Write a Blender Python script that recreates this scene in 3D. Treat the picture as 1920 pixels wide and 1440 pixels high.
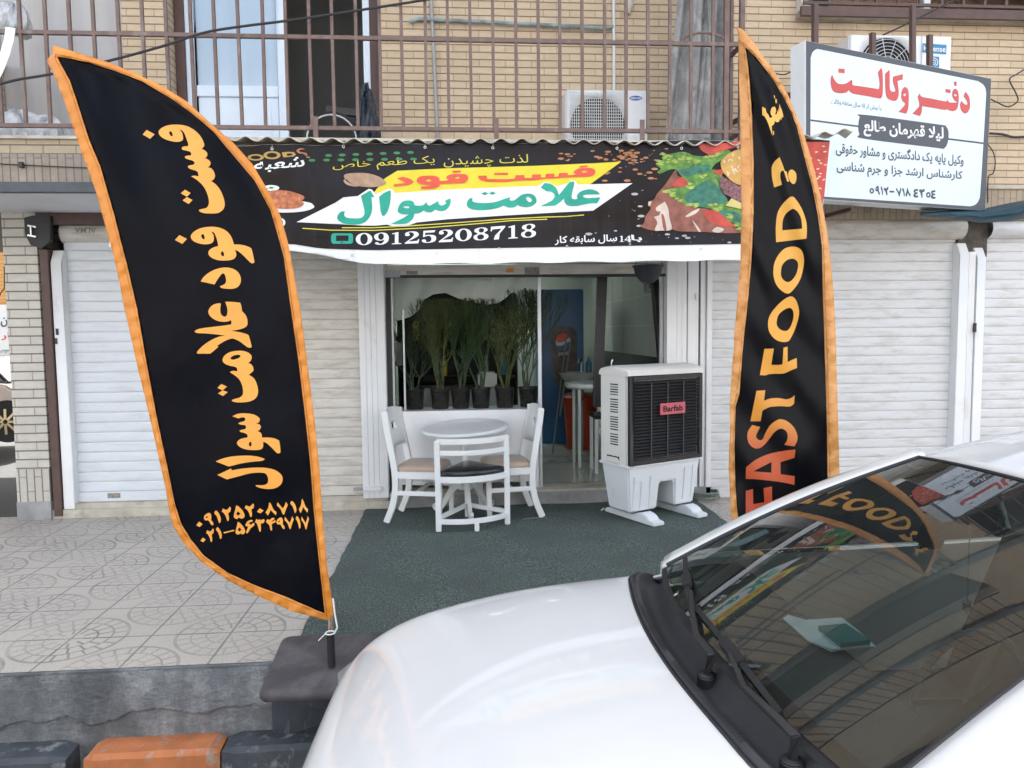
import bpy, bmesh, math, random, unicodedata
from mathutils import Vector, Matrix
R = math.radians
for o in list(bpy.data.objects): bpy.data.objects.remove(o)
SC = bpy.context.scene
COL = SC.collection
# ------------------------------------------------------------------ camera
FPX, CAM_H = 1370.0, 1.5
PI_, YA_, RO_ = R(4.1), R(4.2), R(-.65)
_fw = Vector((math.sin(YA_)*math.cos(PI_), math.cos(YA_)*math.cos(PI_), -math.sin(PI_)))
_rt = _fw.cross(Vector((0, 0, 1))).normalized(); _up = _rt.cross(_fw)
_r = math.cos(RO_)*_rt + math.sin(RO_)*_up
_u = -math.sin(RO_)*_rt + math.cos(RO_)*_up
CC = Vector((0, 0, CAM_H))
cd = bpy.data.cameras.new('camera'); cam = bpy.data.objects.new('camera', cd); COL.objects.link(cam)
cd.sensor_width = 36; cd.lens = FPX/1920*36; cd.clip_start = .05; cd.clip_end = 3000
M = Matrix((_r, _u, -_fw)).transposed().to_4x4(); M.translation = CC
cam.matrix_world = M; SC.camera = cam
# ------------------------------------------------------------------ sky, sun, exposure
W = bpy.data.worlds.new('World'); SC.world = W; W.use_nodes = True
nt = W.node_tree; nt.nodes.clear()
SUN_EL, SUN_AZ = 52, 12          # sun stands behind the building: the street side lies in open shade
sky = nt.nodes.new('ShaderNodeTexSky'); sky.sky_type = 'NISHITA'; sky.sun_disc = False
sky.sun_elevation = R(SUN_EL); sky.sun_rotation = R(SUN_AZ); sky.air_density = 1.2; sky.dust_density = 3.5; sky.ozone_density = .8
hs = nt.nodes.new('ShaderNodeHueSaturation'); hs.inputs['Saturation'].default_value = .46
bg = nt.nodes.new('ShaderNodeBackground'); bg.inputs[1].default_value = .15
wo = nt.nodes.new('ShaderNodeOutputWorld')
nt.links.new(sky.outputs[0], hs.inputs['Color']); nt.links.new(hs.outputs[0], bg.inputs[0]); nt.links.new(bg.outputs[0], wo.inputs[0])
sl = bpy.data.lights.new('sun', 'SUN'); sl.energy = 5.0; sl.angle = R(.5); sl.color = (1, .975, .94)
sun = bpy.data.objects.new('sun', sl); COL.objects.link(sun)
_sd = Vector((math.sin(R(SUN_AZ))*math.cos(R(SUN_EL)), math.cos(R(SUN_AZ))*math.cos(R(SUN_EL)), math.sin(R(SUN_EL))))
sun.rotation_euler = _sd.to_track_quat('Z', 'Y').to_euler()
SC.view_settings.view_transform = 'Standard'; SC.view_settings.look = 'None'
SC.view_settings.exposure = 2.04; SC.view_settings.gamma = 1
SC.cycles.max_bounces = 8; SC.cycles.diffuse_bounces = 4; SC.cycles.transparent_max_bounces = 24
SC.cycles.caustics_reflective = False; SC.cycles.caustics_refractive = False
# ------------------------------------------------------------------ picture measurement -> place
def ray(x, y): return _fw + (x-960)/FPX*_r + (720-y)/FPX*_u
def PY(x, y, Y): d = ray(x, y); return CC + d*(Y/d.y)
def PZ(x, y, Z=0.): d = ray(x, y); return CC + d*((Z-CAM_H)/d.z)
def PX(x, y, X): d = ray(x, y); return CC + d*(X/d.x)
def PPL(x, y, p0, n): d = ray(x, y); return CC + d*((p0-CC).dot(n)/d.dot(n))
# ------------------------------------------------------------------ mesh kit
ORG = {}
def org(p):
    v = Vector((0, 0, 0))
    while p is not None: v = v + p.location; p = p.parent
    return v
class MB:
    def __init__(s): s.v = []; s.f = []
    def add(s, vs, fs):
        b = len(s.v); s.v += [tuple(v) for v in vs]; s.f += [tuple(b+i for i in f) for f in fs]; return s
    def box(s, x0, x1, y0, y1, z0, z1, m=None):
        vs = [(x, y, z) for x in (x0, x1) for y in (y0, y1) for z in (z0, z1)]
        if m: vs = [m @ Vector(v) for v in vs]
        return s.add(vs, [(0, 1, 3, 2), (4, 6, 7, 5), (0, 4, 5, 1), (2, 3, 7, 6), (0, 2, 6, 4), (1, 5, 7, 3)])
    def bar(s, a, b, w, h, up=(0, 0, 1)):
        a = Vector(a); b = Vector(b); d = (b-a).normalized(); u = Vector(up)
        sd = d.cross(u)
        if sd.length < 1e-4: sd = d.cross(Vector((1, 0, 0)))
        sd.normalize(); u = sd.cross(d)
        vs = [p + sd*sx*w/2 + u*sz*h/2 for p in (a, b) for sx, sz in ((-1, -1), (1, -1), (1, 1), (-1, 1))]
        return s.add(vs, [(0, 1, 2, 3), (4, 7, 6, 5), (0, 4, 5, 1), (1, 5, 6, 2), (2, 6, 7, 3), (3, 7, 4, 0)])
    def sweep(s, pts, w, h, up=(0, 0, 1)):      # rectangular section along a path; w,h may be lists
        pts = [Vector(p) for p in pts]; n = len(pts); vs = []; fs = []
        for i, p in enumerate(pts):
            d = (pts[min(i+1, n-1)]-pts[max(i-1, 0)]).normalized(); u = Vector(up); sd = d.cross(u).normalized(); u2 = sd.cross(d)
            ww = w[i] if isinstance(w, (list, tuple)) else w; hh = h[i] if isinstance(h, (list, tuple)) else h
            vs += [p + sd*a*ww/2 + u2*b*hh/2 for a, b in ((-1, -1), (1, -1), (1, 1), (-1, 1))]
        for i in range(n-1):
            for k in range(4): fs.append((4*i+k, 4*i+4+k, 4*i+4+(k+1) % 4, 4*i+(k+1) % 4))
        fs += [(0, 1, 2, 3), (4*n-1, 4*n-2, 4*n-3, 4*n-4)]
        return s.add(vs, fs)
    def tube(s, pts, r, n=8, cap=True):
        pts = [Vector(p) for p in pts]; m = len(pts); vs = []; fs = []; ref = None
        for i, p in enumerate(pts):
            d = (pts[min(i+1, m-1)]-pts[max(i-1, 0)])
            if d.length < 1e-9: d = Vector((0, 0, 1))
            d.normalize()
            if ref is None: ref = Vector((0, 0, 1)) if abs(d.z) < .9 else Vector((1, 0, 0))
            a = d.cross(ref).normalized(); b = a.cross(d); ref = b
            rr = r[i] if isinstance(r, (list, tuple)) else r
            vs += [p + (a*math.cos(2*math.pi*k/n) + b*math.sin(2*math.pi*k/n))*rr for k in range(n)]
        for i in range(m-1):
            for k in range(n): fs.append((n*i+k, n*i+(k+1) % n, n*i+n+(k+1) % n, n*i+n+k))
        if cap: fs += [tuple(reversed(range(n))), tuple(range(n*(m-1), n*m))]
        return s.add(vs, fs)
    def lathe(s, prof, c=(0, 0, 0), n=32, m=None):
        vs = []; fs = []; c = Vector(c)
        for r, z in prof:
            for k in range(n):
                v = Vector((r*math.cos(2*math.pi*k/n), r*math.sin(2*math.pi*k/n), z))
                vs.append((m @ v if m else v) + c)
        for i in range(len(prof)-1):
            for k in range(n): fs.append((n*i+k, n*i+(k+1) % n, n*i+n+(k+1) % n, n*i+n+k))
        if prof[0][0] > 1e-4: fs.append(tuple(reversed(range(n))))
        if prof[-1][0] > 1e-4: fs.append(tuple(range(n*(len(prof)-1), n*len(prof))))
        return s.add(vs, fs)
    def grid(s, fn, nu, nv, flip=False):
        vs = [fn(i/nu, j/nv) for i in range(nu+1) for j in range(nv+1)]; k = nv+1
        fs = [(i*k+j, (i+1)*k+j, (i+1)*k+j+1, i*k+j+1) for i in range(nu) for j in range(nv)]
        if flip: fs = [f[::-1] for f in fs]
        return s.add(vs, fs)
    def prism(s, poly, fn, d0, d1):             # 2D polygon, fn(x, y, depth) -> 3D
        n = len(poly); vs = [fn(x, y, d0) for x, y in poly] + [fn(x, y, d1) for x, y in poly]
        return s.add(vs, [tuple(range(n))[::-1], tuple(range(n, 2*n))] + [(i, (i+1) % n, n+(i+1) % n, n+i) for i in range(n)])
    def build(s, name, mat, parent=None, smooth=False, bevel=0, solid=0, sharp=38, weld=True, recalc=True):
        me = bpy.data.meshes.new(name); o0 = org(parent)
        me.from_pydata([Vector(v)-o0 for v in s.v], [], s.f)
        bm = bmesh.new(); bm.from_mesh(me)
        if weld: bmesh.ops.remove_doubles(bm, verts=bm.verts, dist=1e-5)
        if recalc: bmesh.ops.recalc_face_normals(bm, faces=bm.faces)
        if bevel:
            es = [e for e in bm.edges if len(e.link_faces) == 2 and e.calc_face_angle(0) > R(30)]
            bmesh.ops.bevel(bm, geom=es, offset=bevel, segments=2, affect='EDGES', clamp_overlap=True)
        if smooth or bevel:
            for e in bm.edges:
                if len(e.link_faces) == 2 and e.calc_face_angle(0) > R(sharp): e.smooth = False
            for f in bm.faces: f.smooth = True
        bm.to_mesh(me); bm.free()
        if mat: me.materials.append(mat)
        o = bpy.data.objects.new(name, me); COL.objects.link(o)
        if parent is not None: o.parent = parent
        if solid:
            md = o.modifiers.new('thickness', 'SOLIDIFY'); md.thickness = solid; md.offset = -1
        return o
def tag(o, label=None, cat=None, group=None, kind=None):
    if label: o['label'] = label
    if cat: o['category'] = cat
    if group: o['group'] = group
    if kind: o['kind'] = kind
    return o
def thing(name, label, cat, loc=(0, 0, 0), group=None):
    o = bpy.data.objects.new(name, None); COL.objects.link(o); o.location = loc; o.empty_display_size = .1
    return tag(o, label, cat, group)
def copy_tree(o, parent=None):
    c = o.copy(); COL.objects.link(c); c.parent = parent
    for ch in [x for x in bpy.data.objects if x.parent == o]: copy_tree(ch, c)
    return c
def rotz(a): return Matrix.Rotation(a, 4, 'Z')
# ------------------------------------------------------------------ flat print: outlines / text mapped onto a surface
def crom(pts, n=5):                             # closed smooth outline; a point with a 3rd value is a corner
    out = []; k = len(pts)
    for i in range(k):
        p0, p1, p2, p3 = pts[i-1], pts[i], pts[(i+1) % k], pts[(i+2) % k]
        a = Vector(p1[:2]); b = Vector(p2[:2])
        ta = Vector((0, 0)) if len(p1) > 2 else (b-Vector(p0[:2]))*.5
        tb = Vector((0, 0)) if len(p2) > 2 else (Vector(p3[:2])-a)*.5
        if len(p1) > 2: ta = (b-a)*.6
        if len(p2) > 2: tb = (b-a)*.6
        m = 1 if (len(p1) > 2 and len(p2) > 2) else n
        for j in range(m):
            t = j/m; h = t*t*t; q = t*t
            v = a*(2*h-3*q+1) + ta*(h-2*q+t) + b*(-2*h+3*q) + tb*(h-q)
            out.append((v.x, v.y))
    return out
def fill2d(polys):                              # even-odd filled outlines -> (verts2d, faces)
    cu = bpy.data.curves.new('tmp', 'CURVE'); cu.dimensions = '2D'; cu.fill_mode = 'BOTH'
    for p in polys:
        sp = cu.splines.new('POLY'); sp.points.add(len(p)-1); sp.use_cyclic_u = True
        for q, (x, y) in zip(sp.points, p): q.co = (x, y, 0, 1)
    return _mesh2d(cu)
def _mesh2d(cu):
    ob = bpy.data.objects.new('tmp', cu); COL.objects.link(ob)
    dg = bpy.context.evaluated_depsgraph_get(); dg.update()
    me = bpy.data.meshes.new_from_object(ob.evaluated_get(dg))
    vs = [(v.co.x, v.co.y) for v in me.vertices]; fs = [tuple(p.vertices) for p in me.polygons]
    bpy.data.objects.remove(ob); bpy.data.meshes.remove(me)
    bpy.data.curves.remove(cu)
    return vs, fs
def shape_fa(s):                                # Persian letters -> joined forms in visual order
    nonjoin = 'اآدذرزژو'
    isar = lambda c: 'ARABIC LETTER' in unicodedata.name(c, '')
    out = []; i = 0; L = list(s)
    def form(c, f):
        try: return unicodedata.lookup(unicodedata.name(c) + ' ' + f + ' FORM')
        except KeyError: return c
    while i < len(L):
        c = L[i]
        if not isar(c): out.append(c); i += 1; continue
        pj_ = i > 0 and isar(L[i-1]) and L[i-1] not in nonjoin
        if c == 'ل' and i+1 < len(L) and L[i+1] == 'ا':
            out.append('\uFEFC' if pj_ else '\uFEFB'); i += 2; continue
        nj = i+1 < len(L) and isar(L[i+1]) and c not in nonjoin
        out.append(form(c, ('MEDIAL' if nj else 'FINAL') if pj_ else ('INITIAL' if nj else 'ISOLATED'))); i += 1
    res = []; num = []
    for c in reversed(out):
        if c.isdigit(): num.insert(0, c)
        else: res += num; num = []; res.append(c)
    return ''.join(res + num)
def text2d(body, bold=0., space=1.):
    cu = bpy.data.curves.new('tmp', 'FONT'); cu.body = body; cu.offset = bold; cu.resolution_u = 3; cu.space_character = space
    vs, fs = _mesh2d(cu)
    x0 = min(v[0] for v in vs); x1 = max(v[0] for v in vs); y0 = min(v[1] for v in vs); y1 = max(v[1] for v in vs)
    return [((x-x0)/(x1-x0), (y-y0)/(y1-y0)) for x, y in vs], fs
def quad(tl, tr, br, bl):                       # unit square (y up) -> picture quad
    def f(u, v):
        ax = bl[0]+(br[0]-bl[0])*u; ay = bl[1]+(br[1]-bl[1])*u
        bx = tl[0]+(tr[0]-tl[0])*u; by = tl[1]+(tr[1]-tl[1])*u
        return ax+(bx-ax)*v, ay+(by-ay)*v
    return f
def printed(name, mat, parent, vs, fs, fn, cut=0, solid=0, smooth=True):
    """2D mesh (vs, fs) -> optional cutting on a square grid of size cut -> fn(x, y) gives the 3D place"""
    bm = bmesh.new(); bv = [bm.verts.new((x, y, 0)) for x, y in vs]
    for f in fs:
        try: bm.faces.new([bv[i] for i in f])
        except ValueError: pass
    if cut:
        for ax in (0, 1):
            lo = min(v[ax] for v in vs); hi = max(v[ax] for v in vs); k = math.floor(lo/cut)+1
            while k*cut < hi:
                co = [0, 0, 0]; no = [0, 0, 0]; co[ax] = k*cut; no[ax] = 1
                bmesh.ops.bisect_plane(bm, geom=bm.verts[:]+bm.edges[:]+bm.faces[:], plane_co=co, plane_no=no, dist=1e-4); k += 1
    o0 = org(parent)
    for v in bm.verts: v.co = fn(v.co.x, v.co.y) - o0
    # faces must look towards the camera side (-Y)
    bm.normal_update(); s = sum(f.normal.y*f.calc_area() for f in bm.faces)
    if s > 0: bmesh.ops.reverse_faces(bm, faces=bm.faces)
    for f in bm.faces: f.smooth = smooth
    me = bpy.data.meshes.new(name); bm.to_mesh(me); bm.free(); me.materials.append(mat)
    o = bpy.data.objects.new(name, me); COL.objects.link(o); o.parent = parent
    if solid:
        md = o.modifiers.new('thickness', 'SOLIDIFY'); md.thickness = solid; md.offset = -1
    return o
def join2d(parts):
    vs = []; fs = []
    for v, f in parts:
        b = len(vs); vs += v; fs += [tuple(i+b for i in q) for q in f]
    return vs, fs
def textq(body, q, bold=0., fa=False, space=1.):
    vs, fs = text2d(shape_fa(body) if fa else body, bold, space); m = quad(*q)
    return [m(x, y) for x, y in vs], fs
# ------------------------------------------------------------------ materials
class NX:
    """tiny arithmetic over shader sockets"""
    def __init__(s, nt, sock): s.nt = nt; s.k = sock
    def _op(s, op, *a):
        n = s.nt.nodes.new('ShaderNodeMath'); n.operation = op
        for i, x in enumerate((s,)+a):
            if isinstance(x, NX): s.nt.links.new(x.k, n.inputs[i])
            else: n.inputs[i].default_value = x
        return NX(s.nt, n.outputs[0])
    def __add__(s, o): return s._op('ADD', o)
    def __sub__(s, o): return s._op('SUBTRACT', o)
    def __mul__(s, o): return s._op('MULTIPLY', o)
    def __truediv__(s, o): return s._op('DIVIDE', o)
    def lt(s, o): return s._op('LESS_THAN', o)
    def gt(s, o): return s._op('GREATER_THAN', o)
    def abs(s): return s._op('ABSOLUTE')
    def rnd(s): return s._op('ROUND')
    def fr(s): return s._op('FRACT')
    def sqrt(s): return s._op('SQRT')
    def mx(s, o): return s._op('MAXIMUM', o)
    def mn(s, o): return s._op('MINIMUM', o)
    def at2(s, o): return s._op('ARCTAN2', o)
class Mt:
    def __init__(s, name, rough=.6, metal=0., spec=.5, coat=0., space='Object'):
        s.m = bpy.data.materials.new(name); s.m.use_nodes = True; s.nt = s.m.node_tree
        s.b = s.nt.nodes['Principled BSDF']; s.b.inputs['Roughness'].default_value = rough; s.b.inputs['Metallic'].default_value = metal
        s.b.inputs['Specular IOR Level'].default_value = spec; s.b.inputs['Coat Weight'].default_value = coat
        if coat: s.b.inputs['Coat Roughness'].default_value = .04
        s.space = space; s._co = None
    def co(s, scale=(1, 1, 1), loc=(0, 0, 0), rot=(0, 0, 0)):
        n = s.nt.nodes
        if s.space == 'World': src = n.new('ShaderNodeNewGeometry').outputs['Position']
        else: src = n.new('ShaderNodeTexCoord').outputs['Object']
        mp = n.new('ShaderNodeMapping'); mp.inputs['Scale'].default_value = scale; mp.inputs['Location'].default_value = loc; mp.inputs['Rotation'].default_value = rot
        s.nt.links.new(src, mp.inputs[0]); return mp.outputs[0]
    def noise(s, scale=5., detail=4., stretch=(1, 1, 1), rough=.55, loc=(0, 0, 0)):
        t = s.nt.nodes.new('ShaderNodeTexNoise'); t.inputs['Scale'].default_value = scale; t.inputs['Detail'].default_value = detail; t.inputs['Roughness'].default_value = rough
        s.nt.links.new(s.co(stretch, loc), t.inputs['Vector']); return t.outputs['Fac']
    def ramp(s, sock, stops):
        r = s.nt.nodes.new('ShaderNodeValToRGB'); e = r.color_ramp.elements
        q4 = lambda c: (*c, 1) if len(c) == 3 else c
        e[0].position, e[0].color = stops[0][0], q4(stops[0][1])
        e[1].position, e[1].color = stops[-1][0], q4(stops[-1][1])
        for p, c in stops[1:-1]: k = e.new(p); k.color = q4(c)
        s.nt.links.new(sock, r.inputs[0]); return r.outputs[0]
    def mix(s, f, a, b, mode='MIX'):
        n = s.nt.nodes.new('ShaderNodeMix'); n.data_type = 'RGBA'; n.blend_type = mode
        for sock, val in ((n.inputs[0], f), (n.inputs[6], a), (n.inputs[7], b)):
            if isinstance(val, NX): val = val.k
            if isinstance(val, (int, float)): sock.default_value = val
            elif isinstance(val, (tuple, list)): sock.default_value = (*val, 1)
            else: s.nt.links.new(val, sock)
        return n.outputs[2]
    def col(s, sock):
        if isinstance(sock, (tuple, list)): s.b.inputs['Base Color'].default_value = (*sock, 1)
        else: s.nt.links.new(sock, s.b.inputs['Base Color'])
        return s
    def bump(s, sock, strength=.3, dist=.01):
        if isinstance(sock, NX): sock = sock.k
        n = s.nt.nodes.new('ShaderNodeBump'); n.inputs['Strength'].default_value = strength; n.inputs['Distance'].default_value = dist
        s.nt.links.new(sock, n.inputs['Height'])
        if s.b.inputs['Normal'].is_linked: s.nt.links.new(s.b.inputs['Normal'].links[0].from_socket, n.inputs['Normal'])
        s.nt.links.new(n.outputs[0], s.b.inputs['Normal']); return s
    def rgh(s, sock, lo, hi):
        n = s.nt.nodes.new('ShaderNodeMapRange'); n.inputs[3].default_value = lo; n.inputs[4].default_value = hi
        s.nt.links.new(sock, n.inputs[0]); s.nt.links.new(n.outputs[0], s.b.inputs['Roughness']); return s
def sc(c, k): return tuple(min(1, x*k) for x in c)
def simple(name, col, rough=.6, metal=0., var=.1, vs=6., bump=0., bs=80., bd=.004, spec=.5, coat=0., stretch=(1, 1, 1), dirt=None, space='Object'):
    m = Mt(name, rough, metal, spec, coat, space)
    c = m.ramp(m.noise(vs, 5, stretch), [(.3, sc(col, 1-var)), (.7, sc(col, 1+var))])
    if dirt:                                    # (colour, scale, stretch, lo, hi)
        f = m.ramp(m.noise(dirt[1], 6, dirt[2], .65), [(dirt[3], (0, 0, 0)), (dirt[4], (1, 1, 1))])
        c = m.mix(f, c, dirt[0])
    m.col(c)
    if bump: m.bump(m.noise(bs, 4), bump, bd)
    return m.m
def glass(name, tint=(.95, .97, .96), ior=1.5, rough=0.):
    m = bpy.data.materials.new(name); m.use_nodes = True; nt = m.node_tree; nt.nodes.clear()
    o = nt.nodes.new('ShaderNodeOutputMaterial'); tr = nt.nodes.new('ShaderNodeBsdfTransparent'); gl = nt.nodes.new('ShaderNodeBsdfGlossy')
    fr = nt.nodes.new('ShaderNodeFresnel'); mx = nt.nodes.new('ShaderNodeMixShader')
    tr.inputs[0].default_value = (*tint, 1); gl.inputs['Roughness'].default_value = rough; gl.inputs[0].default_value = (1, 1, 1, 1); fr.inputs[0].default_value = ior
    nt.links.new(fr.outputs[0], mx.inputs[0]); nt.links.new(tr.outputs[0], mx.inputs[1]); nt.links.new(gl.outputs[0], mx.inputs[2]); nt.links.new(mx.outputs[0], o.inputs[0])
    return m
def bricks(name, c1, c2, mort, axis='x', bw=.215, rh=.0585, ms=.0045, stain=(.25, .22, .18), stain_amt=(.56, .85), vertical=False, jw=.075):
    m = Mt(name, .85, space='World')
    rot = {'x': (R(-90), 0, 0), 'y': (R(-90), 0, R(0))}[axis]
    n = m.nt.nodes
    g = n.new('ShaderNodeNewGeometry'); sp = n.new('ShaderNodeSeparateXYZ'); cb = n.new('ShaderNodeCombineXYZ')
    m.nt.links.new(g.outputs['Position'], sp.inputs[0])
    a = sp.outputs[0] if axis == 'x' else sp.outputs[1]; z = sp.outputs[2]
    # small waviness of the courses
    wz = NX(m.nt, m.noise(1.7, 2))*.008 + NX(m.nt, z)
    if vertical: m.nt.links.new(wz.k, cb.inputs[0]); m.nt.links.new(a, cb.inputs[1])
    else: m.nt.links.new(a, cb.inputs[0]); m.nt.links.new(wz.k, cb.inputs[1])
    t = n.new('ShaderNodeTexBrick'); t.offset = .5; t.offset_frequency = 2; t.squash = 1
    for k, v in (('Scale', 1), ('Mortar Size', ms), ('Mortar Smooth', .25), ('Bias', 0), ('Brick Width', bw), ('Row Height', rh)): t.inputs[k].default_value = v
    t.inputs['Color1'].default_value = (*c1, 1); t.inputs['Color2'].default_value = (*c2, 1); t.inputs['Mortar'].default_value = (*[(q+w)*.5 for q, w in zip(sc(c2, .78), mort)], 1)
    m.nt.links.new(cb.outputs[0], t.inputs['Vector'])
    c = m.mix(m.ramp(m.noise(14, 5, (1, 1, 3)), [(.35, (0, 0, 0)), (.75, (.55, .55, .55))]), t.outputs['Color'], sc(c1, .72))
    c = m.mix(m.ramp(m.noise(1.3, 6, (1, 1, .45), .65), [(stain_amt[0], (0, 0, 0)), (stain_amt[1], (.8, .8, .8))]), c, stain)
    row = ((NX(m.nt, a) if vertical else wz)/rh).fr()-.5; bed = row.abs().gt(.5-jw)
    c = m.mix(bed*.85, c, mort)  # dark bed lines: mortar plus the shadow line of each course, in the colour
    m.col(c)
    inv = (NX(m.nt, t.outputs['Fac'])*.35).mx(bed)*-1. + 1.
    m.bump(inv, .8, .010); m.bump(m.noise(90, 4), .15, .003)
    return m.m
CREAM1, CREAM2 = (.66, .525, .365), (.57, .445, .30)
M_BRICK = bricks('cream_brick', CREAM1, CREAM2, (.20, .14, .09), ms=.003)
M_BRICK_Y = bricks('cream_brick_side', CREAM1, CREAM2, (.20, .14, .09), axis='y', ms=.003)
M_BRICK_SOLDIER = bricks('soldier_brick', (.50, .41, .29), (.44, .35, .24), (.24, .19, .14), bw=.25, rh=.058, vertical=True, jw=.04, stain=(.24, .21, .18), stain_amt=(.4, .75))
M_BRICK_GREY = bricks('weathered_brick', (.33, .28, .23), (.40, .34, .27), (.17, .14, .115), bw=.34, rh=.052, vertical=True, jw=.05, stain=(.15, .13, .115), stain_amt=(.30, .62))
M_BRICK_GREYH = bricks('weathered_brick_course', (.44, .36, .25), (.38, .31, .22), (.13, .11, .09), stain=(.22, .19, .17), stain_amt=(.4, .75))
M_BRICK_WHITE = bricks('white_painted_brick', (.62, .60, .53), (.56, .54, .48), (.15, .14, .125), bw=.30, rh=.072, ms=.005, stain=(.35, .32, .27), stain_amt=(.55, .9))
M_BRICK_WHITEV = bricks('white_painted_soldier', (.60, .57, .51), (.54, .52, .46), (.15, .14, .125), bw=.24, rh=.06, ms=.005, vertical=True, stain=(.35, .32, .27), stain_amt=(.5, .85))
M_BRICK_ORANGE = bricks('sun_bright_orange_brick', (.80, .42, .14), (.72, .36, .11), (.45, .25, .12), bw=.25, rh=.07)  # orange made brighter to stand in for sunlight on the far wall
M_CONC = simple('grey_concrete', (.235, .24, .24), .9, var=.25, vs=3, bump=.5, bs=30, bd=.01, dirt=((.10, .10, .105), 2.2, (1, 1, .5), .45, .72), space='World')
M_KERBWALL = (lambda m: (m.col(m.mix(m.ramp(m.noise(3.2, 6, (1, 1, .35), .7), [(.42, (0, 0, 0)), (.62, (1, 1, 1))]), m.ramp(m.noise(4.2, 8, (1, 1, .8), .75), [(.30, (.15, .16, .175)), (.5, (.34, .355, .365)), (.66, (.60, .61, .61))]), (.17, .18, .19))),
      m.bump(m.noise(7, 9, (1, 1, 1.6), .78), 1., .06), m.bump(m.noise(60, 4), .35, .006), m.m)[-1])(Mt('rough_concrete_face', .9, space='World'))
M_STONE = simple('step_stone', (.30, .305, .305), .7, var=.25, vs=5, bump=.2, bs=40, dirt=((.14, .14, .14), 4, (1, 1, 1), .5, .75), space='World')
M_BEIGE_STONE = simple('sill_stone', (.48, .45, .38), .75, var=.2, vs=6, bump=.25, bs=35, dirt=((.25, .23, .19), 5, (1, 1, 1), .5, .75), space='World')
def paving():
    m = Mt('fan_pattern_paving', .8, space='World'); nt = m.nt; n = nt.nodes
    g = n.new('ShaderNodeNewGeometry'); sp = n.new('ShaderNodeSeparateXYZ'); nt.links.new(g.outputs['Position'], sp.inputs[0])
    x = NX(nt, sp.outputs[0]); y = NX(nt, sp.outputs[1])
    u = (x+1.945)/.39; v = (y-3.69)/.395
    jx = ((u+.5).fr()-.5).abs(); jy = ((v+.5).fr()-.5).abs()
    joint = jx.lt(.013).mx(jy.lt(.011))
    a = ((u+v)/2.).rnd(); b = ((u-v)/2.).rnd()
    du = u-(a+b); dv = v-(a-b)
    d = (du*du+dv*dv).sqrt(); th = dv.at2(du)/6.2832 + .5
    line = ((d-.665).abs().lt(.020))
    for r in (.485, .305): line = line.mx((d-r).abs().lt(.012))
    def spokes(cnt, lo, hi):
        f = ((th*float(cnt)).fr()-.5).abs()
        w = (f*(-1.)+.5)*d*(6.2832/cnt)            # distance to the joint, tile units
        return w.lt(.015).mn(d.gt(lo)).mn(d.lt(hi))
    line = line.mx(spokes(22, .485, .665)).mx(spokes(16, .305, .485)).mx(spokes(10, .15, .305))
    grain = m.noise(105, 4, rough=.85); blot = m.noise(1.6, 6, rough=.65)
    c = m.ramp(grain, [(.36, (.15, .135, .12)), (.45, (.45, .41, .36)), (.7, (.57, .525, .46))])
    c = m.mix(m.ramp(blot, [(.35, (0, 0, 0)), (.7, (.5, .5, .5))]), c, (.37, .34, .315))
    c = m.mix(m.ramp(m.noise(.7, 5), [(.45, (0, 0, 0)), (.7, (.45, .45, .45))]), c, (.55, .50, .42))
    worn = NX(nt, m.noise(2.3, 3)); k = (worn-.32)*2.2
    lf = line*(k.mx(.3).mn(.95))
    c = m.mix(lf, c, (.19, .178, .162)); c = m.mix(joint*.75, c, (.16, .15, .14))
    m.col(c)
    h = (line*(-.7)) + (joint*(-1.)) + 1.
    m.bump(h, .9, .010); m.bump(grain, .25, .003)
    return m.m
M_PAVE = paving()
def turf():
    m = Mt('turf_pile', .95, spec=.15, space='World')
    f = m.noise(85, 4, rough=.85)
    c = m.ramp(f, [(.30, (.02, .033, .028)), (.5, (.12, .152, .138)), (.70, (.38, .43, .40))])
    c = m.mix(m.ramp(m.noise(2.2, 5), [(.38, (0, 0, 0)), (.7, (.6, .6, .6))]), c, (.095, .112, .105))
    m.col(c).bump(f, 1., .02); return m.m
M_TURF = turf()
M_ASPHALT = simple('asphalt', (.075, .075, .078), .9, var=.3, vs=60, bump=.5, bs=140, space='World')
M_ASPHALT_L = simple('side_street_asphalt', (.05, .05, .05), .9, var=.2, vs=40, bump=.3, bs=100, space='World')
def shutter_mat(name, base, dirt, lo=.52, hi=.82):
    m = Mt(name, .42, spec=.4, space='World')
    c = m.ramp(m.noise(2., 4), [(.3, sc(base, .96)), (.7, base)])
    c = m.mix(m.ramp(m.noise(3.5, 6, (1, 1, 5), .7), [(lo, (0, 0, 0)), (hi, (.75, .75, .75))]), c, dirt)
    c = m.mix(m.ramp(m.noise(16, 5, (.35, 1, 4), .7), [(.63, (0, 0, 0)), (.78, (.6, .6, .6))]), c, sc(dirt, .7))
    m.col(c); m.bump(m.noise(12, 2), .06, .01); return m.m
M_SHUT_L = shutter_mat('shutter_white_blue', (.66, .70, .74), (.46, .47, .46), .5, .8)
M_SHUT_C = shutter_mat('shutter_cream', (.66, .64, .59), (.36, .30, .22), .45, .72)
M_SHUT_R = shutter_mat('shutter_white', (.66, .68, .69), (.42, .385, .32), .48, .76)
M_SHUT_DK = simple('shutter_slot_dark', (.10, .10, .09), .8)
M_PVC = simple('white_profile', (.74, .76, .77), .38, var=.03, vs=4, dirt=((.50, .49, .46), 6, (1, 1, .5), .58, .85))
M_PVC_COOL = simple('white_door_plastic', (.68, .78, .88), .35, var=.03)
M_WHITE_PANEL = simple('white_panel', (.82, .83, .85), .35, var=.03, vs=2)
M_WHITE_WOOD = simple('chipped_white_paint', (.74, .77, .77), .42, var=.04, bump=.1, bs=30, dirt=((.40, .36, .30), 22, (1, 1, 1), .70, .76))
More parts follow.
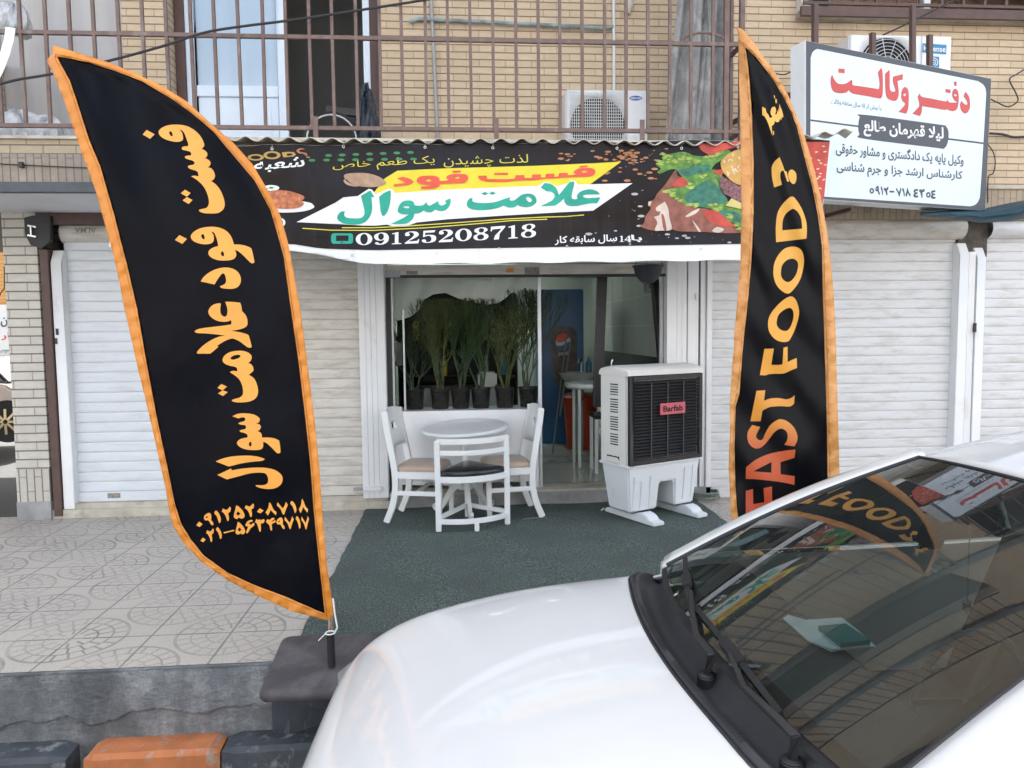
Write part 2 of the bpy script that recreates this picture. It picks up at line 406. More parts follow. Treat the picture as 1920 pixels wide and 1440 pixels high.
M_BROWN = simple('brown_painted_steel', (.155, .10, .085), .55, var=.2, vs=14, bump=.2, bs=50, dirt=((.28, .23, .20), 9, (1, 1, .3), .55, .8))
M_BROWN_DK = simple('dark_brown_steel', (.09, .05, .042), .55, var=.2, vs=10)
M_BLACK = simple('black_plastic', (.018, .018, .02), .5, var=.2, vs=20, bump=.1, bs=120)
M_BLACKM = simple('matt_black', (.008, .008, .009), .8, var=.2)
M_RUBBER = simple('black_rubber', (.060, .054, .057), .7, var=.25, vs=7, bump=.4, bs=26, bd=.008, dirt=((.125, .115, .115), 5, (1, 1, 1), .48, .75))
M_RUBBER_B = simple('blue_black_rubber', (.030, .036, .045), .75, var=.25, vs=9, bump=.4, bs=40, bd=.006, dirt=((.09, .095, .10), 14, (3, 1, .6), .58, .75))
M_KERB_OR = simple('orange_kerb_paint', (.46, .155, .055), .75, var=.18, vs=9, bump=.4, bs=40, dirt=((.36, .27, .22), 13, (1, 1, .7), .55, .68))
M_KERB_DK = simple('dark_kerb_paint', (.052, .06, .068), .75, var=.25, vs=9, bump=.4, bs=40, dirt=((.24, .24, .24), 13, (1, 1, .7), .54, .68))
M_STEEL = simple('galvanised_steel', (.55, .57, .58), .32, 1., var=.1, vs=20)
M_GREYM = simple('grey_metal', (.33, .34, .35), .45, .6, var=.1)
M_ALU = simple('white_aluminium', (.66, .68, .69), .35, .1, var=.05)
M_SOFFIT = simple('painted_soffit', (.76, .77, .80), .6, var=.05, vs=3)
M_ANGLE = simple('grey_steel_angle', (.06, .07, .08), .5, .2, var=.2, vs=12)
M_PANEL_GREY = simple('dusty_sheet', (.40, .40, .40), .55, var=.10, vs=1.5, stretch=(2, 1, .3), dirt=((.46, .42, .37), 2.2, (3, 1, .3), .45, .75))
M_DARK = simple('dark_room', (.045, .042, .04), .9)
M_ROOM = simple('room_wall', (.22, .22, .21), .9, var=.03)
M_DOORBR = simple('brown_wood_door', (.075, .032, .018), .5, var=.25, vs=4, stretch=(8, 8, .5))
M_PANE = glass('window_glass', (.96, .98, .97), 1.05)
M_PANE_SKY = simple('sky_reflection_glass', (.40, .52, .64), .12, var=.08, vs=1)  # pale blue base colour stands in for the sky mirrored in the door
M_CARGLASS = glass('car_glass', (.58, .70, .68), 1.80)
def dusty(m):                                   # road film on the glass, thinner where the wipers pass
    nt = m.node_tree; n = nt.nodes; out = [q for q in n if q.type == 'OUTPUT_MATERIAL'][0]; prev = out.inputs[0].links[0].from_socket
    d = n.new('ShaderNodeBsdfDiffuse'); d.inputs[0].default_value = (.50, .55, .53, 1); mx = n.new('ShaderNodeMixShader')
    tc = n.new('ShaderNodeTexCoord'); nz = n.new('ShaderNodeTexNoise'); nz.inputs['Scale'].default_value = 2.2; nz.inputs['Detail'].default_value = 5; nt.links.new(tc.outputs['Object'], nz.inputs['Vector'])
    mr = n.new('ShaderNodeMapRange'); mr.inputs[1].default_value = .3; mr.inputs[2].default_value = .7; mr.inputs[3].default_value = .006; mr.inputs[4].default_value = .026
    nt.links.new(nz.outputs[0], mr.inputs[0]); nt.links.new(mr.outputs[0], mx.inputs[0]); nt.links.new(prev, mx.inputs[1]); nt.links.new(d.outputs[0], mx.inputs[2]); nt.links.new(mx.outputs[0], out.inputs[0])
dusty(M_CARGLASS)
M_CARPAINT = simple('white_car_paint', (.66, .665, .66), .30, var=.01, coat=.8)
M_CORR = simple('corrugated_sheet', (.52, .49, .40), .6, var=.12, vs=10, dirt=((.30, .27, .21), 6, (1, 1, 1), .5, .75))
M_CANVAS = simple('grey_canvas', (.30, .30, .295), .85, var=.25, vs=9, bump=.6, bs=14, bd=.03, stretch=(1, 1, .6), dirt=((.44, .44, .43), 12, (1, 1, .6), .5, .65))
M_PLBAG = simple('clear_plastic_bag', (.50, .52, .54), .18, var=.25, vs=16, bump=.8, bs=22, bd=.02)
M_BLKBAG = simple('black_bag', (.02, .028, .045), .22, var=.3, vs=14, bump=.9, bs=14, bd=.03)
M_CABLE = simple('black_cable', (.03, .028, .03), .6)
M_HOSE = simple('green_hose', (.13, .17, .14), .5)
M_ORANGE = (lambda m: (m.col(m.ramp(m.noise(9, 4, (1, 1, .4)), [(.3, (.58, .20, .022)), (.7, (.72, .275, .036))])), m.bump(m.noise(30, 4, (1, 1, 2.)), .3, .006), m.m)[-1])(Mt('orange_satin', .42, spec=.45))
M_ORANGE_R = (lambda m: (m.col(m.ramp(m.noise(7, 4, (1, 1, .4)), [(.3, (.56, .24, .06)), (.7, (.72, .36, .12))])), m.bump(m.noise(30, 3, (1, 1, 1.6)), .5, .008), m.m)[-1])(Mt('orange_satin_light', .36, spec=.5))
M_BLACKSATIN = (lambda m: (m.col(m.ramp(m.noise(3, 5), [(.3, (.0012, .0014, .0032)), (.7, (.0026, .0032, .0072))])), m.bump(m.noise(3.5, 3, (1, 1, .5)), .5, .04), m.m)[-1])(Mt('black_satin', .40, spec=.085))
M_LETTER = simple('orange_lettering', (.84, .36, .055), .5, var=.07, vs=5)
def grad_letter():
    m = Mt('amber_to_red_lettering', .42, space='World'); nt = m.nt
    g = nt.nodes.new('ShaderNodeNewGeometry'); sp = nt.nodes.new('ShaderNodeSeparateXYZ'); nt.links.new(g.outputs['Position'], sp.inputs[0])
    f = (NX(nt, sp.outputs[2])-.55)/2.0                       # the ink itself runs from red at the foot to amber
    m.col(m.ramp(f.k, [(.0, (.50, .055, .015)), (.17, (.52, .095, .02)), (.25, (.66, .27, .03)), (.45, (.76, .36, .045)), (.80, (.72, .36, .05)), (1., (.80, .46, .09))])); return m.m
M_LETTER_R = grad_letter()
def ink(name, c, rough=.45, var=.06, vs=7): return simple(name, c, rough, var=var, vs=vs)
M_BANNER = (lambda m: (m.col(m.mix(m.ramp(m.noise(9, 5, (2, 1, .12), .7), [(.55, (0, 0, 0)), (.8, (.35, .35, .35))]), m.ramp(m.noise(1.1, 3, (1, 1, 2.5)), [(.35, (.020, .0145, .011)), (.6, (.024, .024, .031))]), (.06, .06, .066))), m.bump(m.noise(2.2, 3, (1, 1, .5)), .25, .03), m.m)[-1])(Mt('printed_vinyl_dark', .30, spec=.10))
I_WHITE = simple('white_vinyl', (.80, .82, .82), .4, var=.02, vs=9, stretch=(4, 1, .3), dirt=((.62, .64, .66), 7, (3, 1, .15), .58, .85))
I_YEL = ink('yellow_ink', (.78, .66, .025)); I_RED = ink('red_ink', (.74, .085, .04)); I_GRN = ink('teal_green_ink', (.0, .36, .25), var=.15)
I_GOLD = ink('gold_ink', (.46, .29, .07)); I_LIME = ink('yellow_script_ink', (.72, .64, .05)); I_DOT = ink('green_dot_ink', (.03, .22, .07))
I_DK = ink('dark_grey_ink', (.060, .066, .082)); I_SIGNRED = ink('sign_red_ink', (.58, .07, .06), var=.12, vs=2)
I_SIGNW = simple('sign_face_white', (.68, .78, .86), .35, var=.02)
I_BUN = ink('bun_ink', (.42, .27, .17), var=.25, vs=20); I_BUN2 = ink('golden_bun_ink', (.62, .36, .09), var=.2, vs=14); I_SEED = ink('seed_ink', (.72, .62, .44))
I_LETT = ink('lettuce_ink', (.10, .26, .035), var=.6, vs=26); I_LETT2 = ink('teal_leaf_ink', (.022, .17, .11), var=.5, vs=18); I_LIMEG = ink('light_lettuce_ink', (.32, .45, .08), var=.4, vs=30)
I_MEAT = ink('bacon_ink', (.26, .085, .055), var=.4, vs=14); I_FAT = ink('bacon_fat_ink', (.66, .54, .46), var=.15, vs=14); I_TOM = ink('tomato_ink', (.52, .055, .035), var=.25, vs=12)
I_PATTY = ink('patty_ink', (.20, .085, .095), var=.7, vs=60); I_CHICK = ink('chicken_ink', (.50, .16, .065), var=.5, vs=40); I_SPICE = ink('spice_ink', (.45, .19, .08), var=.3, vs=30)
I_CHEESE = ink('cheese_ink', (.66, .56, .20)); I_PINK = ink('pink_badge', (.52, .105, .13)); I_BLUE = ink('blue_badge', (.02, .22, .40)); I_STICK_OR = ink('orange_sticker', (.62, .26, .03)); I_GREYST = ink('grey_sticker', (.24, .22, .19), var=.4, vs=60)
M_BLUEFRIDGE = (lambda m: (m.col(m.ramp(m.noise(1.2, 3), [(.3, (.006, .07, .22)), (.7, (.02, .15, .34))])), m.m)[-1])(Mt('blue_cabinet', .35))
M_REDBIN = simple('red_plastic', (.46, .055, .02), .4)
M_CURTAIN = simple('white_voile', (.88, .90, .87), .9, var=.05, bump=.3, bs=12, stretch=(3, 3, .4))
M_NET = simple('grey_net', (.07, .07, .068), .9)
M_FLOORIN = simple('shop_floor', (.66, .66, .58), .2, var=.08, vs=3)
M_TILEW = simple('white_wall_tile', (.40, .43, .41), .22, var=.03)
M_TILEB = simple('dark_wall_tile', (.02, .022, .025), .25)
M_PLANT = simple('green_stem', (.022, .046, .012), .5, var=.5, vs=9); M_PLANT2 = simple('olive_stem', (.060, .074, .018), .5, var=.5, vs=9); M_SOIL = simple('soil', (.05, .03, .02), .95)
M_POT = simple('black_pot', (.022, .018, .017), .2, var=.3, vs=12)
M_BEIGE_SEAT = simple('beige_vinyl', (.43, .33, .255), .35, var=.1, vs=6, bump=.25, bs=18, bd=.006)
M_BLACK_SEAT = simple('black_vinyl', (.016, .017, .018), .2, var=.2, vs=6, bump=.2, bs=14, bd=.006)
M_TABLETOP = simple('grey_white_tabletop', (.74, .75, .77), .22, var=.05, vs=3)
M_COOLW = simple('off_white_plastic', (.70, .70, .66), .42, var=.04, vs=3, dirt=((.45, .40, .30), 3, (1, 1, 1), .62, .9))
M_COOLT = simple('white_tank_plastic', (.70, .74, .76), .42, var=.03, vs=3, dirt=((.50, .46, .38), 4, (1, 1, .6), .6, .85))
M_BLUETARP = simple('blue_tarp', (.003, .045, .07), .55, var=.35, vs=7, bump=.3, bs=10, bd=.03)
M_PAPER = simple('paper', (.74, .80, .79), .7); M_TEAL = simple('teal_cover', (.02, .20, .19), .4, var=.1)
M_DASH = simple('dark_dash', (.05, .055, .055), .75, bump=.2, bs=200); M_SEATC = simple('grey_car_seat', (.05, .055, .055), .9)
M_TYRE = simple('tyre_rubber', (.02, .02, .02), .85); M_RIM = simple('alloy_rim', (.45, .36, .22), .35, .7)
M_SKIRT = simple('bright_car_cream', (.50, .41, .35), .3, coat=1., var=.02)
M_BLUELIQ = simple('blue_bottle', (.05, .18, .30), .3)

def frosted(name, col):
    m = bpy.data.materials.new(name); m.use_nodes = True; nt = m.node_tree; nt.nodes.clear()
    o = nt.nodes.new('ShaderNodeOutputMaterial'); t = nt.nodes.new('ShaderNodeBsdfTranslucent'); t.inputs[0].default_value = (*col, 1); nt.links.new(t.outputs[0], o.inputs[0]); return m
M_FROST = frosted('added_frosted_rooflight', (.80, .84, .80))  # for the made-up roof panel that brightens the shop room

def voile(name, col):
    m = bpy.data.materials.new(name); m.use_nodes = True; nt = m.node_tree; nt.nodes.clear()
    o = nt.nodes.new('ShaderNodeOutputMaterial'); t = nt.nodes.new('ShaderNodeBsdfTranslucent'); d = nt.nodes.new('ShaderNodeBsdfDiffuse'); mx = nt.nodes.new('ShaderNodeMixShader')
    for n in (t, d): n.inputs[0].default_value = (*col, 1)
    mx.inputs[0].default_value = .3; nt.links.new(d.outputs[0], mx.inputs[1]); nt.links.new(t.outputs[0], mx.inputs[2]); nt.links.new(mx.outputs[0], o.inputs[0]); return m
M_CURTAIN = voile('white_voile_sheer', (.97, .98, .95))

M_BLACKSATIN2 = (lambda m: (m.col((.0012, .0014, .003)), m.bump(m.noise(4.5, 2, (1, 1, .4)), .6, .035), m.m)[-1])(Mt('black_satin_sheen', .34, spec=.15))
# ================================================================== GROUND
YW = 6.2                                        # plane of the facade
tag(MB().grid(lambda u, v: (lambda y: Vector((-80+160*u, y, -.46+.044*max(0, min(5.2, 3.2-y)))))([-90, -2, 0, 1, 2, 2.8, 3.2, 3.33][round(v*7)]), 1, 7).build('asphalt_road', M_ASPHALT), kind='structure', label='dark asphalt road under the parked white car')
tag(MB().grid(lambda u, v: Vector((-80+160*u, 3.335+2.98*v, 0)), 1, 1).build('sidewalk', M_PAVE), kind='structure', label='grey pavement of fan patterned square tiles')
tag(MB().box(-80, 80, 3.32, 3.337, -.6, -.003).box(-80, 80, 3.337, 3.6, -.6, -.02).build('sidewalk_edge', M_KERBWALL), kind='structure', label='cracked concrete face below the raised pavement')
tag(MB().grid(lambda u, v: Vector((-60+56.4*u, 6.3+80*v, -.012)), 1, 1).build('side_street', M_ASPHALT_L), kind='structure', label='pale asphalt side street behind the corner pillar')
tag(MB().grid(lambda u, v: Vector((4.5+60*u, 6.3+80*v, -.02)), 1, 1).build('back_ground', M_ASPHALT_L), kind='structure')
# cracks in the concrete face, chunks standing proud
random.seed(4)
def kerbstone(x0, x1, mat, label, nose=.022):
    m = MB(); n = 14; pr = [(3.318, -.60), (3.318, -.315), (3.192, -.317), (3.172, -.337), (3.162, -.60)]
    random.seed(int((x0+9)*100))
    def ring(x, s, k): return [Vector((x+random.uniform(-.002, .002), y+random.uniform(-.002, .002)+(s if j in (2, 3) else 0), z+random.uniform(-.002, .002)-(s if j in (1, 2) else 0))) for j, (y, z) in enumerate(pr)]
    rs = [ring(x0+(x1-x0)*i/n, .02 if i in (0, n) else 0, i) for i in range(n+1)]
    for r in rs: m.v += [tuple(v) for v in r]
    for i in range(n):
        for j in range(4): m.f.append((5*i+j, 5*i+5+j, 5*i+6+j, 5*i+1+j))
    m.f.append((0, 1, 2, 3, 4)); m.f.append((5*n+4, 5*n+3, 5*n+2, 5*n+1, 5*n))
    o = m.build('kerb_stone', mat, smooth=True, sharp=22)
    return tag(o, label, 'kerb', 'painted kerb stones along the road')
kerbstone(-3.6, -2.62, M_KERB_OR, 'orange painted kerb stone outside the left edge of the photo')
kerbstone(-2.60, -1.735, M_KERB_DK, 'black painted kerb stone left of the orange one')
kerbstone(-1.655, -1.08, M_KERB_OR, 'worn orange painted kerb stone at the foot of the pavement')
kerbstone(-1.07, -.25, M_KERB_DK, 'black painted kerb stone between the orange one and the white car')
kerbstone(-.23, .7, M_KERB_OR, 'orange kerb stone hidden beside the front of the white car')
# rough plaster face: an upper coat stands proud of the lower one along a broken, wavy lip
from mathutils import noise as NZ
LIP = [(x, y) for x, y in [(-60, 1380), (0, 1371), (20, 1356), (50, 1352), (80, 1358), (105, 1348), (128, 1341), (150, 1352), (170, 1362), (200, 1354), (225, 1346), (250, 1333), (280, 1332), (305, 1328), (330, 1334), (360, 1338), (395, 1336), (415, 1326), (440, 1328), (470, 1322), (520, 1335), (600, 1330)]]
LIPW = [(PY(x, y, 3.31).x, PY(x, y, 3.31).z) for x, y in LIP]
def lipz(x):
    if x <= LIPW[0][0]: return LIPW[0][1]
    for (a, b), (c, d) in zip(LIPW[:-1], LIPW[1:]):
        if x <= c: return b+(d-b)*(x-a)/(c-a)
    return LIPW[-1][1]
def face(u, v):
    x = -3.4+3.6*u; z = -.60+.592*v; p = Vector((x*2.2, z*3.1, 1.7))
    f = NZ.fractal(p*2.2, .9, 2.1, 6)
    lz = lipz(x)+.010*NZ.noise(Vector((x*31, 3, 0)))+.006*NZ.noise(Vector((x*90, 8, 0)))
    t = max(0, min(1, (z-lz)/.006)); top = max(0, (z+.03)/.022) if z > -.03 else 0
    d = .003+.013*t+.007*f*(.5+.5*t)+.0035*NZ.noise(Vector((x*60, z*60, 2)))-.010*top*(.4+.6*max(0, NZ.noise(Vector((x*9, 0, 4)))))
    return Vector((x, 3.318-max(.0005, d), z))
tag(MB().grid(face, 620, 100).build('pavement_face', M_KERBWALL, smooth=True, sharp=60), kind='structure', label='rough broken concrete face below the pavement edge')
# turf carpet, follows the pavement and hangs a little over its edge
CX0, CX1 = -.80, 2.06
def turf_top(u, v):
    x = CX0+(CX1-CX0)*u + (.004*math.sin(v*31)+.003*math.sin(v*77) if u in (0, 1) else 0)
    return Vector((x, 3.325+(6.185-3.325)*v, .013+.003*math.sin(u*23+v*9)))
tb = MB().grid(turf_top, 40, 60)
tb.grid(lambda u, v: turf_top(u, 0) + Vector((0, -.012*v, -.055*v+.004*math.sin(u*200))), 120, 2, True)
tb.grid(lambda u, v: turf_top(0, u) + Vector((-.002*v, 0, -.013*v)), 60, 1); tb.grid(lambda u, v: turf_top(1, u) + Vector((.002*v, 0, -.013*v)), 60, 1)
tag(tb.build('artificial_turf', M_TURF, smooth=True), 'dark green artificial turf carpet laid before the shop door', 'carpet')
# ================================================================== BUILDING
BL = thing('brick_building', 'cream brick building with white roller shutters, shop window and barred balcony', 'building', (0, YW, 0))
def bw(name, mat, *boxes, **k):
    for b in boxes: o = MB().box(*b).build(name, mat, BL, **k)
    return o
# upper walls with openings
FX0, FX1, ZT = -3.62, 12.0, 13.0
bw('brick_wall', M_BRICK, (-.60, 3.02, 6.2, 6.45, 2.84, ZT), (3.02, 5.3, 6.2, 6.45, 2.44, 4.16), (5.3, FX1, 6.2, 6.45, 2.44, ZT), (3.02, 5.3, 6.2, 6.45, 5.5, ZT), (2.0, 3.02, 6.2, 6.45, 2.44, 2.84))
bw('brick_wall', M_BRICK, (-2.62, -2.27, 6.2, 6.45, 2.84, 5.3), (-9.0, -.60, 6.2, 6.45, 5.3, ZT))
bw('brick_return', M_BRICK_Y, (-2.275, -2.268, 6.202, 6.46, 2.85, 5.29), (-.604, -.597, 6.202, 6.46, 2.85, 5.29))
bw('side_parapet', M_BRICK_Y, (-3.85, -3.54, 5.42, 6.2, 2.86, 3.62)); bw('parapet_wall', M_BRICK, (-9.0, -3.56, 6.2, 6.45, 2.86, 5.3))
bw('parapet_coping', M_GREYM, (-3.88, -3.52, 5.38, 6.2, 3.62, 3.65))
bw('back_wall', M_ROOM, (-3.6, FX1, 10.2, 10.4, -.2, 2.62), (-9, FX1, 8.45, 8.6, 2.86, ZT), (FX1-.2, FX1, 6.45, 10.2, -.2, 2.62), (FX1-.2, FX1, 6.45, 8.45, 2.62, ZT), (-3.7, -3.5, 6.6, 10.2, -.2, 2.62), (-9, -8.8, 6.45, 8.45, 2.9, ZT)); bw('roof_slab', M_CONC, (-9.2, FX1+.2, 6.0, 8.8, ZT, ZT+.25))
bw('upper_floor', M_ROOM, (-9, FX1, 6.45, 8.6, 2.62, 2.86)); bw('yard_roof', M_ROOM, (-9, -.78, 8.6, 10.2, 2.62, 2.7), (2.0, FX1, 8.6, 10.2, 2.62, 2.7)); bw('upper_ceiling', M_ROOM, (-9, FX1, 6.45, 8.45, 5.3, 5.4)); bw('added_roof_light', M_FROST, (-.72, .75, 8.65, 9.9, 2.60, 2.61)); bw('yard_roof', M_ROOM, (.75, 1.9, 8.65, 9.9, 2.60, 2.66))  # the translucent roof panel is added, unseen, to bring daylight into the shop
bw('partition', M_ROOM, (-2.7, -2.66, 6.46, 8.45, 2.86, 5.3), (.2, .24, 6.46, 8.45, 2.86, 5.3))
# soldier bands and flats below the brickwork, right of the balcony
bw('soldier_course', M_BRICK_SOLDIER, (2.62, FX1, 6.190, 6.2, 2.44, 2.70)); bw('ledge', M_BEIGE_STONE, (2.62, FX1, 6.17, 6.2, 2.70, 2.725))
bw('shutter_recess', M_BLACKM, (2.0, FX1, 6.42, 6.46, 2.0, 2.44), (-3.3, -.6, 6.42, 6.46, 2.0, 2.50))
# dusty sheets, door set of the balcony
bw('window_sheet', M_PANEL_GREY, (-3.58, -2.60, 6.32, 6.34, 2.86, 5.3)); 
pan = None
sh = MB().grid(lambda u, v: Vector((-3.56+.97*u, 6.22+.010*math.sin(u*21)+.012*math.sin(u*6)+.006*math.sin(v*9+u*5), 2.86+2.44*v)), 60, 20)
sh.build('window_sheet', M_PANEL_GREY, BL, smooth=True, solid=.004)
D = MB()
YD = 6.45
def frame(m, x0, x1, z0, z1, w, y0, y1):
    m.box(x0, x0+w, y0, y1, z0, z1).box(x1-w, x1, y0, y1, z0, z1).box(x0+w, x1-w, y0, y1, z0, z0+w).box(x0+w, x1-w, y0, y1, z1-w, z1)
dp = MB(); frame(dp, -2.19, -1.38, 2.87, 5.2, .075, 6.36, 6.42)
dp.box(-2.115, -1.455, 6.365, 6.415, 3.47, 3.56)
door = dp.build('balcony_door', M_PVC_COOL, BL, bevel=.004)
MB().box(-2.11, -1.46, 6.385, 6.395, 2.95, 3.47).box(-2.05, -1.52, 6.378, 6.386, 2.99, 3.43).build('door_panel', M_PVC_COOL, door, bevel=.003)
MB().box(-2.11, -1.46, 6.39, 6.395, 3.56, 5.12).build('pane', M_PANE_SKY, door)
gb = MB()
for x in (-1.84, -1.66): gb.box(x-.008, x+.008, 6.41, 6.425, 3.56, 5.12)
gb.box(-2.11, -1.46, 6.41, 6.425, 4.10, 4.12); gb.build('glazing_bar', M_BLACK, door)
bw('door_frame', M_BROWN_DK, (-2.265, -2.19, 6.34, 6.45, 2.86, 5.25), (-.69, -.604, 6.34, 6.42, 2.86, 5.25)); bw('door_jamb', M_PVC_COOL, (-.745, -.692, 6.345, 6.43, 2.86, 5.25))
bw('inner_door', M_DOORBR, (-.98, -.62, 7.9, 7.94, 2.87, 4.0)); bw('room_back', M_ROOM, (-2.6, .2, 8.3, 8.35, 2.86, 5.3))
# balcony slab
Y0, XR = 5.30, 2.10
bw('balcony_slab', M_BRICK_GREY, (-9.0, XR, Y0, Y0+.06, 2.555, 2.745)); bw('balcony_slab', M_BRICK_GREYH, (-9.0, XR, Y0+.001, Y0+.06, 2.745, 2.842))
bw('balcony_core', M_CONC, (-9.0, XR-.001, Y0+.06, 6.2, 2.53, 2.84)); bw('balcony_coping', M_BEIGE_STONE, (-9.0, XR, Y0-.02, 6.2, 2.842, 2.862))
bw('steel_angle', M_ANGLE, (-9.0, XR, Y0-.012, Y0+.05, 2.488, 2.555)); bw('soffit', M_SOFFIT, (-9.0, XR, Y0+.05, 6.2, 2.494, 2.530))
bw('lintel', M_BROWN_DK, (-3.355, XR, 6.2, 6.42, 2.40, 2.49))
# balcony railing > bars
YR = 5.35
rl = MB()
for z in (2.945, 3.565, 4.75): rl.box(-3.6, 2.10, YR-.013, YR+.013, z-.014, z+.014); rl.box(2.085, 2.113, YR+.013, 6.19, z-.014, z+.014)
rail = rl.build('balcony_railing', M_BROWN, BL, bevel=.002)
bar0 = None
xs = [-3.08+.1602*k+random.uniform(-.004, .004) for k in range(33)]
for k, x in enumerate(xs):
    if x > 2.02: continue
    m = MB(); tl = random.uniform(-.004, .004); zlow = 2.959
    m.bar((x, YR-.001, zlow), (x+tl, YR-.001, 3.551), .021, .021, (0, 1, 0)).bar((x+tl, YR-.001, 3.579), (x+tl*2, YR-.001, 4.736), .021, .021, (0, 1, 0))
    m.build('bar', M_BROWN, rail)
for x, w in ((1.985, .034), (2.10, .034)): MB().box(x-w/2, x+w/2, YR-.018, YR+.018, 2.85, 4.8).build('post', M_BROWN, rail)
for y in (5.55, 5.74, 5.93, 6.12): MB().box(2.088, 2.11, y-.011, y+.011, 2.96, 4.735).build('bar', M_BROWN, rail)
for x in (-3.17, -.97, .30, 1.36): MB().box(x-.017, x+.017, YR-.024, YR-.013, 2.80, 3.02).build('bracket', M_BROWN, rail)
ring = MB()
for cx, r, z0 in ((1.82, .17, 3.57),): ring.tube([(cx+r*math.cos(t), YR, z0+r*.45*math.sin(t)) for t in [math.pi*i/16 for i in range(17)]], .009, 6)
ring.build('scroll', M_BROWN, rail)
# pipes on the upper wall
pp = MB().tube([(-.13, 6.17, 2.87), (-.17, 6.17, 4.2), (-.2, 6.17, 5.2)], .013, 8); pp.build('conduit', M_GREYM, BL)
MB().tube([(-.35, 6.17, 4.02), (-.28, 6.165, 4.04), (.2, 6.165, 4.03), (1.25, 6.165, 3.995), (1.33, 6.17, 4.01)], .016, 8).build('pipe', simple('dirty_blue_pipe', (.26, .34, .35), .6, var=.5, vs=7), BL)
MB().tube([(1.335, 6.17, 3.1), (1.33, 6.17, 4.6), (1.33, 6.17, 6.2)], .012, 8).build('conduit', M_ALU, BL)
MB().tube([(1.42+.05*math.sin(t*9), 6.17, 4.8-.68*t) for t in [i/10 for i in range(11)]], .03, 8).build('plaster_patch', M_BEIGE_STONE, BL)
# window top right > grille
wf = MB(); frame(wf, 3.02, 5.3, 4.16, 5.5, .06, 6.3, 6.4); wf.box(4.1, 4.16, 6.3, 6.4, 4.22, 5.44)
win = wf.build('upper_window', M_ALU, BL, bevel=.003); MB().box(3.08, 5.24, 6.35, 6.358, 4.22, 5.44).build('pane', M_PANE, win)
bw('window_ledge', M_BEIGE_STONE, (2.9, 7.0, 6.08, 6.2, 4.11, 4.145)); bw('ledge_steel', M_BROWN_DK, (2.88, 7.0, 6.05, 6.08, 4.085, 4.16))
g = MB()
for z in (4.19, 4.98): g.box(2.9, 7.0, 6.055, 6.075, z-.012, z+.012)
gr = g.build('window_grille', M_BROWN_DK, BL)
for k in range(22): MB().box(2.95+.19*k, 2.972+.19*k, 6.056, 6.074, 4.202, 4.968).build('bar', M_BROWN_DK, gr)
MB().box(2.90, 2.905, 6.09, 6.19, 4.16, 4.5).build('side_board', M_ALU, gr)
bw('room_dark', M_DARK, (3.0, 3.7, 7.2, 7.25, 2.9, 5.3))
bw('painted_reflection_wall', simple('reflection_pink', (.60, .36, .26), .8, var=.1), (3.7, 7.6, 8.0, 8.05, 2.9, 5.3))  # pink panel stands in for the sunlit building mirrored in the pane
# ------------------------------------------------------------------ corner pillar
PX0, PX1 = -3.62, -3.36
bw('corner_pillar', M_BRICK_WHITE, (PX0, PX1, YW, 6.6, .42, 2.494)); bw('pillar_band', M_BRICK_WHITEV, (PX0-.004, PX1, YW-.004, 6.6, .15, .42)); bw('pillar_base', M_STONE, (PX0-.008, PX1, YW-.012, 6.6, -.05, .15))
# ------------------------------------------------------------------ roller shutters
SP = .0835
def shutter(x0, x1, z0, z1, mat, yoff, bands=None):
    m = MB(); n = int((z1-z0)/SP); k = 8; prof = []
    for i in range(n):
        for j in range(k+1):
            t = j/k; d = 0 if t < .001 or t > .999 else .0042*min(1, math.sin(math.pi*t)**.22)
            prof.append((yoff-d, z0+SP*(i+t*.965)))
        prof.append((yoff+.010, z0+SP*(i+.972))); prof.append((yoff+.010, z0+SP*(i+.992)))
    m.grid(lambda u, v: Vector((x0+(x1-x0)*u, prof[round(v*(len(prof)-1))][0], prof[round(v*(len(prof)-1))][1])), 1, len(prof)-1)
    o = m.build('roller_shutter', mat, BL, smooth=True, sharp=50, recalc=False)
    return o, z0+SP*n
def bottombar(o, x0, x1, z, y, mat, h=.075):
    return MB().box(x0, x1, y-.018, y+.01, z, z+h).build('bottom_bar', mat, o, bevel=.004)
UPW = [(x, z) for z in (6.3, 8.3) for x in (-4.6, 3.6, 7.0)]
for x, z in UPW:
    m_ = MB(); frame(m_, x, x+1.7, z, z+1.6, .07, 6.15, 6.22); m_.box(x+.82, x+.88, 6.15, 6.22, z+.07, z+1.53); w_ = m_.build('upper_window', M_ALU, BL); MB().box(x+.07, x+1.63, 6.18, 6.19, z+.07, z+1.53).build('pane', M_BLACKM, w_)
bw('balcony_slab', M_BRICK_GREY, (-5.0, 2.1, 5.30, 6.2, 5.72, 5.98)); m_ = MB()
for z in (6.10, 6.72, 7.9): m_.box(-5.0, 2.1, 5.337, 5.363, z-.014, z+.014)
rail2 = m_.build('balcony_railing', M_BROWN, BL)
for k in range(44): MB().box(-4.95+.16*k, -4.929+.16*k, 5.34, 5.36, 6.114, 7.886).build('bar', M_BROWN, rail2)
for z in (5.5, 8.0): bw('floor_band', M_CONC, (-9, FX1, 6.12, 6.2, z, z+.22))
def guide(o, x0, x1, z0, z1, y0, y1, mat, flare=0):
    m = MB().box(x0, x1, y0, y1, z0, z1)
    if flare: m.prism([(z1, y0), (z1+.10, y0+.05), (z1+.10, y1), (z1, y1)], lambda a, b, d: Vector((d, b, a)), x0, x1)
    return m.build('guide_rail', mat, o, bevel=.004)
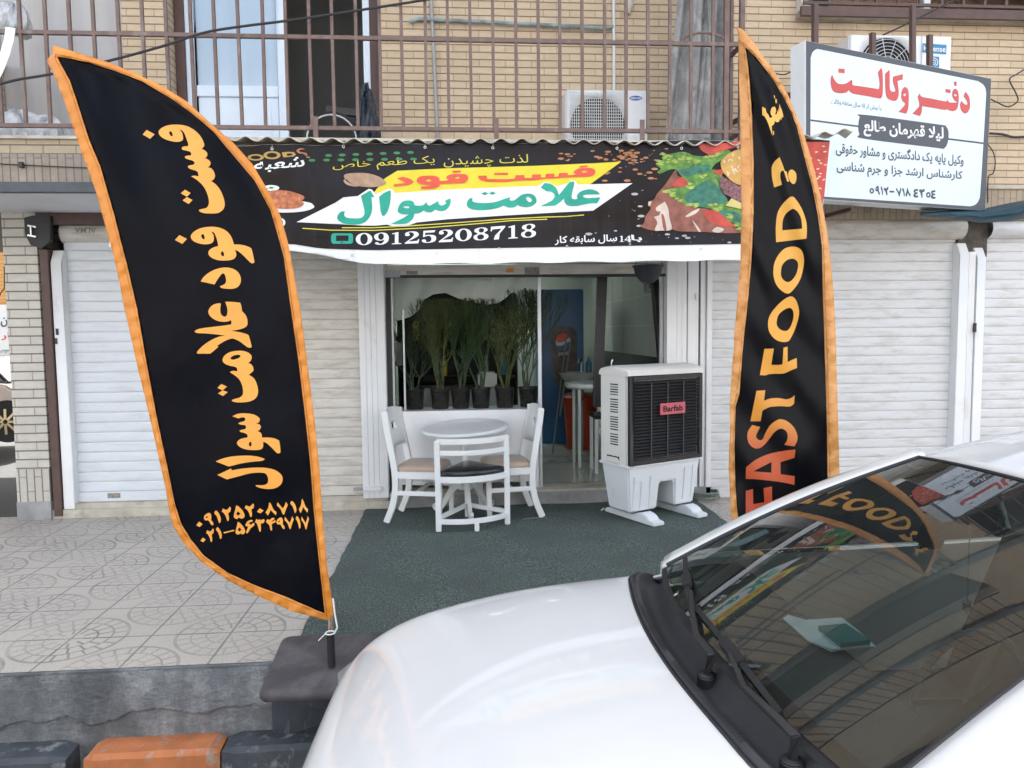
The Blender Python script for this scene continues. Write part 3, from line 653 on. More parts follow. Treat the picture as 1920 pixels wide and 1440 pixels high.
def roll(o, x0, x1, z, y, r, mat):
    m = MB(); pr = [(y+r*math.cos(t), z+r*math.sin(t)) for t in [2*math.pi*i/28 for i in range(29)]]
    m.grid(lambda u, v: Vector((x0+(x1-x0)*u, *pr[round(v*28)])), 1, 28)
    m.prism([(a, b) for a, b in pr[:-1]], lambda a, b, d: Vector((d, a, b)), x0, x0+.001); m.prism([(a, b) for a, b in pr[:-1]], lambda a, b, d: Vector((d, a, b)), x1-.001, x1)
    return m.build('shutter_roll', mat, o, smooth=True)
# left shutter
sL, zt = shutter(-3.20, -1.60, .20, 2.32, M_SHUT_L, 6.30); bottombar(sL, -3.20, -1.60, .118, 6.295, M_SHUT_L, .08)
guide(sL, -3.272, -3.185, .075, 2.10, 6.215, 6.30, M_PVC, 1); guide(sL, -3.345, -3.278, .02, 2.20, 6.20, 6.30, M_BROWN_DK)
roll(sL, -3.21, -1.60, 2.345, 6.33, .085, M_SHUT_C)
hb = MB().prism([(PY(x, y, 6.17).x, PY(x, y, 6.17).z) for x, y in ((45, 408), (62, 404), (95, 404), (95, 452), (78, 466), (58, 460), (47, 440))], lambda a, b, d: Vector((a, d, b)), 6.165, 6.21); hb.build('roll_bracket', M_BLACK, sL, bevel=.004)
b2 = MB()
for yy in (423, 441): p = PY(52, yy, 6.16); q = PY(68, yy+3, 6.16); b2.bar(p, q, .012, .012)
p = PY(59, 424, 6.16); q = PY(60, 441, 6.16); b2.bar(p, q, .03, .012); b2.build('bracket_bolt', M_STEEL, sL)
MB().box(*[c for c in (PY(200, 930, 6.26).x, PY(224, 930, 6.26).x)], 6.274, 6.277, PY(212, 934, 6.27).z, PY(212, 925, 6.27).z).build('plate', I_GREYST, sL)
p0 = Vector((0, 6.245, 0)); vs, fs = textq('ALMA', ((180, 425), (140, 425), (140, 435), (180, 435)), .012)
printed('lettering', simple('faded_green_print', (.22, .26, .20), .7), sL, [(x, 870-y-8) for x, y in vs], fs, lambda x, y: PY(x, y, 6.2435))
bw('shutter_sill', M_BEIGE_STONE, (-3.36, -.60, 6.21, 6.5, -.02, .072), (-3.34, -.62, 6.235, 6.5, .072, .116))
MB().box(PY(103, 618, 6.2).x, PY(108, 618, 6.2).x, 6.209, 6.2145, PY(105, 628, 6.2).z, PY(105, 616, 6.2).z).box(PY(101, 640, 6.2).x, PY(106, 640, 6.2).x, 6.209, 6.2145, PY(105, 645, 6.2).z, PY(105, 634, 6.2).z).build('lock', M_BLACK, sL)
# second tone of the shutter seen right of the left flag: cream, dirtier
sC, zt = shutter(-1.52, -.83, .20, 2.32, M_SHUT_C, 6.288); bottombar(sC, -1.52, -.83, .118, 6.284, M_SHUT_C, .08); MB().box(-1.60, -1.53, 6.23, 6.28, .118, 2.3).build('guide_rail', M_PVC, sC)
# left column of ribbed white profiles
cm = MB(); xx = [-.822, -.765, -.72, -.675, -.605]
for a, b in zip(xx[:-1], xx[1:]): cm.box(a, b-.004, 6.20, 6.25, .10, 2.35)
cm.box(-.822, -.605, 6.206, 6.30, .10, 2.35); cm.build('white_column', M_PVC, BL, bevel=.003)
lk = MB().box(-.86, -.66, 6.175, 6.198, .165, .20); lk.build('hasp', M_PVC, BL, bevel=.006); MB().box(-.90, -.82, 6.17, 6.19, .172, .20).build('bolt', M_GREYM, BL, bevel=.004)
# raised centre shutter above the shop window: bottom bar with stickers
sM = MB().box(-.60, 1.80, 6.25, 6.275, 1.985, 2.07).box(-.60, 1.80, 6.243, 6.25, 2.005, 2.015).box(-.60, 1.80, 6.243, 6.25, 2.03, 2.04).build('raised_shutter', M_SHUT_C, BL, bevel=.003)
MB().box(-.60, 1.80, 6.255, 6.28, 2.078, 2.35).build('slat', M_SHUT_C, sM)
MB().box(-.60, 1.80, 6.25, 6.27, 1.962, 1.985).build('rubber_seal', M_BLACK, sM)
for x0, x1, y0, y1, mt, nm in ((722, 750, 507, 520, M_GREYM, 'latch'), (762, 783, 508, 515, I_GREYST, 'sticker'), (949, 963, 503, 511, I_STICK_OR, 'sticker'), (984, 1011, 501, 514, I_GREYST, 'sticker')):
    a = PY(x0, y1, 6.242); b = PY(x1, y0, 6.242); MB().box(a.x, b.x, 6.2385, 6.2425, a.z, b.z).build(nm, mt, sM)
# right column of profiles
cm = MB()
for a, b, y in ((1.80, 1.885, 6.20), (1.89, 1.935, 6.215), (1.94, 1.985, 6.23), (1.99, 2.085, 6.22), (2.105, 2.15, 6.225), (2.153, 2.20, 6.20)): cm.box(a, b, y, 6.30, .02, 2.35)
cm.build('white_column', M_PVC, BL, bevel=.003); MB().box(2.085, 2.105, 6.26, 6.28, .05, 2.3).build('gap', M_BLACKM, BL)
a = PY(1307, 556, 6.21); MB().box(a.x-.012, a.x+.012, 6.20, 6.22, a.z-.03, a.z+.03).build('latch', M_PVC, BL, bevel=.005)
# right shutters
sR, zt = shutter(2.20, 4.46, .08, 2.36, M_SHUT_R, 6.31); bottombar(sR, 2.20, 4.46, .0, 6.305, M_SHUT_R, .08)
guide(sR, 4.44, 4.53, .0, 2.14, 6.215, 6.31, M_PVC, 1); MB().box(4.535, 4.60, 6.225, 6.31, 0, 2.16).build('guide_rail', M_PVC, sR, bevel=.003)
roll(sR, 2.20, 4.50, 2.375, 6.30, .10, M_SHUT_C)
sR2, zt = shutter(4.68, 8.0, .08, 2.36, M_SHUT_R, 6.31); guide(sR2, 4.605, 4.69, .0, 2.10, 6.215, 6.31, M_PVC, 1); roll(sR2, 4.74, 8.0, 2.37, 6.30, .09, M_SHUT_R)
MB().box(4.47, 4.74, 6.28, 6.40, 2.12, 2.46).build('roll_bracket', simple('mottled_dark_brown', (.10, .085, .07), .9, var=.4, vs=14), sR2)  # dark brown block filling the gap between the two rolls
a = PY(1828, 612, 6.21); MB().box(a.x-.012, a.x+.012, 6.205, 6.216, a.z-.05, a.z+.03).build('lock', M_BLACK, sR2)
bw('dark_beam', M_BROWN_DK, (2.2, FX1, 6.22, 6.42, 2.47, 2.53)); bw('blank_wall', M_ROOM, (2.2, FX1, 6.5, 6.55, 0, 2.6), (-3.3, -.72, 6.5, 6.55, 0, 2.6))
# ------------------------------------------------------------------ shop front and room
bw('door_step', M_STONE, (-.60, 2.2, 6.20, 6.42, -.02, .118)); bw('sill_slab', M_BEIGE_STONE, (-.60, 1.98, 6.19, 6.5, .118, .137))
bw('shop_floor', M_FLOORIN, (-.72, 1.9, 6.5, 9.9, .10, .132)); bw('inner_step', M_STONE, (.7, 1.9, 7.5, 7.55, .132, .19)); bw('shop_floor', M_FLOORIN, (-.72, 1.9, 7.55, 9.9, .15, .19))
bw('shop_wall', M_TILEW, (-.78, -.72, 6.45, 9.9, .1, 2.6), (-.78, 2.0, 9.9, 9.96, .1, 2.6)); bw('shop_ceiling', M_SOFFIT, (-.78, 2.0, 6.45, 8.65, 2.42, 2.48)); bw('shop_wall', M_TILEW, (-.78, 2.0, 8.63, 8.65, 2.48, 2.61), (1.90, 1.96, 8.65, 9.9, 2.42, 2.61))
wt = MB().box(1.90, 1.96, 6.45, 9.9, .1, .97).box(1.90, 1.96, 6.45, 9.9, 1.24, 2.42); wt.build('shop_wall', M_TILEW, BL); bw('dark_tile_band', M_TILEB, (1.898, 1.96, 6.45, 9.9, .97, 1.24))
tj = MB()
for z in (1.55, 1.85, 2.15): tj.box(1.8975, 1.90, 6.5, 9.9, z-.003, z+.003)
for y in (7.1, 7.7, 8.3, 8.9, 9.5): tj.box(1.8975, 1.90, y-.003, y+.003, 1.24, 2.42)
tj.build('tile_joint', M_GREYM, BL)
bw('window_panel', M_WHITE_PANEL, (-.545, .70, 6.30, 6.33, .19, .825)); bw('window_board', M_PVC, (-.545, .70, 6.331, 6.72, .80, .822))
bw('panel_leg', M_PVC, (.66, .70, 6.30, 6.34, .137, .19), (-.54, -.50, 6.30, 6.34, .137, .19))
MB().box(-.545, .69, 6.318, 6.326, .826, 1.965).build('shop_window_pane', M_PANE, BL); MB().box(.725, 1.20, 6.39, 6.398, .15, 1.965).build('sliding_door_pane', M_PANE, BL)
bw('mullion', M_ALU, (.693, .722, 6.30, 6.345, .14, 1.965), (-.56, -.545, 6.30, 6.345, .14, 1.965), (-.47, -.455, 6.335, 6.36, .83, 1.7), (1.775, 1.80, 6.32, 6.36, .14, 1.965))
bw('side_strip', M_BLACK, (-.535, -.48, 6.34, 6.36, 1.22, 1.42), (-.60, -.56, 6.28, 6.30, .14, 1.965))
p = MB().bar((1.27, 6.62, .80), (1.33, 6.60, 2.3), .09, .02, (0, 1, 0)); p.build('leaning_frame', M_BLACK, BL)

# the sunlit far side of the street, behind the camera: it lights the shaded shop fronts
for x0, x1, h, c, nm in ((-34, -12, 8.5, (.58, .56, .54), 'pale grey'), (-11.6, 6.5, 10.5, (.58, .59, .60), 'white stone'), (7, 30, 8, (.58, .50, .46), 'beige')):
    ob = thing('opposite_building', nm + ' sunlit building on the far side of the street', 'building', ((x0+x1)/2, -14, 0))
    MB().box(x0, x1, -20, -13.5, -.5, h).build('wall', simple('far_facade_'+nm.split()[0], c, .85, var=.08, vs=2), ob)
    k = 0; x = x0+1.2
    while x < x1-2:
        for z in (1.0, 4.2, 7.2):
            if z+1.6 < h: MB().box(x, x+1.5, -13.5, -13.46, z, z+1.6).build('window', M_BLACK, ob)
        x += 3.2
tag(MB().box(-80, 80, -13.5, -11.0, -.6, -.33).build('far_sidewalk', M_BEIGE_STONE), kind='structure')
# ================================================================== AWNING, BANNER
random.seed(11)
AWY = 5.07
def aw(u, v, dz=0):
    x = -1.75+4.55*u; lift = max(0, (x-2.2))*.16; yb = 5.42-.26*max(0, min(1, (x-2.2)/.5))
    return Vector((x, yb+(AWY-yb)*v, 2.872-.075*v+.015*math.sin(x*2*math.pi/.142)+lift*v+dz+.004*math.sin(x*3.1)))
m = MB().grid(lambda u, v: aw(u, v), 460, 2)
tag(m.build('corrugated_awning', M_CORR, smooth=True, solid=.006, sharp=60), 'narrow cream corrugated sheet jutting out above the fast food banner', 'awning')
BY = 5.12
def bw_(x, y): return .014*math.sin(x*.021+1)+.008*math.sin(x*.055+y*.02)+.004*math.sin(x*.13-y*.03)+(.02*math.sin((y-270)/220*math.pi))
def BS(lift): return lambda x, y: PY(x, y, BY+bw_(x, y)-lift*2.2)
BN = thing('shop_banner', 'dark printed vinyl banner with burger picture and phone number hanging above the shop', 'banner', PY(900, 270, BY))
topy = lambda x: 272.5-(x-470)*.0105+1.6*math.sin(x*.033)+.8*math.sin(x*.11)
boty = lambda x: 470+((x-550)/150*26 if x < 700 else 26-(x-700)*.012)+1.2*math.sin(x*.05) if x > 550 else 470-(550-x)*.02
lo = lambda x: 457+(9+(x-600)*.03 if 600 < x < 700 else (12-(x-700)*.017 if x >= 700 else (x-545)*.16)) if x > 545 else 457-(545-x)*.02
N = 70; X0b, X1b = 205, 1556
xs = [X0b+(X1b-X0b)*i/N for i in range(N+1)]
skirt = [(x, topy(x)) for x in xs] + [(1549, 330), (1543, 385), (1538, 440), (1534, 482)] + [(x, boty(x)) for x in reversed(xs[:-1])]
skirt = skirt[:N+1] + [(1549, 330), (1543, 385), (1538, 440)] + [(1534, boty(1534))] + [(x, boty(x)) for x in reversed(xs) if x < 1530]
vs, fs = fill2d([skirt]); printed('cloth', I_WHITE, BN, vs, fs, BS(0), 14, .003)
dark = [(x, topy(x)+.3) for x in xs[1:]] + [(1548, 330), (1542, 385), (1538, 440), (1536, lo(1536))] + [(x, lo(x)) for x in reversed(xs[1:]) if x < 1530]
vs, fs = fill2d([dark]); printed('dark_print', M_BANNER, BN, vs, fs, BS(.002), 14)
def sp_(pts, ox, oy, k): return [(ox+p[0]/k, oy+p[1]/k) + tuple(p[2:]) for p in pts]
def art(name, mat, polys, lift, cut=14, smoothp=True, parent=BN, S=BS):
    cut = 14 if S is BS else cut
    vs, fs = fill2d([crom(p) if smoothp else p for p in polys]); return printed(name, mat, parent, vs, fs, S(lift), cut)
art('yellow_shape', I_YEL, [[(701, 362), (705, 356), (722, 334), (745, 320), (840, 315.5), (1000, 311), (1113, 306), (1165, 303), (1106, 346), (840, 357), (740, 364)]], .0034, 14, False)
art('white_shape', I_WHITE, [[(556, 416.5), (629, 380), (644, 370), (671, 367.5), (691, 354), (697, 355), (704, 363), (712, 361), (728, 354), (736, 355), (740, 362), (840, 355.3), (1008, 348.5), (1013, 346), (1020, 341), (1030, 342), (1042, 349), (1062, 345), (1072, 338), (1080, 340), (1083, 346), (1186, 343.5), (1112, 395), (1050, 398), (940, 404.5), (840, 411), (782, 417), (765, 423), (735, 424), (726, 421), (705, 423), (680, 423), (640, 420.5)]], .0046, 14, False)
c_ = 0
fe_b = [(360, 187, c_), (465, 187, c_), (470, 215), (500, 228), (700, 228), (790, 225, c_), (808, 210, c_), (808, 183, c_), (915, 180, c_), (918, 215, c_), (1005, 213, c_), (1013, 175, c_), (1113, 172, c_), (1118, 210, c_), (1170, 208, c_), (1173, 168, c_), (1275, 163, c_), (1280, 203, c_), (1325, 198, c_), (1333, 157, c_), (1435, 152, c_), (1440, 180, c_), (1500, 178), (1545, 172, c_), (1515, 155), (1512, 135), (1560, 105), (1640, 95), (1720, 97), (1765, 120), (1765, 155), (1740, 185), (1680, 200), (1560, 203), (1400, 210), (1300, 220), (1150, 225), (1050, 240), (900, 245), (800, 250), (700, 262), (500, 262), (420, 250), (375, 225)]
rect = lambda *p: [(x, y, 0) for x, y in p]
A7 = lambda p: sp_(p, 840, 300, 6.4)
A6 = lambda p: sp_(p, 620, 300, 6.4)
red = [A7(fe_b), A7([(1605, 140), (1635, 128), (1665, 135), (1660, 148), (1620, 150)]), A7(rect((1580, 72), (1675, 65), (1675, 85), (1580, 92))), A7(rect((555, 153), (720, 153), (720, 178), (555, 178))),
       A6([(1035, 235), (1070, 200), (1160, 188), (1250, 190), (1300, 215), (1308, 250, 0), (1380, 248), (1420, 240, 0), (1390, 215), (1400, 190), (1450, 170), (1550, 165), (1630, 175), (1650, 210), (1640, 245), (1600, 275), (1500, 282), (1400, 285), (1310, 292, 0), (1300, 320), (1250, 340), (1180, 347), (1085, 347, 0), (1085, 318, 0), (1200, 310), (1150, 300), (1080, 290), (1040, 265)]),
       A6([(1142, 245), (1170, 230), (1205, 238), (1200, 255), (1165, 258)]), A6([(1490, 212), (1515, 198), (1545, 205), (1540, 222), (1505, 225)]), A6(rect((1462, 128), (1560, 123), (1560, 150), (1462, 152))),
       A6([(757, 290, 0), (870, 278), (885, 265), (795, 217, 0), (870, 200, 0), (950, 225), (990, 255), (970, 285), (900, 305), (757, 317, 0)])]
art('red_letters', I_RED, red, .0052)
grn = [A7([(1105, 555, 0), (1180, 520), (1240, 490), (1272, 455), (1280, 420), (1250, 385), (1205, 372, 0), (1190, 378, 0), (1115, 330, 0), (1160, 275, 0), (1240, 290), (1300, 340), (1330, 420, 0), (1380, 360), (1450, 275), (1490, 260), (1515, 265), (1505, 330), (1485, 420), (1490, 460), (1520, 470), (1555, 465, 0), (1548, 430), (1580, 385), (1650, 357), (1720, 352), (1790, 375), (1823, 412, 0), (1740, 412), (1660, 415), (1620, 430), (1650, 455), (1720, 455), (1830, 448, 0), (1790, 520, 0), (1700, 520), (1620, 535), (1540, 550), (1450, 548), (1410, 525), (1395, 490), (1393, 462, 0), (1340, 510), (1285, 547, 0)]),
       A7([(225, 530), (235, 490), (265, 460), (295, 458), (290, 480), (310, 505), (380, 515), (480, 515), (580, 500), (680, 465), (755, 445, 0), (740, 475), (760, 488), (800, 480), (840, 450), (890, 415), (960, 403), (1030, 420), (1060, 470), (1055, 515), (1000, 555), (930, 565), (870, 555), (835, 540, 0), (800, 565), (730, 570), (690, 555), (665, 545, 0), (600, 575), (480, 597), (350, 600), (270, 585), (235, 560)]),
       A7([(935, 450), (965, 440), (1000, 465), (1005, 495), (975, 505), (945, 480)]), A7(rect((400, 405), (440, 382), (485, 400), (445, 422))), A7(rect((488, 400), (535, 378), (575, 398), (535, 420))),
       A6([(715, 770, 0), (800, 730), (880, 690), (935, 655, 0), (870, 650), (815, 630), (805, 595), (825, 540), (870, 495), (940, 485), (990, 500), (1010, 540), (1060, 548), (1110, 540), (1150, 505, 0), (1165, 540), (1200, 543), (1240, 520), (1290, 493, 0), (1300, 530), (1340, 545), (1385, 520), (1375, 490), (1435, 460, 0), (1440, 500), (1420, 560), (1370, 605), (1310, 612), (1255, 595, 0), (1210, 625), (1150, 622), (1115, 605, 0), (1070, 635), (1005, 645, 0), (990, 700), (940, 745), (880, 765)]),
       A6([(870, 565), (905, 552), (940, 560), (940, 575), (900, 578)]), A6([(580, 440, 0), (650, 390), (718, 362, 0), (722, 430), (710, 530), (680, 620), (640, 670), (610, 650), (595, 580)]),
       A6([(363, 430, 0), (475, 365, 0), (525, 445, 0), (490, 447, 0), (497, 530), (495, 610), (470, 680), (420, 740), (340, 770), (230, 772), (140, 755), (85, 715), (80, 675), (110, 630), (150, 615), (170, 625), (160, 655), (190, 690), (280, 700), (360, 695), (400, 660), (405, 610), (385, 520)])]
art('green_letters', I_GRN, grn, .0058)
# two thin rules
def strip(pts, w):
    return [(x, y-w/2) for x, y in pts] + [(x, y+w/2) for x, y in reversed(pts)]
art('rule_lines', I_LIME, [strip([(567, 428), (620, 431.5), (700, 432), (800, 427), (900, 419), (960, 413.5), (1026, 411)], 1.7), strip([(641, 427), (700, 427), (760, 424), (850, 418), (950, 410.5), (1020, 407), (1060, 406), (1095, 403)], 1.7)], .0034, 14, False)
# serif figures of the phone number, drawn in a unit box (y down)
def ell(cx, cy, rx, ry, n=22): return [(cx+rx*math.cos(2*math.pi*i/n), cy+ry*math.sin(2*math.pi*i/n)) for i in range(n)]
DIG = {'0': [ell(.5, .5, .5, .5), ell(.5, .5, .23, .43)],
 '1': [[(.12, .1), (.62, 0), (.62, .9), (.86, .94), (.86, 1), (.1, 1), (.1, .94), (.34, .9), (.34, .16), (.12, .16)]],
 '2': [crom([(.06, .3), (.1, .1), (.4, 0), (.75, .04), (.92, .22), (.86, .42), (.6, .6), (.3, .8), (.8, .8, 0), (.9, .66, 0), (.95, .66, 0), (.9, 1, 0), (.03, 1, 0), (.06, .9, 0), (.4, .6), (.6, .35), (.58, .15), (.4, .06), (.28, .12), (.36, .26), (.28, .36), (.14, .36)])],
 '5': [crom([(.14, 0, 0), (.9, 0, 0), (.82, .17, 0), (.26, .17, 0), (.24, .38, 0), (.5, .34), (.85, .42), (.95, .65), (.85, .9), (.5, 1), (.15, .95), (.04, .8), (.14, .7), (.3, .76), (.3, .9), (.46, .94), (.62, .84), (.64, .6), (.5, .43), (.3, .46), (.16, .52, 0), (.12, .5, 0)])],
 '7': [[(.06, 0), (.96, 0), (.96, .1), (.62, .55), (.56, 1), (.24, 1), (.32, .7), (.74, .2), (.3, .2), (.14, .24), (.1, .36), (.04, .36)]],
 '8': [crom([(.5, 0), (.82, .06), (.92, .24), (.72, .44), (.94, .6), (.96, .8), (.78, .96), (.5, 1), (.2, .96), (.04, .8), (.08, .6), (.3, .48), (.1, .3), (.14, .1)]), ell(.53, .23, .17, .17), ell(.48, .74, .22, .2)],
 '9': [crom([(.5, 0), (.82, .1), (.96, .4), (.9, .75), (.65, .96), (.35, 1), (.12, .93), (.1, .82), (.24, .78), (.4, .92), (.58, .84), (.68, .6), (.5, .66), (.2, .62), (.04, .4), (.1, .15)]), ell(.47, .33, .18, .27)]}
nm = '09125208718'; w_ = [1.05, 1, .8, 1, 1, 1, 1.05, 1, 1, .8, 1]; tot = sum(w_); acc = 0; polys = []
for ch, w in zip(nm, w_):
    u0 = acc/tot; u1 = (acc+w*.93)/tot; acc += w
    def F(x, y, u0=u0, u1=u1):
        u = u0+(u1-u0)*x; px = 667+(1008-667)*u; top = 437-18.5*u**1.5; bot = 460-(460-444.5)*u**1.3
        return px, top+(bot-top)*y
    for p in DIG[ch]: polys.append([F(x, y) for x, y in p])
art('phone_digits', I_WHITE, polys, .0034, 0, False)
def rrect(x0, y0, x1, y1, r, n=4):
    out = []
    for cx, cy, a0 in ((x1-r, y0+r, -90), (x1-r, y1-r, 0), (x0+r, y1-r, 90), (x0+r, y0+r, 180)):
        for i in range(n+1): a = R(a0+90*i/n); out.append((cx+r*math.cos(a), cy+r*math.sin(a)))
    return out
art('phone_icon', I_GRN, [rrect(621, 437.5, 662, 457, 5), rrect(630, 441.5, 653.5, 452, 1), ell(641, 454.6, 3, .7, 8)], .0034, 0, False)
T = []
def bt(body, q, bold=0., fa=True, space=1.): T.append(textq(body, q, bold, fa, space))
q4 = lambda x0, x1, yl, yr, hl, hr: ((x0, yl-hl), (x1, yr-hr), (x1, yr), (x0, yl))
bt('با', q4(1183, 1204, 453, 454, 13, 13), .02); bt('سال سابقه کار', q4(1040, 1157, 460, 456, 17, 17), .02)
printed('small_white_text', I_WHITE, BN, *join2d(T), BS(.0034), 14); T = []
polys = []
for ch, a, b in (('1', 1161, 1171), ('4', 1171, 1184)):
    ps = DIG[ch] if ch != '4' else [[(.6, 0), (.8, 0), (.8, .62), (.98, .62), (.98, .76), (.8, .76), (.8, .92), (.95, .95), (.95, 1), (.4, 1), (.4, .95), (.55, .92), (.55, .76), (.02, .76), (.02, .66)], [(.55, .2), (.2, .62), (.55, .62)]]
    for p in ps: polys.append([(a+(b-a)*x, 442+11.5*y) for x, y in p])
art('small_digits', I_WHITE, polys, .0034, 0, False)
bt('لذت چشیدن', q4(832, 990, 316, 311, 24, 22), -.006); bt('یک طعم خاص', q4(624, 815, 322, 313, 19, 22), -.006)
printed('yellow_script', I_LIME, BN, *join2d(T), BS(.0034), 14); T = []
bt('شعبه', q4(476, 571, 325, 317, 24, 24), .018); printed('branch_word', I_WHITE, BN, *join2d(T), BS(.0034), 14); T = []
B4 = lambda p: sp_(p, 455, 260, 6.55)
art('gold_letters', I_GOLD, [B4(ell(160, 230, 100, 40)), B4(ell(160, 230, 62, 22)), B4(ell(360, 203, 105, 50)), B4(ell(360, 203, 65, 29)),
    B4([(480, 170), (560, 160), (630, 165), (655, 195), (630, 218), (500, 230)]), B4([(540, 185), (590, 180), (615, 192), (600, 205), (548, 212)])], .0034, 0, False)
art('orange_mark', I_SPICE, [B4(crom([(660, 150), (690, 122), (740, 120), (760, 130), (720, 132), (690, 150), (720, 165), (780, 175), (795, 200), (780, 215), (765, 200), (740, 185), (690, 180)])), B4(ell(803, 228, 24, 9))], .0034, 0, False)
art('green_dots', I_DOT, [ell(585+27.2*i, 300.5-.35*i, 6.4, 2.7, 12) for i in range(8)] + [ell(616+25.6*i, 291.5-.95*i, 6.4, 2.7, 12) for i in range(7)], .0034, 0, False)
# pictures of food
art('bread_picture', I_BUN, [crom([(647, 327), (665, 324.3), (690, 325), (712, 332), (723, 341), (718, 347), (700, 351), (675, 349.5), (655, 343), (646, 334)]), crom([(644, 339), (649, 336), (660, 345), (672, 349), (662, 349.5), (650, 346)])], .0058, 0, False)
art('plate_picture', I_WHITE, [B4(crom([(180, 800), (300, 880), (440, 905), (620, 905), (780, 885), (870, 850), (868, 815), (800, 780), (500, 740), (250, 740)])), B4(ell(350, 605, 100, 36)), B4(ell(440, 1030, 85, 62)), B4(ell(430, 1030, 66, 50))], .0034, 14, False)
art('chicken_picture', I_CHICK, [B4(crom([(200, 700), (300, 650), (450, 632), (600, 650), (740, 700), (755, 735), (730, 765), (755, 800), (700, 845), (560, 865), (400, 850), (250, 790)]))], .0044, 14, False)
random.seed(3)
art('sauce_picture', I_DOT, [B4(ell(350, 603, 30, 12, 10)), B4(ell(300, 612, 14, 6, 8))], .0044, 0, False)
C5 = lambda p: sp_(p, 1120, 255, 6.4)
for p_ in [C5(crom([(700, 340), (780, 290), (790, 230), (900, 210), (1000, 190), (1080, 200), (1150, 230), (1300, 240), (1450, 180), (1560, 165), (1600, 200), (1520, 270), (1400, 350), (1340, 470), (1250, 520), (1100, 560), (1000, 470), (940, 400), (850, 410), (760, 450), (720, 430), (760, 390)])),
    C5(crom([(830, 640), (900, 620), (1050, 560), (1200, 480), (1400, 400), (1500, 480), (1480, 640), (1560, 780), (1720, 880), (1726, 1130), (1650, 1060), (1560, 1010), (1480, 940), (1350, 870), (1200, 850), (1050, 830), (960, 760), (880, 720)]))]: art('lettuce_picture', I_LETT, [p_], .0034, 14, False)
for p_ in [C5(crom([(1050, 760), (1100, 660), (1220, 580), (1330, 540), (1450, 600), (1500, 680), (1560, 780), (1400, 830), (1250, 850), (1130, 820)])), C5(crom([(960, 420), (1100, 380), (1250, 350), (1360, 350), (1330, 430), (1200, 450), (1080, 490)])), C5(crom([(1450, 900), (1600, 900), (1720, 950), (1720, 1040), (1600, 990), (1500, 950)]))]: art('leaf_picture', I_LETT2, [p_], .0042, 14, False)
fr = []
for x, y, k in ((830, 240, 5), (900, 300, 6), (1050, 260, 6), (1150, 300, 4), (1330, 250, 4), (1450, 210, 5), (860, 660, 7), (930, 700, 7), (980, 760, 6), (1100, 600, 5), (1150, 820, 4), (1380, 840, 6), (1450, 880, 6), (1560, 960, 5), (1680, 1100, 5), (1250, 490, 4), (780, 320, 4)):
    for i in range(k):
        a = random.uniform(0, 6.28); fx = x+random.uniform(-55, 55); fy = y+random.uniform(-26, 26); r1 = random.uniform(14, 34)
        fr.append(C5([(fx+r1*(1+.5*(j % 2))*math.cos(a+j*.7), fy+.45*r1*(1+.5*(j % 2))*math.sin(a+j*.7)) for j in range(9)]))
for i, p in enumerate(fr): pass
fv = [(p, [tuple(range(len(p)))]) for p in fr]
printed('frill_picture', I_LIMEG, BN, *join2d(fv), BS(.0050), 14)
art('bacon_picture', I_MEAT, [C5(crom([(505, 1085, 0), (560, 1040), (580, 960), (640, 870), (610, 800), (680, 760), (720, 690), (800, 600), (840, 545), (870, 500), (940, 405), (960, 470), (1000, 500), (1080, 580), (900, 630), (850, 650), (880, 720), (960, 770), (1060, 830), (1200, 860), (1340, 880), (1480, 960), (1600, 1080), (1720, 1120), (1720, 1160), (1500, 1165), (1250, 1150), (1000, 1145), (880, 1120), (760, 1138), (640, 1130), (560, 1105)]))], .0048, 14, False)
for p_ in [C5(crom([(700, 870), (810, 785, 0), (850, 870), (865, 980), (890, 1120), (760, 1135), (690, 1130), (720, 1040), (680, 970, 0), (750, 940)])), C5(crom([(1140, 1010), (1200, 1080), (1240, 1145), (1215, 1145), (1180, 1090)])), C5(crom([(1060, 960), (1150, 900), (1230, 870), (1180, 930), (1090, 970)])), C5(crom([(1380, 1140), (1440, 1090), (1520, 1120), (1460, 1160)])), C5(crom([(615, 790), (650, 785), (630, 840), (612, 830)]))]: art('bacon_fat_picture', I_FAT, [p_], .0056, 14, False)
art('bacon_lean_picture', I_MEAT, [C5(crom([(770, 940), (800, 960), (830, 1120), (800, 1125), (780, 1040)])), C5(ell(740, 915, 22, 10, 9))], .0062, 0, False)
for p_ in [C5(crom([(1280, 900), (1400, 890), (1500, 950), (1600, 1040), (1660, 1085), (1500, 1085), (1380, 1050), (1300, 980)])), C5(crom([(1225, 90), (1240, 160), (1300, 205), (1370, 235), (1440, 200), (1560, 160), (1700, 120), (1726, 60), (1600, 75), (1400, 95)])), C5(crom([(1010, 490), (1090, 575), (1000, 610), (900, 590)])), C5([(1375, 430), (1490, 395), (1520, 450), (1470, 470)]),
    [(1500, 266), (1556, 266), (1550, 320), (1545, 372), (1536, 388), (1515, 372), (1500, 320)]]: art('tomato_picture', I_TOM, [p_], .0056, 14, False)
art('bun_picture', I_BUN2, [C5(crom([(1480, 340), (1500, 280), (1580, 210), (1700, 160), (1900, 140), (2150, 190), (2300, 330), (2200, 480), (1900, 580), (1720, 590), (1600, 530), (1510, 430)]))], .0062, 14, False)
art('patty_picture', I_PATTY, [C5(crom([(1460, 530), (1510, 490), (1600, 540), (1720, 600), (2000, 620), (2150, 560), (2200, 700), (2000, 800), (1720, 790), (1600, 730), (1510, 680)]))], .0068, 14, False)
art('cheese_picture', I_CHEESE, [C5([(1540, 835), (1610, 745), (1660, 770), (1720, 800), (1900, 820), (1900, 880), (1720, 875)])], .0074, 14, False)
sd = []
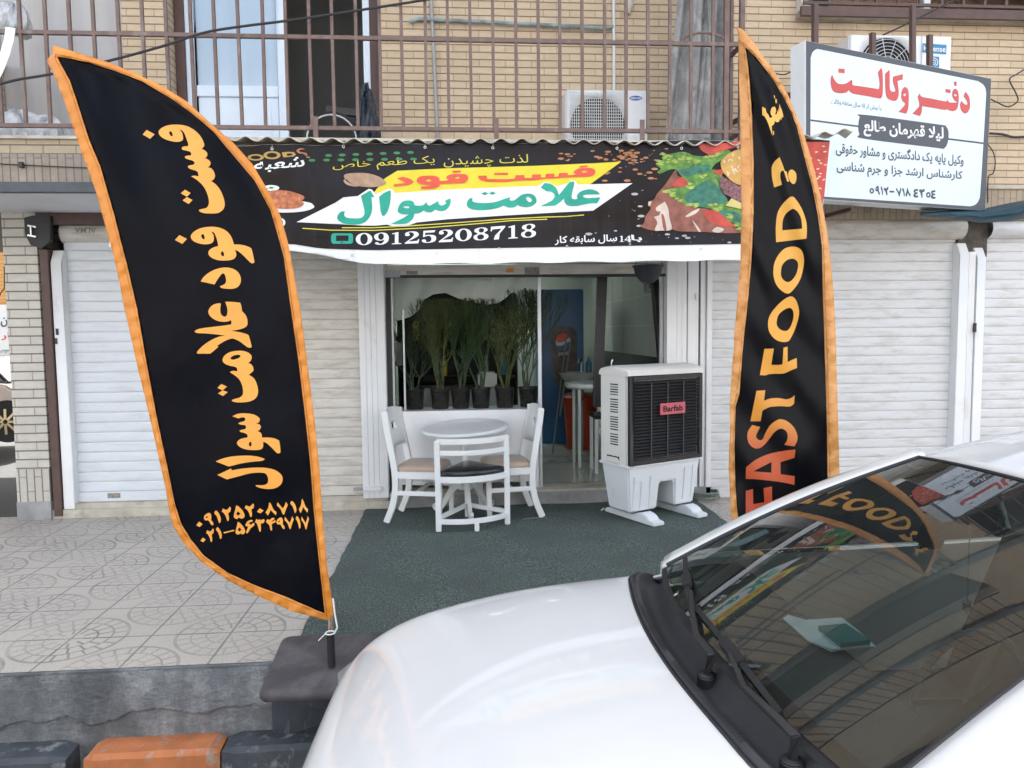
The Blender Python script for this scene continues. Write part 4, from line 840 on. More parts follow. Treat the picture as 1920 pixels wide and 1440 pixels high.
for i in range(34):
    x = random.uniform(1520, 2000); y = random.uniform(220, 480); a = random.uniform(0, 3)
    sd.append(C5([(x+22*math.cos(t)*math.cos(a)-9*math.sin(t)*math.sin(a), y+22*math.cos(t)*math.sin(a)+9*math.sin(t)*math.cos(a)) for t in [k*.785 for k in range(8)]]))
for i in range(26):
    x = random.uniform(1503, 1550); y = random.uniform(270, 372); a = random.uniform(-.6, .6)
    if x > 1552-(y-266)*.09: continue
    sd.append([(x+3.2*math.cos(t)*math.cos(a)-1.3*math.sin(t)*math.sin(a), y+3.2*math.cos(t)*math.sin(a)+1.3*math.sin(t)*math.cos(a)) for t in [k*.785 for k in range(8)]])
printed('sesame_picture', I_SEED, BN, *join2d([(p, [tuple(range(8))]) for p in sd]), BS(.0070), 14)
dr = []; spk = []
for i in range(120):
    x = random.gauss(1150, 55) if i < 80 else random.uniform(1050, 1230); y = random.gauss(293, 17) if i < 80 else random.uniform(280, 340)
    if not 278 < y < 352 or (y > 303 and x < 1168-(y-303)*1.4): continue
    r = random.uniform(.8, 4.6); spk.append([(x+r*1.5*math.cos(t), y+r*.55*math.sin(t)) for t in [k*.785 for k in range(8)]])
for i in range(90):
    x = random.uniform(1100, 1385); y = random.uniform(330, 455)
    if y < 395 and x < 1195-(y-344)*1.3: continue
    if x > 1205 and y < 436: continue
    r = random.uniform(.4, 1.2) if random.random() < .75 else random.uniform(2, 4.4); dr.append([(x+r*1.6*math.cos(t), y+r*.6*math.sin(t)) for t in [k*.785 for k in range(8)]])
printed('spice_picture', I_SPICE, BN, *join2d([(p, [tuple(range(8))]) for p in spk]), BS(.0030), 14); printed('drop_picture', simple('drop_ink', (.50, .46, .46), .5), BN, *join2d([(p, [tuple(range(8))]) for p in dr]), BS(.0028), 14)
# eyelets and the wire hooks the banner hangs from
ey = MB()
for x, y in [(644, 275), (797, 276), (924, 277), (1157, 278), (1278, 278), (1384, 276), (510, 279)]:
    p = PY(x, y, BY-.012+bw_(x, y)); ey.tube([p+Vector((.008*math.cos(t), 0, .008*math.sin(t))) for t in [k*.785 for k in range(9)]], .0025, 5)
    ey.tube([p+Vector((0, 0, .008)), p+Vector((.003, -.004, .03)), Vector((p.x, AWY, 2.79))], .0018, 4)
for x, y in [(1181, 457), (1063, 462), (936, 466), (660, 478), (819, 475), (1314, 467)]:
    p = PY(x, y, BY-.012+bw_(x, y)); ey.tube([p+Vector((.007*math.cos(t), 0, .007*math.sin(t))) for t in [k*.785 for k in range(9)]], .0025, 5)
ey.build('eyelets', M_STEEL, BN)
# ================================================================== FEATHER FLAGS
FLY = 3.27
OUT_L = [(98, 84), (110, 88), (150, 100), (207, 118), (253, 137), (307, 163), (350, 190), (390, 227), (437, 267), (473, 307), (500, 353), (527, 407), (540, 455), (550, 507), (563, 580), (577, 687), (590, 790), (600, 890), (604, 957), (613, 1060), (626, 1145), (624, 1158), (614, 1163), (603, 1161), (575, 1153), (547, 1146), (483, 1117), (427, 1088), (377, 1053), (343, 1017), (325, 987), (317, 957), (310, 913), (298, 860), (287, 810), (272, 745), (260, 697), (246, 635), (233, 577), (223, 525), (213, 480), (200, 433), (180, 360), (150, 277), (133, 227), (117, 181), (103, 145), (90, 120), (88, 112), (97, 102)]
IN_L = [(106, 106), (135, 110), (167, 117), (217, 133), (267, 152), (317, 182), (360, 212), (400, 246), (440, 294), (477, 338), (507, 394), (524, 452), (532, 482), (543, 563), (560, 680), (572, 780), (582, 873), (588, 957), (597, 1043), (609, 1151), (587, 1142), (533, 1118), (477, 1097), (427, 1074), (383, 1043), (357, 1011), (340, 983), (328, 947), (313, 873), (293, 780), (273, 673), (257, 580), (238, 497), (230, 467), (213, 400), (187, 310), (167, 263), (147, 200), (130, 150), (113, 120)]
SLV_L = [(621, 1160), (606, 1060), (594, 920), (580, 790), (566, 685), (552, 580), (538, 480), (517, 405), (490, 350), (455, 302), (415, 255), (372, 220), (300, 174), (215, 133), (110, 97)]
SLV_R = [(1571, 1110), (1570, 1040), (1568, 960), (1565, 840), (1561, 700), (1556, 560), (1550, 480), (1542, 425), (1528, 355), (1512, 292), (1494, 236), (1478, 196), (1456, 156), (1430, 117), (1390, 62)]
def sleeve(x, y, path, r=13., h=.011):          # the pole fills the hem it runs through
    best = 1e9
    for (ax, ay), (bx, by) in zip(path[:-1], path[1:]):
        if not (min(ay, by)-20 < y < max(ay, by)+20): continue
        dx, dy = bx-ax, by-ay; t = max(0, min(1, ((x-ax)*dx+(y-ay)*dy)/(dx*dx+dy*dy))); best = min(best, math.hypot(x-ax-dx*t, y-ay-dy*t))
    return h*max(0, 1-(best/r)**2)
def wl(x, y):
    s = (x-330)*.87+(y-500)*-.35                # across the diagonal folds
    t = max(0, min(1, (560-y)/480))
    f = .034*t*math.sin(s*.034+y*.004)+.017*t*math.sin(s*.071+1.3)+.16*t*t+.004*math.sin(x*.03+y*.011)+.0035*math.sin(y*.024+x*.006)
    return f + .02*math.sin((y-100)/1050*math.pi)-sleeve(x, y, SLV_L)
def FL(lift): return lambda x, y: PY(x, y, FLY+wl(x, y)-lift*1.8)
LF = thing('feather_flag', 'wide black feather flag with orange border and Persian lettering left of the car', 'flag', PZ(622, 1245, .05), 'feather flags in front of the shop')
def between(o, i): 
    r = []
    for p in o:
        q = min(i, key=lambda c: (c[0]-p[0])**2+(c[1]-p[1])**2); r.append(((p[0]+q[0])/2, (p[1]+q[1])/2))
    return r
vs, fs = fill2d([between(OUT_L, IN_L)]); printed('cloth', M_BLACKSATIN, LF, vs, fs, FL(0), 8, .002)
def wrk(x, y): return .003*math.sin(y*.19+x*.11)+.002*math.sin(y*.43-x*.2)
vs, fs = fill2d([OUT_L, IN_L]); printed('border', M_ORANGE, LF, vs, fs, lambda x, y: PY(x, y, FLY+wl(x, y)-.008-wrk(x, y)), 8, .003)
M_SEAM = simple('seam_thread', (.42, .15, .02), .7)
def toward(o, i, k):
    r = []
    for p in o:
        q = min(i, key=lambda c: (c[0]-p[0])**2+(c[1]-p[1])**2); r.append((p[0]+(q[0]-p[0])*k, p[1]+(q[1]-p[1])*k))
    return r
def seam(o, i, fn, fl, k=.80):
    pp = crom(toward(o, i, k), 6); MB().tube([fn(x, y) for x, y in pp+pp[:1]], .0013, 4).build('seam', M_SEAM, fl)
seam(OUT_L, IN_L, lambda x, y: PY(x, y, FLY+wl(x, y)-.0095-wrk(x, y)), LF)
# a sewn seam of the border: stitched ridge and the seam lines in the cloth
F2 = lambda p: sp_(p, 255, 220, 8); F3 = lambda p: sp_(p, 320, 400, 9.6); F4 = lambda p: sp_(p, 340, 550, 9.6); F5 = lambda p: sp_(p, 360, 680, 6)
let = [F2([(345, 200), (400, 150), (500, 115), (640, 110), (760, 130), (860, 180), (940, 250), (990, 320), (1015, 380), (1025, 420), (1000, 460), (980, 475, 0), (1030, 495), (1070, 540), (1060, 590), (1030, 612, 0), (1085, 635), (1120, 680), (1105, 725), (1075, 750, 0), (1130, 765), (1170, 820), (1185, 880), (1165, 930), (1125, 955, 0), (1190, 1000), (1250, 1070), (1300, 1170), (1330, 1280), (1320, 1360), (1270, 1415), (1200, 1440), (1050, 1440), (970, 1420), (945, 1390), (990, 1375), (1050, 1360), (1080, 1330), (1095, 1280), (1085, 1200), (1050, 1100), (1000, 1020), (940, 960), (880, 915), (825, 885, 0), (870, 875), (940, 885, 0), (925, 820), (880, 795), (830, 780), (790, 760), (780, 735), (810, 720), (860, 710), (880, 680), (850, 650), (800, 635), (745, 615), (735, 590), (770, 575), (820, 570), (830, 545), (810, 515), (760, 500), (700, 485), (688, 460), (710, 440), (780, 430, 0), (785, 400), (760, 330), (735, 260), (700, 205), (655, 185), (690, 230), (705, 290), (700, 340), (650, 365), (570, 365), (470, 340), (390, 300), (345, 250)]),
       F2([(500, 215), (525, 210), (545, 240), (550, 275), (540, 285), (515, 270), (500, 240)]), F2(rect((100, 258), (160, 188), (280, 255), (212, 322))), F2(rect((672, 1140), (735, 1085), (818, 1135), (765, 1190))), F2(rect((700, 1245), (762, 1195), (848, 1240), (790, 1300))),
       F3([(365, 400), (420, 330), (530, 270), (680, 243), (820, 247), (940, 280), (1030, 340), (1090, 420), (1125, 510), (1137, 560, 0), (1230, 562), (1340, 580), (1430, 615), (1455, 640, 0), (1480, 730), (1500, 830), (1510, 870), (1490, 895), (1450, 895), (1400, 850), (1300, 750), (1220, 685), (1155, 655, 0), (1175, 700), (1180, 760), (1150, 810), (1080, 840), (960, 850), (840, 840), (740, 800), (690, 750), (680, 700), (710, 650), (780, 610), (855, 590, 0), (850, 540), (830, 460), (800, 380), (770, 340), (735, 330), (765, 380), (778, 440), (770, 500), (730, 540), (650, 557), (550, 550), (450, 520), (380, 470)]),
       F3([(550, 400), (580, 372), (605, 400), (612, 450), (600, 470), (570, 450)]), F3([(905, 715), (930, 682), (955, 710), (962, 755), (945, 772), (915, 755)]), F3(rect((78, 480), (158, 392), (295, 460), (210, 550))),
       F3([(540, 1225, 0), (600, 1140), (700, 1060), (830, 1000), (960, 975), (1080, 985), (1180, 1030), (1240, 1100), (1265, 1190), (1250, 1270), (1200, 1330), (1110, 1358), (980, 1355), (910, 1340), (888, 1315), (930, 1295), (975, 1270), (998, 1220), (990, 1150), (970, 1095), (945, 1080), (915, 1095), (880, 1140), (830, 1210), (790, 1280, 0)]),
       F4([(790, 150, 0), (930, 155), (1060, 168, 0), (1080, 230), (1092, 320, 0), (1150, 380), (1185, 460), (1190, 560), (1150, 610), (1060, 645), (905, 675, 0), (1050, 700), (1180, 735), (1215, 760, 0), (1240, 850), (1265, 950), (1250, 975), (1210, 978), (1150, 940), (1050, 865), (950, 820), (890, 818), (780, 860), (680, 920), (645, 945, 0), (670, 960, 0), (590, 1030), (520, 1085, 0), (400, 1085), (300, 1085), (280, 1065), (310, 1020), (380, 950), (480, 875), (600, 810), (700, 775), (795, 762, 0), (640, 740), (450, 722), (300, 715), (250, 700), (243, 680), (270, 660), (350, 632), (550, 605), (750, 582), (895, 560, 0), (903, 520), (890, 480, 0), (840, 505), (760, 512), (650, 495), (550, 440), (495, 370), (490, 310), (530, 240), (600, 195), (680, 178), (710, 190), (705, 240), (700, 300), (715, 370), (750, 410), (790, 418), (820, 390), (832, 330), (825, 260)]),
       [(417.6, 672.9), (422.3, 665.6), (433.8, 659.4), (452.5, 657.6), (465, 660.9), (471.8, 667.7), (470.2, 676), (465, 680.7, 0), (471.3, 683.3), (474.9, 689.6), (474.4, 695.8), (466.7, 702.5, 0), (476.7, 710), (482.5, 723.3), (483.7, 736.7), (479.2, 746.7), (468.3, 752.5), (453.3, 754.5), (440, 753.8), (434.5, 750.8), (440, 748), (450, 745), (455.3, 739.2), (455.3, 728.3), (451.7, 716.7), (445, 707.5), (430.8, 697.5, 0), (436.7, 695.3), (445, 696.2, 0), (444.2, 690), (439, 687.3), (431.7, 686), (423.3, 682.8), (418.1, 678.1)],
       F4([(885, 1165), (940, 1120), (1030, 1105), (1065, 1125), (1040, 1160), (960, 1190), (905, 1190)]), F5(rect((285, 285), (330, 240), (395, 270), (345, 310))), F5(rect((292, 345), (345, 311), (403, 330), (350, 375))),
       F5([(455, 602, 0), (520, 575), (610, 570), (700, 585), (755, 620), (762, 650), (745, 675), (720, 685, 0), (760, 695), (775, 725), (760, 755), (735, 770, 0), (770, 785), (785, 815), (787, 842, 0), (860, 842), (930, 852), (980, 875, 0), (990, 940), (995, 1005), (980, 1018), (955, 1015), (900, 960), (840, 905), (800, 890, 0), (800, 940), (780, 972), (720, 983), (620, 978), (550, 955), (510, 920), (510, 890), (540, 862), (590, 847), (625, 842, 0), (622, 810), (590, 790), (550, 780), (535, 765), (560, 755), (600, 745), (608, 720), (595, 703), (550, 697), (522, 683), (545, 670), (590, 655), (600, 630), (580, 615), (550, 618), (522, 628, 0)]),
       F5([(640, 910), (655, 890), (668, 895), (668, 935), (655, 942), (642, 930)]),
       F5([(268, 1112, 0), (340, 1080), (450, 1055), (600, 1045), (720, 1053), (800, 1075), (817, 1087), (780, 1105), (680, 1115), (560, 1132), (480, 1152), (415, 1168, 0)]),
       F5([(285, 1263, 0), (440, 1190, 0), (447, 1212, 0), (560, 1192), (700, 1180), (830, 1183), (930, 1207), (1000, 1255), (1020, 1310), (1000, 1370), (940, 1410), (860, 1422), (770, 1410), (715, 1385), (740, 1378), (800, 1378), (845, 1360), (857, 1320), (845, 1270), (815, 1243), (740, 1237), (640, 1248), (520, 1280), (392, 1313, 0)])]
for i0, i1 in ((0, 5), (5, 9), (9, 10), (10, 11), (11, 15), (15, 17), (17, 18), (18, 19)): art('lettering', M_LETTER, let[i0:i1], .0028, 8, True, LF, FL)
F6 = lambda q: tuple((360+x/7.385, 920+y/7.385) for x, y in q)
PD = {'0': [[(60, 480, 0), (98, 428, 0), (148, 462, 0), (105, 503, 0)]],
 '9': [[(165, 380), (180, 340), (225, 310), (258, 322), (268, 370), (264, 402), (280, 425), (297, 452), (288, 480), (260, 465), (240, 430), (220, 410), (185, 412)], [(188, 368), (222, 354), (206, 380)]],
 '1': [[(310, 310), (335, 275), (375, 320), (398, 385), (395, 430), (375, 447), (360, 400), (340, 350)]],
 '2': [[(410, 290, 0), (430, 245, 0), (450, 258), (480, 265), (508, 242), (520, 222, 0), (538, 240), (530, 290), (505, 310), (510, 360), (510, 405), (490, 418), (470, 360), (440, 310)]],
 '5': [[(620, 205), (690, 265), (725, 330), (720, 370), (685, 388), (650, 375), (620, 392), (585, 375), (580, 335), (600, 260)], [(635, 285, 0), (672, 320, 0), (655, 330), (640, 350, 0), (620, 330), (612, 322, 0)]],
 '8': [[(1070, 168), (1090, 180), (1130, 260), (1172, 295, 0), (1160, 340, 0), (1110, 290), (1090, 265, 0), (1070, 310), (1050, 345, 0), (1018, 300, 0), (1055, 240)]],
 '7': [[(1175, 205, 0), (1185, 160, 0), (1230, 215), (1260, 245, 0), (1285, 200), (1300, 155, 0), (1328, 195, 0), (1300, 260), (1275, 328), (1255, 320), (1225, 255)]],
 '6': [[(740, 480), (770, 425), (820, 405), (842, 420), (800, 440), (792, 455), (820, 468), (855, 445), (862, 480), (815, 520), (790, 560), (770, 590), (752, 580), (765, 540), (775, 500), (755, 492)]],
 '3': [[(872, 440, 0), (890, 395, 0), (905, 400), (915, 412), (940, 395, 0), (950, 412), (985, 398), (1005, 412), (990, 450), (955, 460), (955, 520), (950, 560), (935, 566), (915, 500), (895, 455)]],
 '4': [[(1025, 425, 0), (1045, 395, 0), (1075, 405), (1110, 378), (1142, 390), (1120, 412), (1095, 425), (1120, 428), (1150, 410), (1150, 440), (1105, 465), (1108, 530), (1100, 553), (1085, 540), (1070, 480), (1040, 450)]]}
def pdig(ch, x0, y0, x1, y1):                   # one traced figure fitted to a box
    a = [p for q in PD[ch] for p in q]; ax = min(p[0] for p in a); bx = max(p[0] for p in a); ay = min(p[1] for p in a); by = max(p[1] for p in a)
    return [[(x0+(p[0]-ax)/(bx-ax)*(x1-x0), y0+(p[1]-ay)/(by-ay)*(y1-y0))+tuple(p[2:]) for p in q] for q in PD[ch]]
for row in ([('0', 60, 428, 148, 503), ('9', 165, 308, 297, 480), ('1', 310, 275, 398, 447), ('2', 410, 222, 538, 418), ('5', 580, 205, 727, 392), ('2', 728, 178, 858, 362), ('0', 898, 243, 992, 315), ('8', 1018, 168, 1172, 345), ('7', 1175, 155, 1328, 328), ('1', 1362, 143, 1445, 305), ('8', 1478, 118, 1608, 310)],
            [('0', 118, 648, 190, 715), ('2', 195, 523, 302, 708), ('1', 333, 506, 412, 668), ('5', 605, 433, 735, 608), ('6', 738, 405, 862, 590), ('3', 872, 392, 1005, 566), ('4', 1025, 376, 1152, 553), ('9', 1170, 372, 1284, 532), ('7', 1280, 355, 1410, 526), ('1', 1437, 352, 1503, 524), ('7', 1513, 352, 1622, 532)]):
    polys = [sp_(p, 360, 920, 7.385) for d in row for p in pdig(*d)]
    if row[1][0] == '2': polys.append(sp_(rect((435, 575), (580, 540), (588, 558), (445, 592)), 360, 920, 7.385))
    art('phone_digits', M_LETTER, polys, .0028, 8, True, LF, FL)
def pole(fl, S, path, base, mat):
    pts = [S(x, y) for x, y in path]
    MB().tube([base+Vector((0, 0, .12))] + pts, [.0125]*3+[.008]*(len(pts)-2), 10).build('pole', mat, fl, smooth=True)
BP = PZ(622, 1245, .06)
pole(LF, lambda x, y: PY(x, y, FLY+wl(x, y)+.019), [(621, 1160), (606, 1060), (594, 920), (580, 790), (566, 685), (552, 580), (538, 480), (517, 405), (490, 350), (455, 302), (415, 255), (372, 220), (300, 174), (215, 133)], BP, M_STEEL)
MB().tube([BP-Vector((0, 0, .01)), BP+Vector((-.003, 0, .135))], .017, 14).build('socket', M_BLACK, LF, smooth=True)
tz = MB(); z0 = BP+Vector((-.003, 0, .14)); tz.tube([z0+Vector((.02*math.cos(t), .02*math.sin(t), 0)) for t in [k*.524 for k in range(13)]], .003, 5); tz.tube([z0+Vector((.02, -.01, 0)), z0+Vector((.035, -.02, .03)), z0+Vector((.026, -.02, .09)), z0+Vector((.02, -.02, .16))], .004, 5); tz.tube([z0+Vector((-.02, -.01, 0)), z0+Vector((-.045, -.03, -.02))], .002, 4)
tz.build('white_tie', I_WHITE, LF)
def slab(corn, z0, z1, r=.02):
    m = MB(); n = len(corn)
    def rg(k, z): c = sum((Vector(p) for p in corn), Vector((0, 0)))/n; return [Vector(((p[0]-c.x)*k+c.x, (p[1]-c.y)*k+c.y, z+random.uniform(-.0012, .0012))) for p in corn]
    rings = [rg(.985, z0), rg(1, z0+.008), rg(1, z1-.022), rg(.975, z1-.006), rg(.93, z1), rg(.5, z1+.001), rg(.12, z1)]
    for q in rings: m.v += [tuple(v) for v in q]
    for i in range(len(rings)-1):
        for j in range(n): m.f.append((n*i+j, n*i+(j+1) % n, n*i+n+(j+1) % n, n*i+n+j))
    m.f.append(tuple(range(n))[::-1]); m.f.append(tuple(range(n*(len(rings)-1), n*len(rings))))
    return m
plate = rrect(-.855, 3.0, -.20, 3.45, .045, 5)
m = slab(plate, .008, .054); m.v = [(x, y, z-.035+(y-3.0)*.128) for x, y, z in m.v]
m.build('base_plate', M_RUBBER, LF, smooth=True, sharp=60)
rb = rrect(-.875, -.345, -.20, -.12, .03, 5)
m = slab([(x, y) for x, y in rb], 0, .045); m.v = [(x, 3.318-z, y) for x, y, z in m.v]
tag(m.build('rubber_kerb_pad', M_RUBBER_B, smooth=True, sharp=60), 'blue black rubber pad standing against the concrete face under the flag base', 'rubber pad')
wd = MB(); random.seed(8)
for i in range(150):
    x = random.uniform(-.90, -.42); p = Vector((x, 3.31-random.uniform(0, .02), -.06-random.uniform(0, .012))); d = Vector((random.uniform(-.04, .04), random.uniform(-.03, 0), random.uniform(-.045, .02)))
    wd.tube([p, p+d*.6, p+d+Vector((0, 0, -.008))], [.0016, .0012, .0004], 3)
tag(wd.build('turf_fringe', M_TURF), 'frayed fringe of green turf hanging under the flag base', 'turf fringe', kind='stuff')
# right flag
RB = Vector((1.862, 3.47, 0)); RD = Vector((-.88, .475, 0)).normalized(); RN = Vector((RD.y, -RD.x, 0)).normalized()
if RN.y > 0: RN = -RN
OUT_R = [(1382, 50), (1394, 56), (1413, 77), (1427, 100), (1448, 127), (1467, 158), (1480, 183), (1494, 217), (1509, 256), (1527, 318), (1540, 373), (1550, 427), (1557, 480), (1563, 547), (1567, 627), (1570, 740), (1573, 840), (1574, 893), (1575, 960), (1575, 1040), (1573, 1105), (1560, 1118), (1500, 1096), (1440, 1070), (1395, 1035), (1374, 1000), (1370, 960), (1368, 913), (1366, 880), (1367, 847), (1369, 800), (1368, 767), (1372, 693), (1376, 655), (1377, 623), (1383, 557), (1388, 497), (1389, 440), (1390, 400), (1389, 300), (1388, 229), (1386, 167), (1385, 100), (1384, 69)]
IN_R = [(1396, 87), (1415, 104), (1432, 125), (1448, 147), (1465, 174), (1482, 206), (1494, 237), (1509, 297), (1523, 350), (1533, 402), (1541, 460), (1543, 563), (1547, 680), (1550, 780), (1552, 900), (1553, 960), (1553, 1086), (1510, 1075), (1450, 1050), (1405, 1018), (1386, 985), (1382, 957), (1379, 913), (1377, 850), (1379, 763), (1386, 740), (1388, 715), (1394, 640), (1403, 557), (1408, 497), (1411, 440), (1413, 400), (1413, 300), (1410, 217), (1403, 133), (1398, 95)]
def wr(x, y):
    t = max(0, min(1, (700-y)/600)); s = x*.9-y*.28
    return .018*t*math.sin(s*.075)+.009*t*math.sin(s*.15+2)+.010*math.sin(y*.014+x*.02)*(1-t)+.007*(1-t)*math.sin(y*.045-x*.06)+.015*math.sin((y-50)/1050*math.pi)-sleeve(x, y, SLV_R)
def FR(lift): return lambda x, y: PPL(x, y, RB-RN*wr(x, y)+RN*lift*1.8, RN)
RF = thing('feather_flag', 'black feather flag with orange border reading FAST FOOD behind the car', 'flag', RB, 'feather flags in front of the shop')
vs, fs = fill2d([between(OUT_R, IN_R)]); printed('cloth', M_BLACKSATIN2, RF, vs, fs, FR(0), 7, .002)
def wrk2(x, y): return .005*math.sin(y*.16+x*.17)+.0035*math.sin(y*.37-x*.3)+.003*math.sin(y*.71)
vs, fs = fill2d([OUT_R, IN_R]); printed('border', M_ORANGE_R, RF, vs, fs, lambda x, y: PPL(x, y, RB-RN*wr(x, y)+RN*(.011+wrk2(x, y)*.8), RN), 7, .003)
seam(OUT_R, IN_R, lambda x, y: PPL(x, y, RB-RN*wr(x, y)+RN*(.0125+wrk2(x, y)*.8), RN), RF)
GA = lambda p: sp_(p, 1370, 160, 6); GB = lambda p: sp_(p, 1400, 360, 4.8); GC = lambda p: sp_(p, 1370, 640, 4.235)
let = [GA([(355, 240, 0), (392, 262), (400, 300), (428, 335, 0), (440, 370, 0), (470, 355, 0), (450, 320), (452, 280), (470, 245), (500, 245), (510, 280), (500, 330, 0), (522, 320, 0), (525, 280, 0), (536, 305, 0), (540, 250, 0), (552, 290, 0), (545, 210, 0), (572, 270), (590, 330), (590, 365, 0), (575, 355, 0), (570, 390, 0), (555, 375, 0), (545, 405), (520, 415), (495, 400, 0), (490, 430), (462, 460, 0), (470, 570, 0), (440, 480), (410, 400), (380, 350), (355, 335, 0)]),
       GA(rect((487, 108), (497, 120), (500, 155), (488, 140))), GA(rect((503, 150), (520, 160), (518, 202), (503, 195))), GA(rect((475, 510), (488, 520), (487, 555), (476, 560))),
       GA([(550, 808, 0), (580, 880), (610, 965, 0), (630, 968, 0), (658, 1085, 0), (635, 1080, 0), (600, 970), (585, 960), (565, 975), (558, 1030), (578, 1118, 0), (490, 1148, 0), (470, 1060), (462, 980), (465, 910), (500, 850)]), GA([(650, 990), (665, 955), (700, 950), (735, 990), (740, 1050), (725, 1100), (700, 1110), (670, 1080), (650, 1030)]),
       GB([(265, 452, 0), (262, 330), (270, 230), (290, 160), (340, 90), (405, 40), (450, 75), (500, 160), (535, 260), (542, 340), (538, 420, 0)]), GB([(320, 345, 0), (325, 260), (350, 200), (390, 165), (420, 152), (460, 180), (490, 240), (500, 330, 0)]),
       GB([(240, 720), (250, 640), (290, 560), (350, 505), (430, 492), (490, 520), (515, 590), (510, 680), (480, 790), (420, 880), (370, 915), (310, 885), (265, 830), (245, 770)]), GB([(308, 720), (320, 660), (360, 615), (415, 600), (455, 625), (463, 670), (445, 740), (410, 790), (375, 810), (335, 795), (312, 760)]),
       GB([(192, 1190), (205, 1120), (250, 1050), (320, 980), (390, 940), (435, 960), (465, 1030), (470, 1110), (440, 1220), (400, 1310), (370, 1345), (310, 1348), (250, 1320), (205, 1260)]), GB([(270, 1170), (285, 1110), (330, 1065), (385, 1043), (415, 1065), (422, 1120), (405, 1190), (375, 1240), (340, 1250), (300, 1235), (275, 1205)]),
       GC([(268, 60, 0), (343, 57, 0), (323, 187, 0), (380, 187), (412, 182, 0), (420, 50, 0), (452, 42, 0), (452, 165, 0), (480, 150), (525, 132, 0), (527, 212, 0), (480, 230), (420, 255), (340, 258), (300, 262), (275, 270), (232, 268, 0)]),
       GC([(205, 393, 0), (275, 388, 0), (265, 473, 0), (310, 455), (380, 450), (440, 460), (480, 450), (508, 428, 0), (504, 495, 0), (470, 517), (400, 515), (320, 520), (280, 535), (252, 550, 0), (238, 635, 0), (157, 635, 0)]),
       GC([(172, 665, 0), (235, 680, 0), (205, 740), (205, 765), (230, 785), (255, 775), (275, 730), (310, 670), (360, 630), (400, 618), (450, 635), (500, 680), (528, 740), (528, 790), (505, 835, 0), (425, 822, 0), (450, 780), (450, 730), (425, 700), (390, 695), (350, 720), (310, 770), (270, 820), (225, 850), (180, 845), (145, 810), (132, 760), (140, 710)]),
       GC([(515, 858, 0), (507, 925, 0), (395, 960, 0), (397, 1055, 0), (508, 1070, 0), (507, 1140, 0), (380, 1115), (200, 1095), (120, 1093, 0), (122, 1000, 0), (200, 940), (300, 895), (420, 870)]), GC(rect((180, 1032), (325, 958), (323, 1043))),
       GC(rect((120, 1188), (177, 1172), (180, 1292), (268, 1278), (262, 1165), (328, 1152), (330, 1270), (520, 1236), (520, 1310), (330, 1335), (120, 1382)))]
for i0, i1 in ((0, 4), (4, 6), (6, 8), (8, 10), (10, 12), (12, 13), (13, 14), (14, 15), (15, 17), (17, 18)): art('letter', M_LETTER_R, let[i0:i1], .003, 7, True, RF, FR)
RP = PZ(1574, 1190, .06); RP = Vector((RB.x, RB.y, .06))
pole(RF, lambda x, y: PPL(x, y, RB-RN*wr(x, y)-RN*.019, RN), [(1571, 1110), (1570, 1040), (1568, 960), (1565, 840), (1561, 700), (1556, 560), (1550, 480), (1542, 425), (1528, 355), (1512, 292), (1494, 236), (1478, 196), (1456, 156), (1430, 117), (1390, 62)], RP, M_STEEL)
MB().tube([RP-Vector((0, 0, .01)), RP+Vector((0, 0, .135))], .017, 14).build('socket', M_BLACK, RF, smooth=True)
slab([(x+RB.x, y+RB.y+.10) for x, y in rrect(-.3, -.17, .3, .25, .045, 5)], .0, .058).build('base_plate', M_RUBBER, RF, smooth=True, sharp=60)
# ================================================================== LAW OFFICE SIGN
SA = PY(1510, 75, 5.20); SB = PY(1858, 146.5, 5.83)
SN = Vector((SB.y-SA.y, -(SB.x-SA.x), 0)).normalized()
if SN.y > 0: SN = -SN
def SS(lift): return lambda x, y: PPL(x, y, SA+SN*lift, SN)
SG = thing('office_sign', 'white lightbox sign with grey frame and red Persian headline, turned out from the brick wall', 'sign', SS(0)(1680, 240), None)
cor = [SS(0)(x, y) for x, y in ((1510, 75), (1858, 146.5), (1848.5, 395), (1510, 372))]
m = MB(); bk = [c-SN*.15 for c in cor]
m.add(cor+bk, [(0, 1, 2, 3), (7, 6, 5, 4), (0, 4, 5, 1), (1, 5, 6, 2), (2, 6, 7, 3), (3, 7, 4, 0)])
m.build('case', M_PVC, SG, bevel=.006)
X3 = lambda pts: [(1280+p[0]/3, p[1]/3) + tuple(p[2:]) for p in pts]
SBS = SS
vs, fs = fill2d([[(x, y) for x, y in X3([(694, 229), (1735, 443), (1702, 1183), (694, 1112)])]]); printed('grey_frame', I_DK, SG, vs, fs, SS(.0015))
vs, fs = fill2d([crom(X3([(720, 360), (722, 320), (734, 290), (757, 277), (790, 282), (1200, 364), (1620, 448), (1665, 460), (1695, 482), (1706, 515), (1705, 570), (1690, 830), (1674, 1080), (1668, 1120), (1650, 1148), (1620, 1160), (1580, 1158), (1200, 1132), (780, 1105), (745, 1100), (725, 1080), (719, 1040), (719, 700)]))]); printed('face', I_SIGNW, SG, vs, fs, SS(.003))
S8 = lambda p: sp_(p, 1540, 110, 6.4)
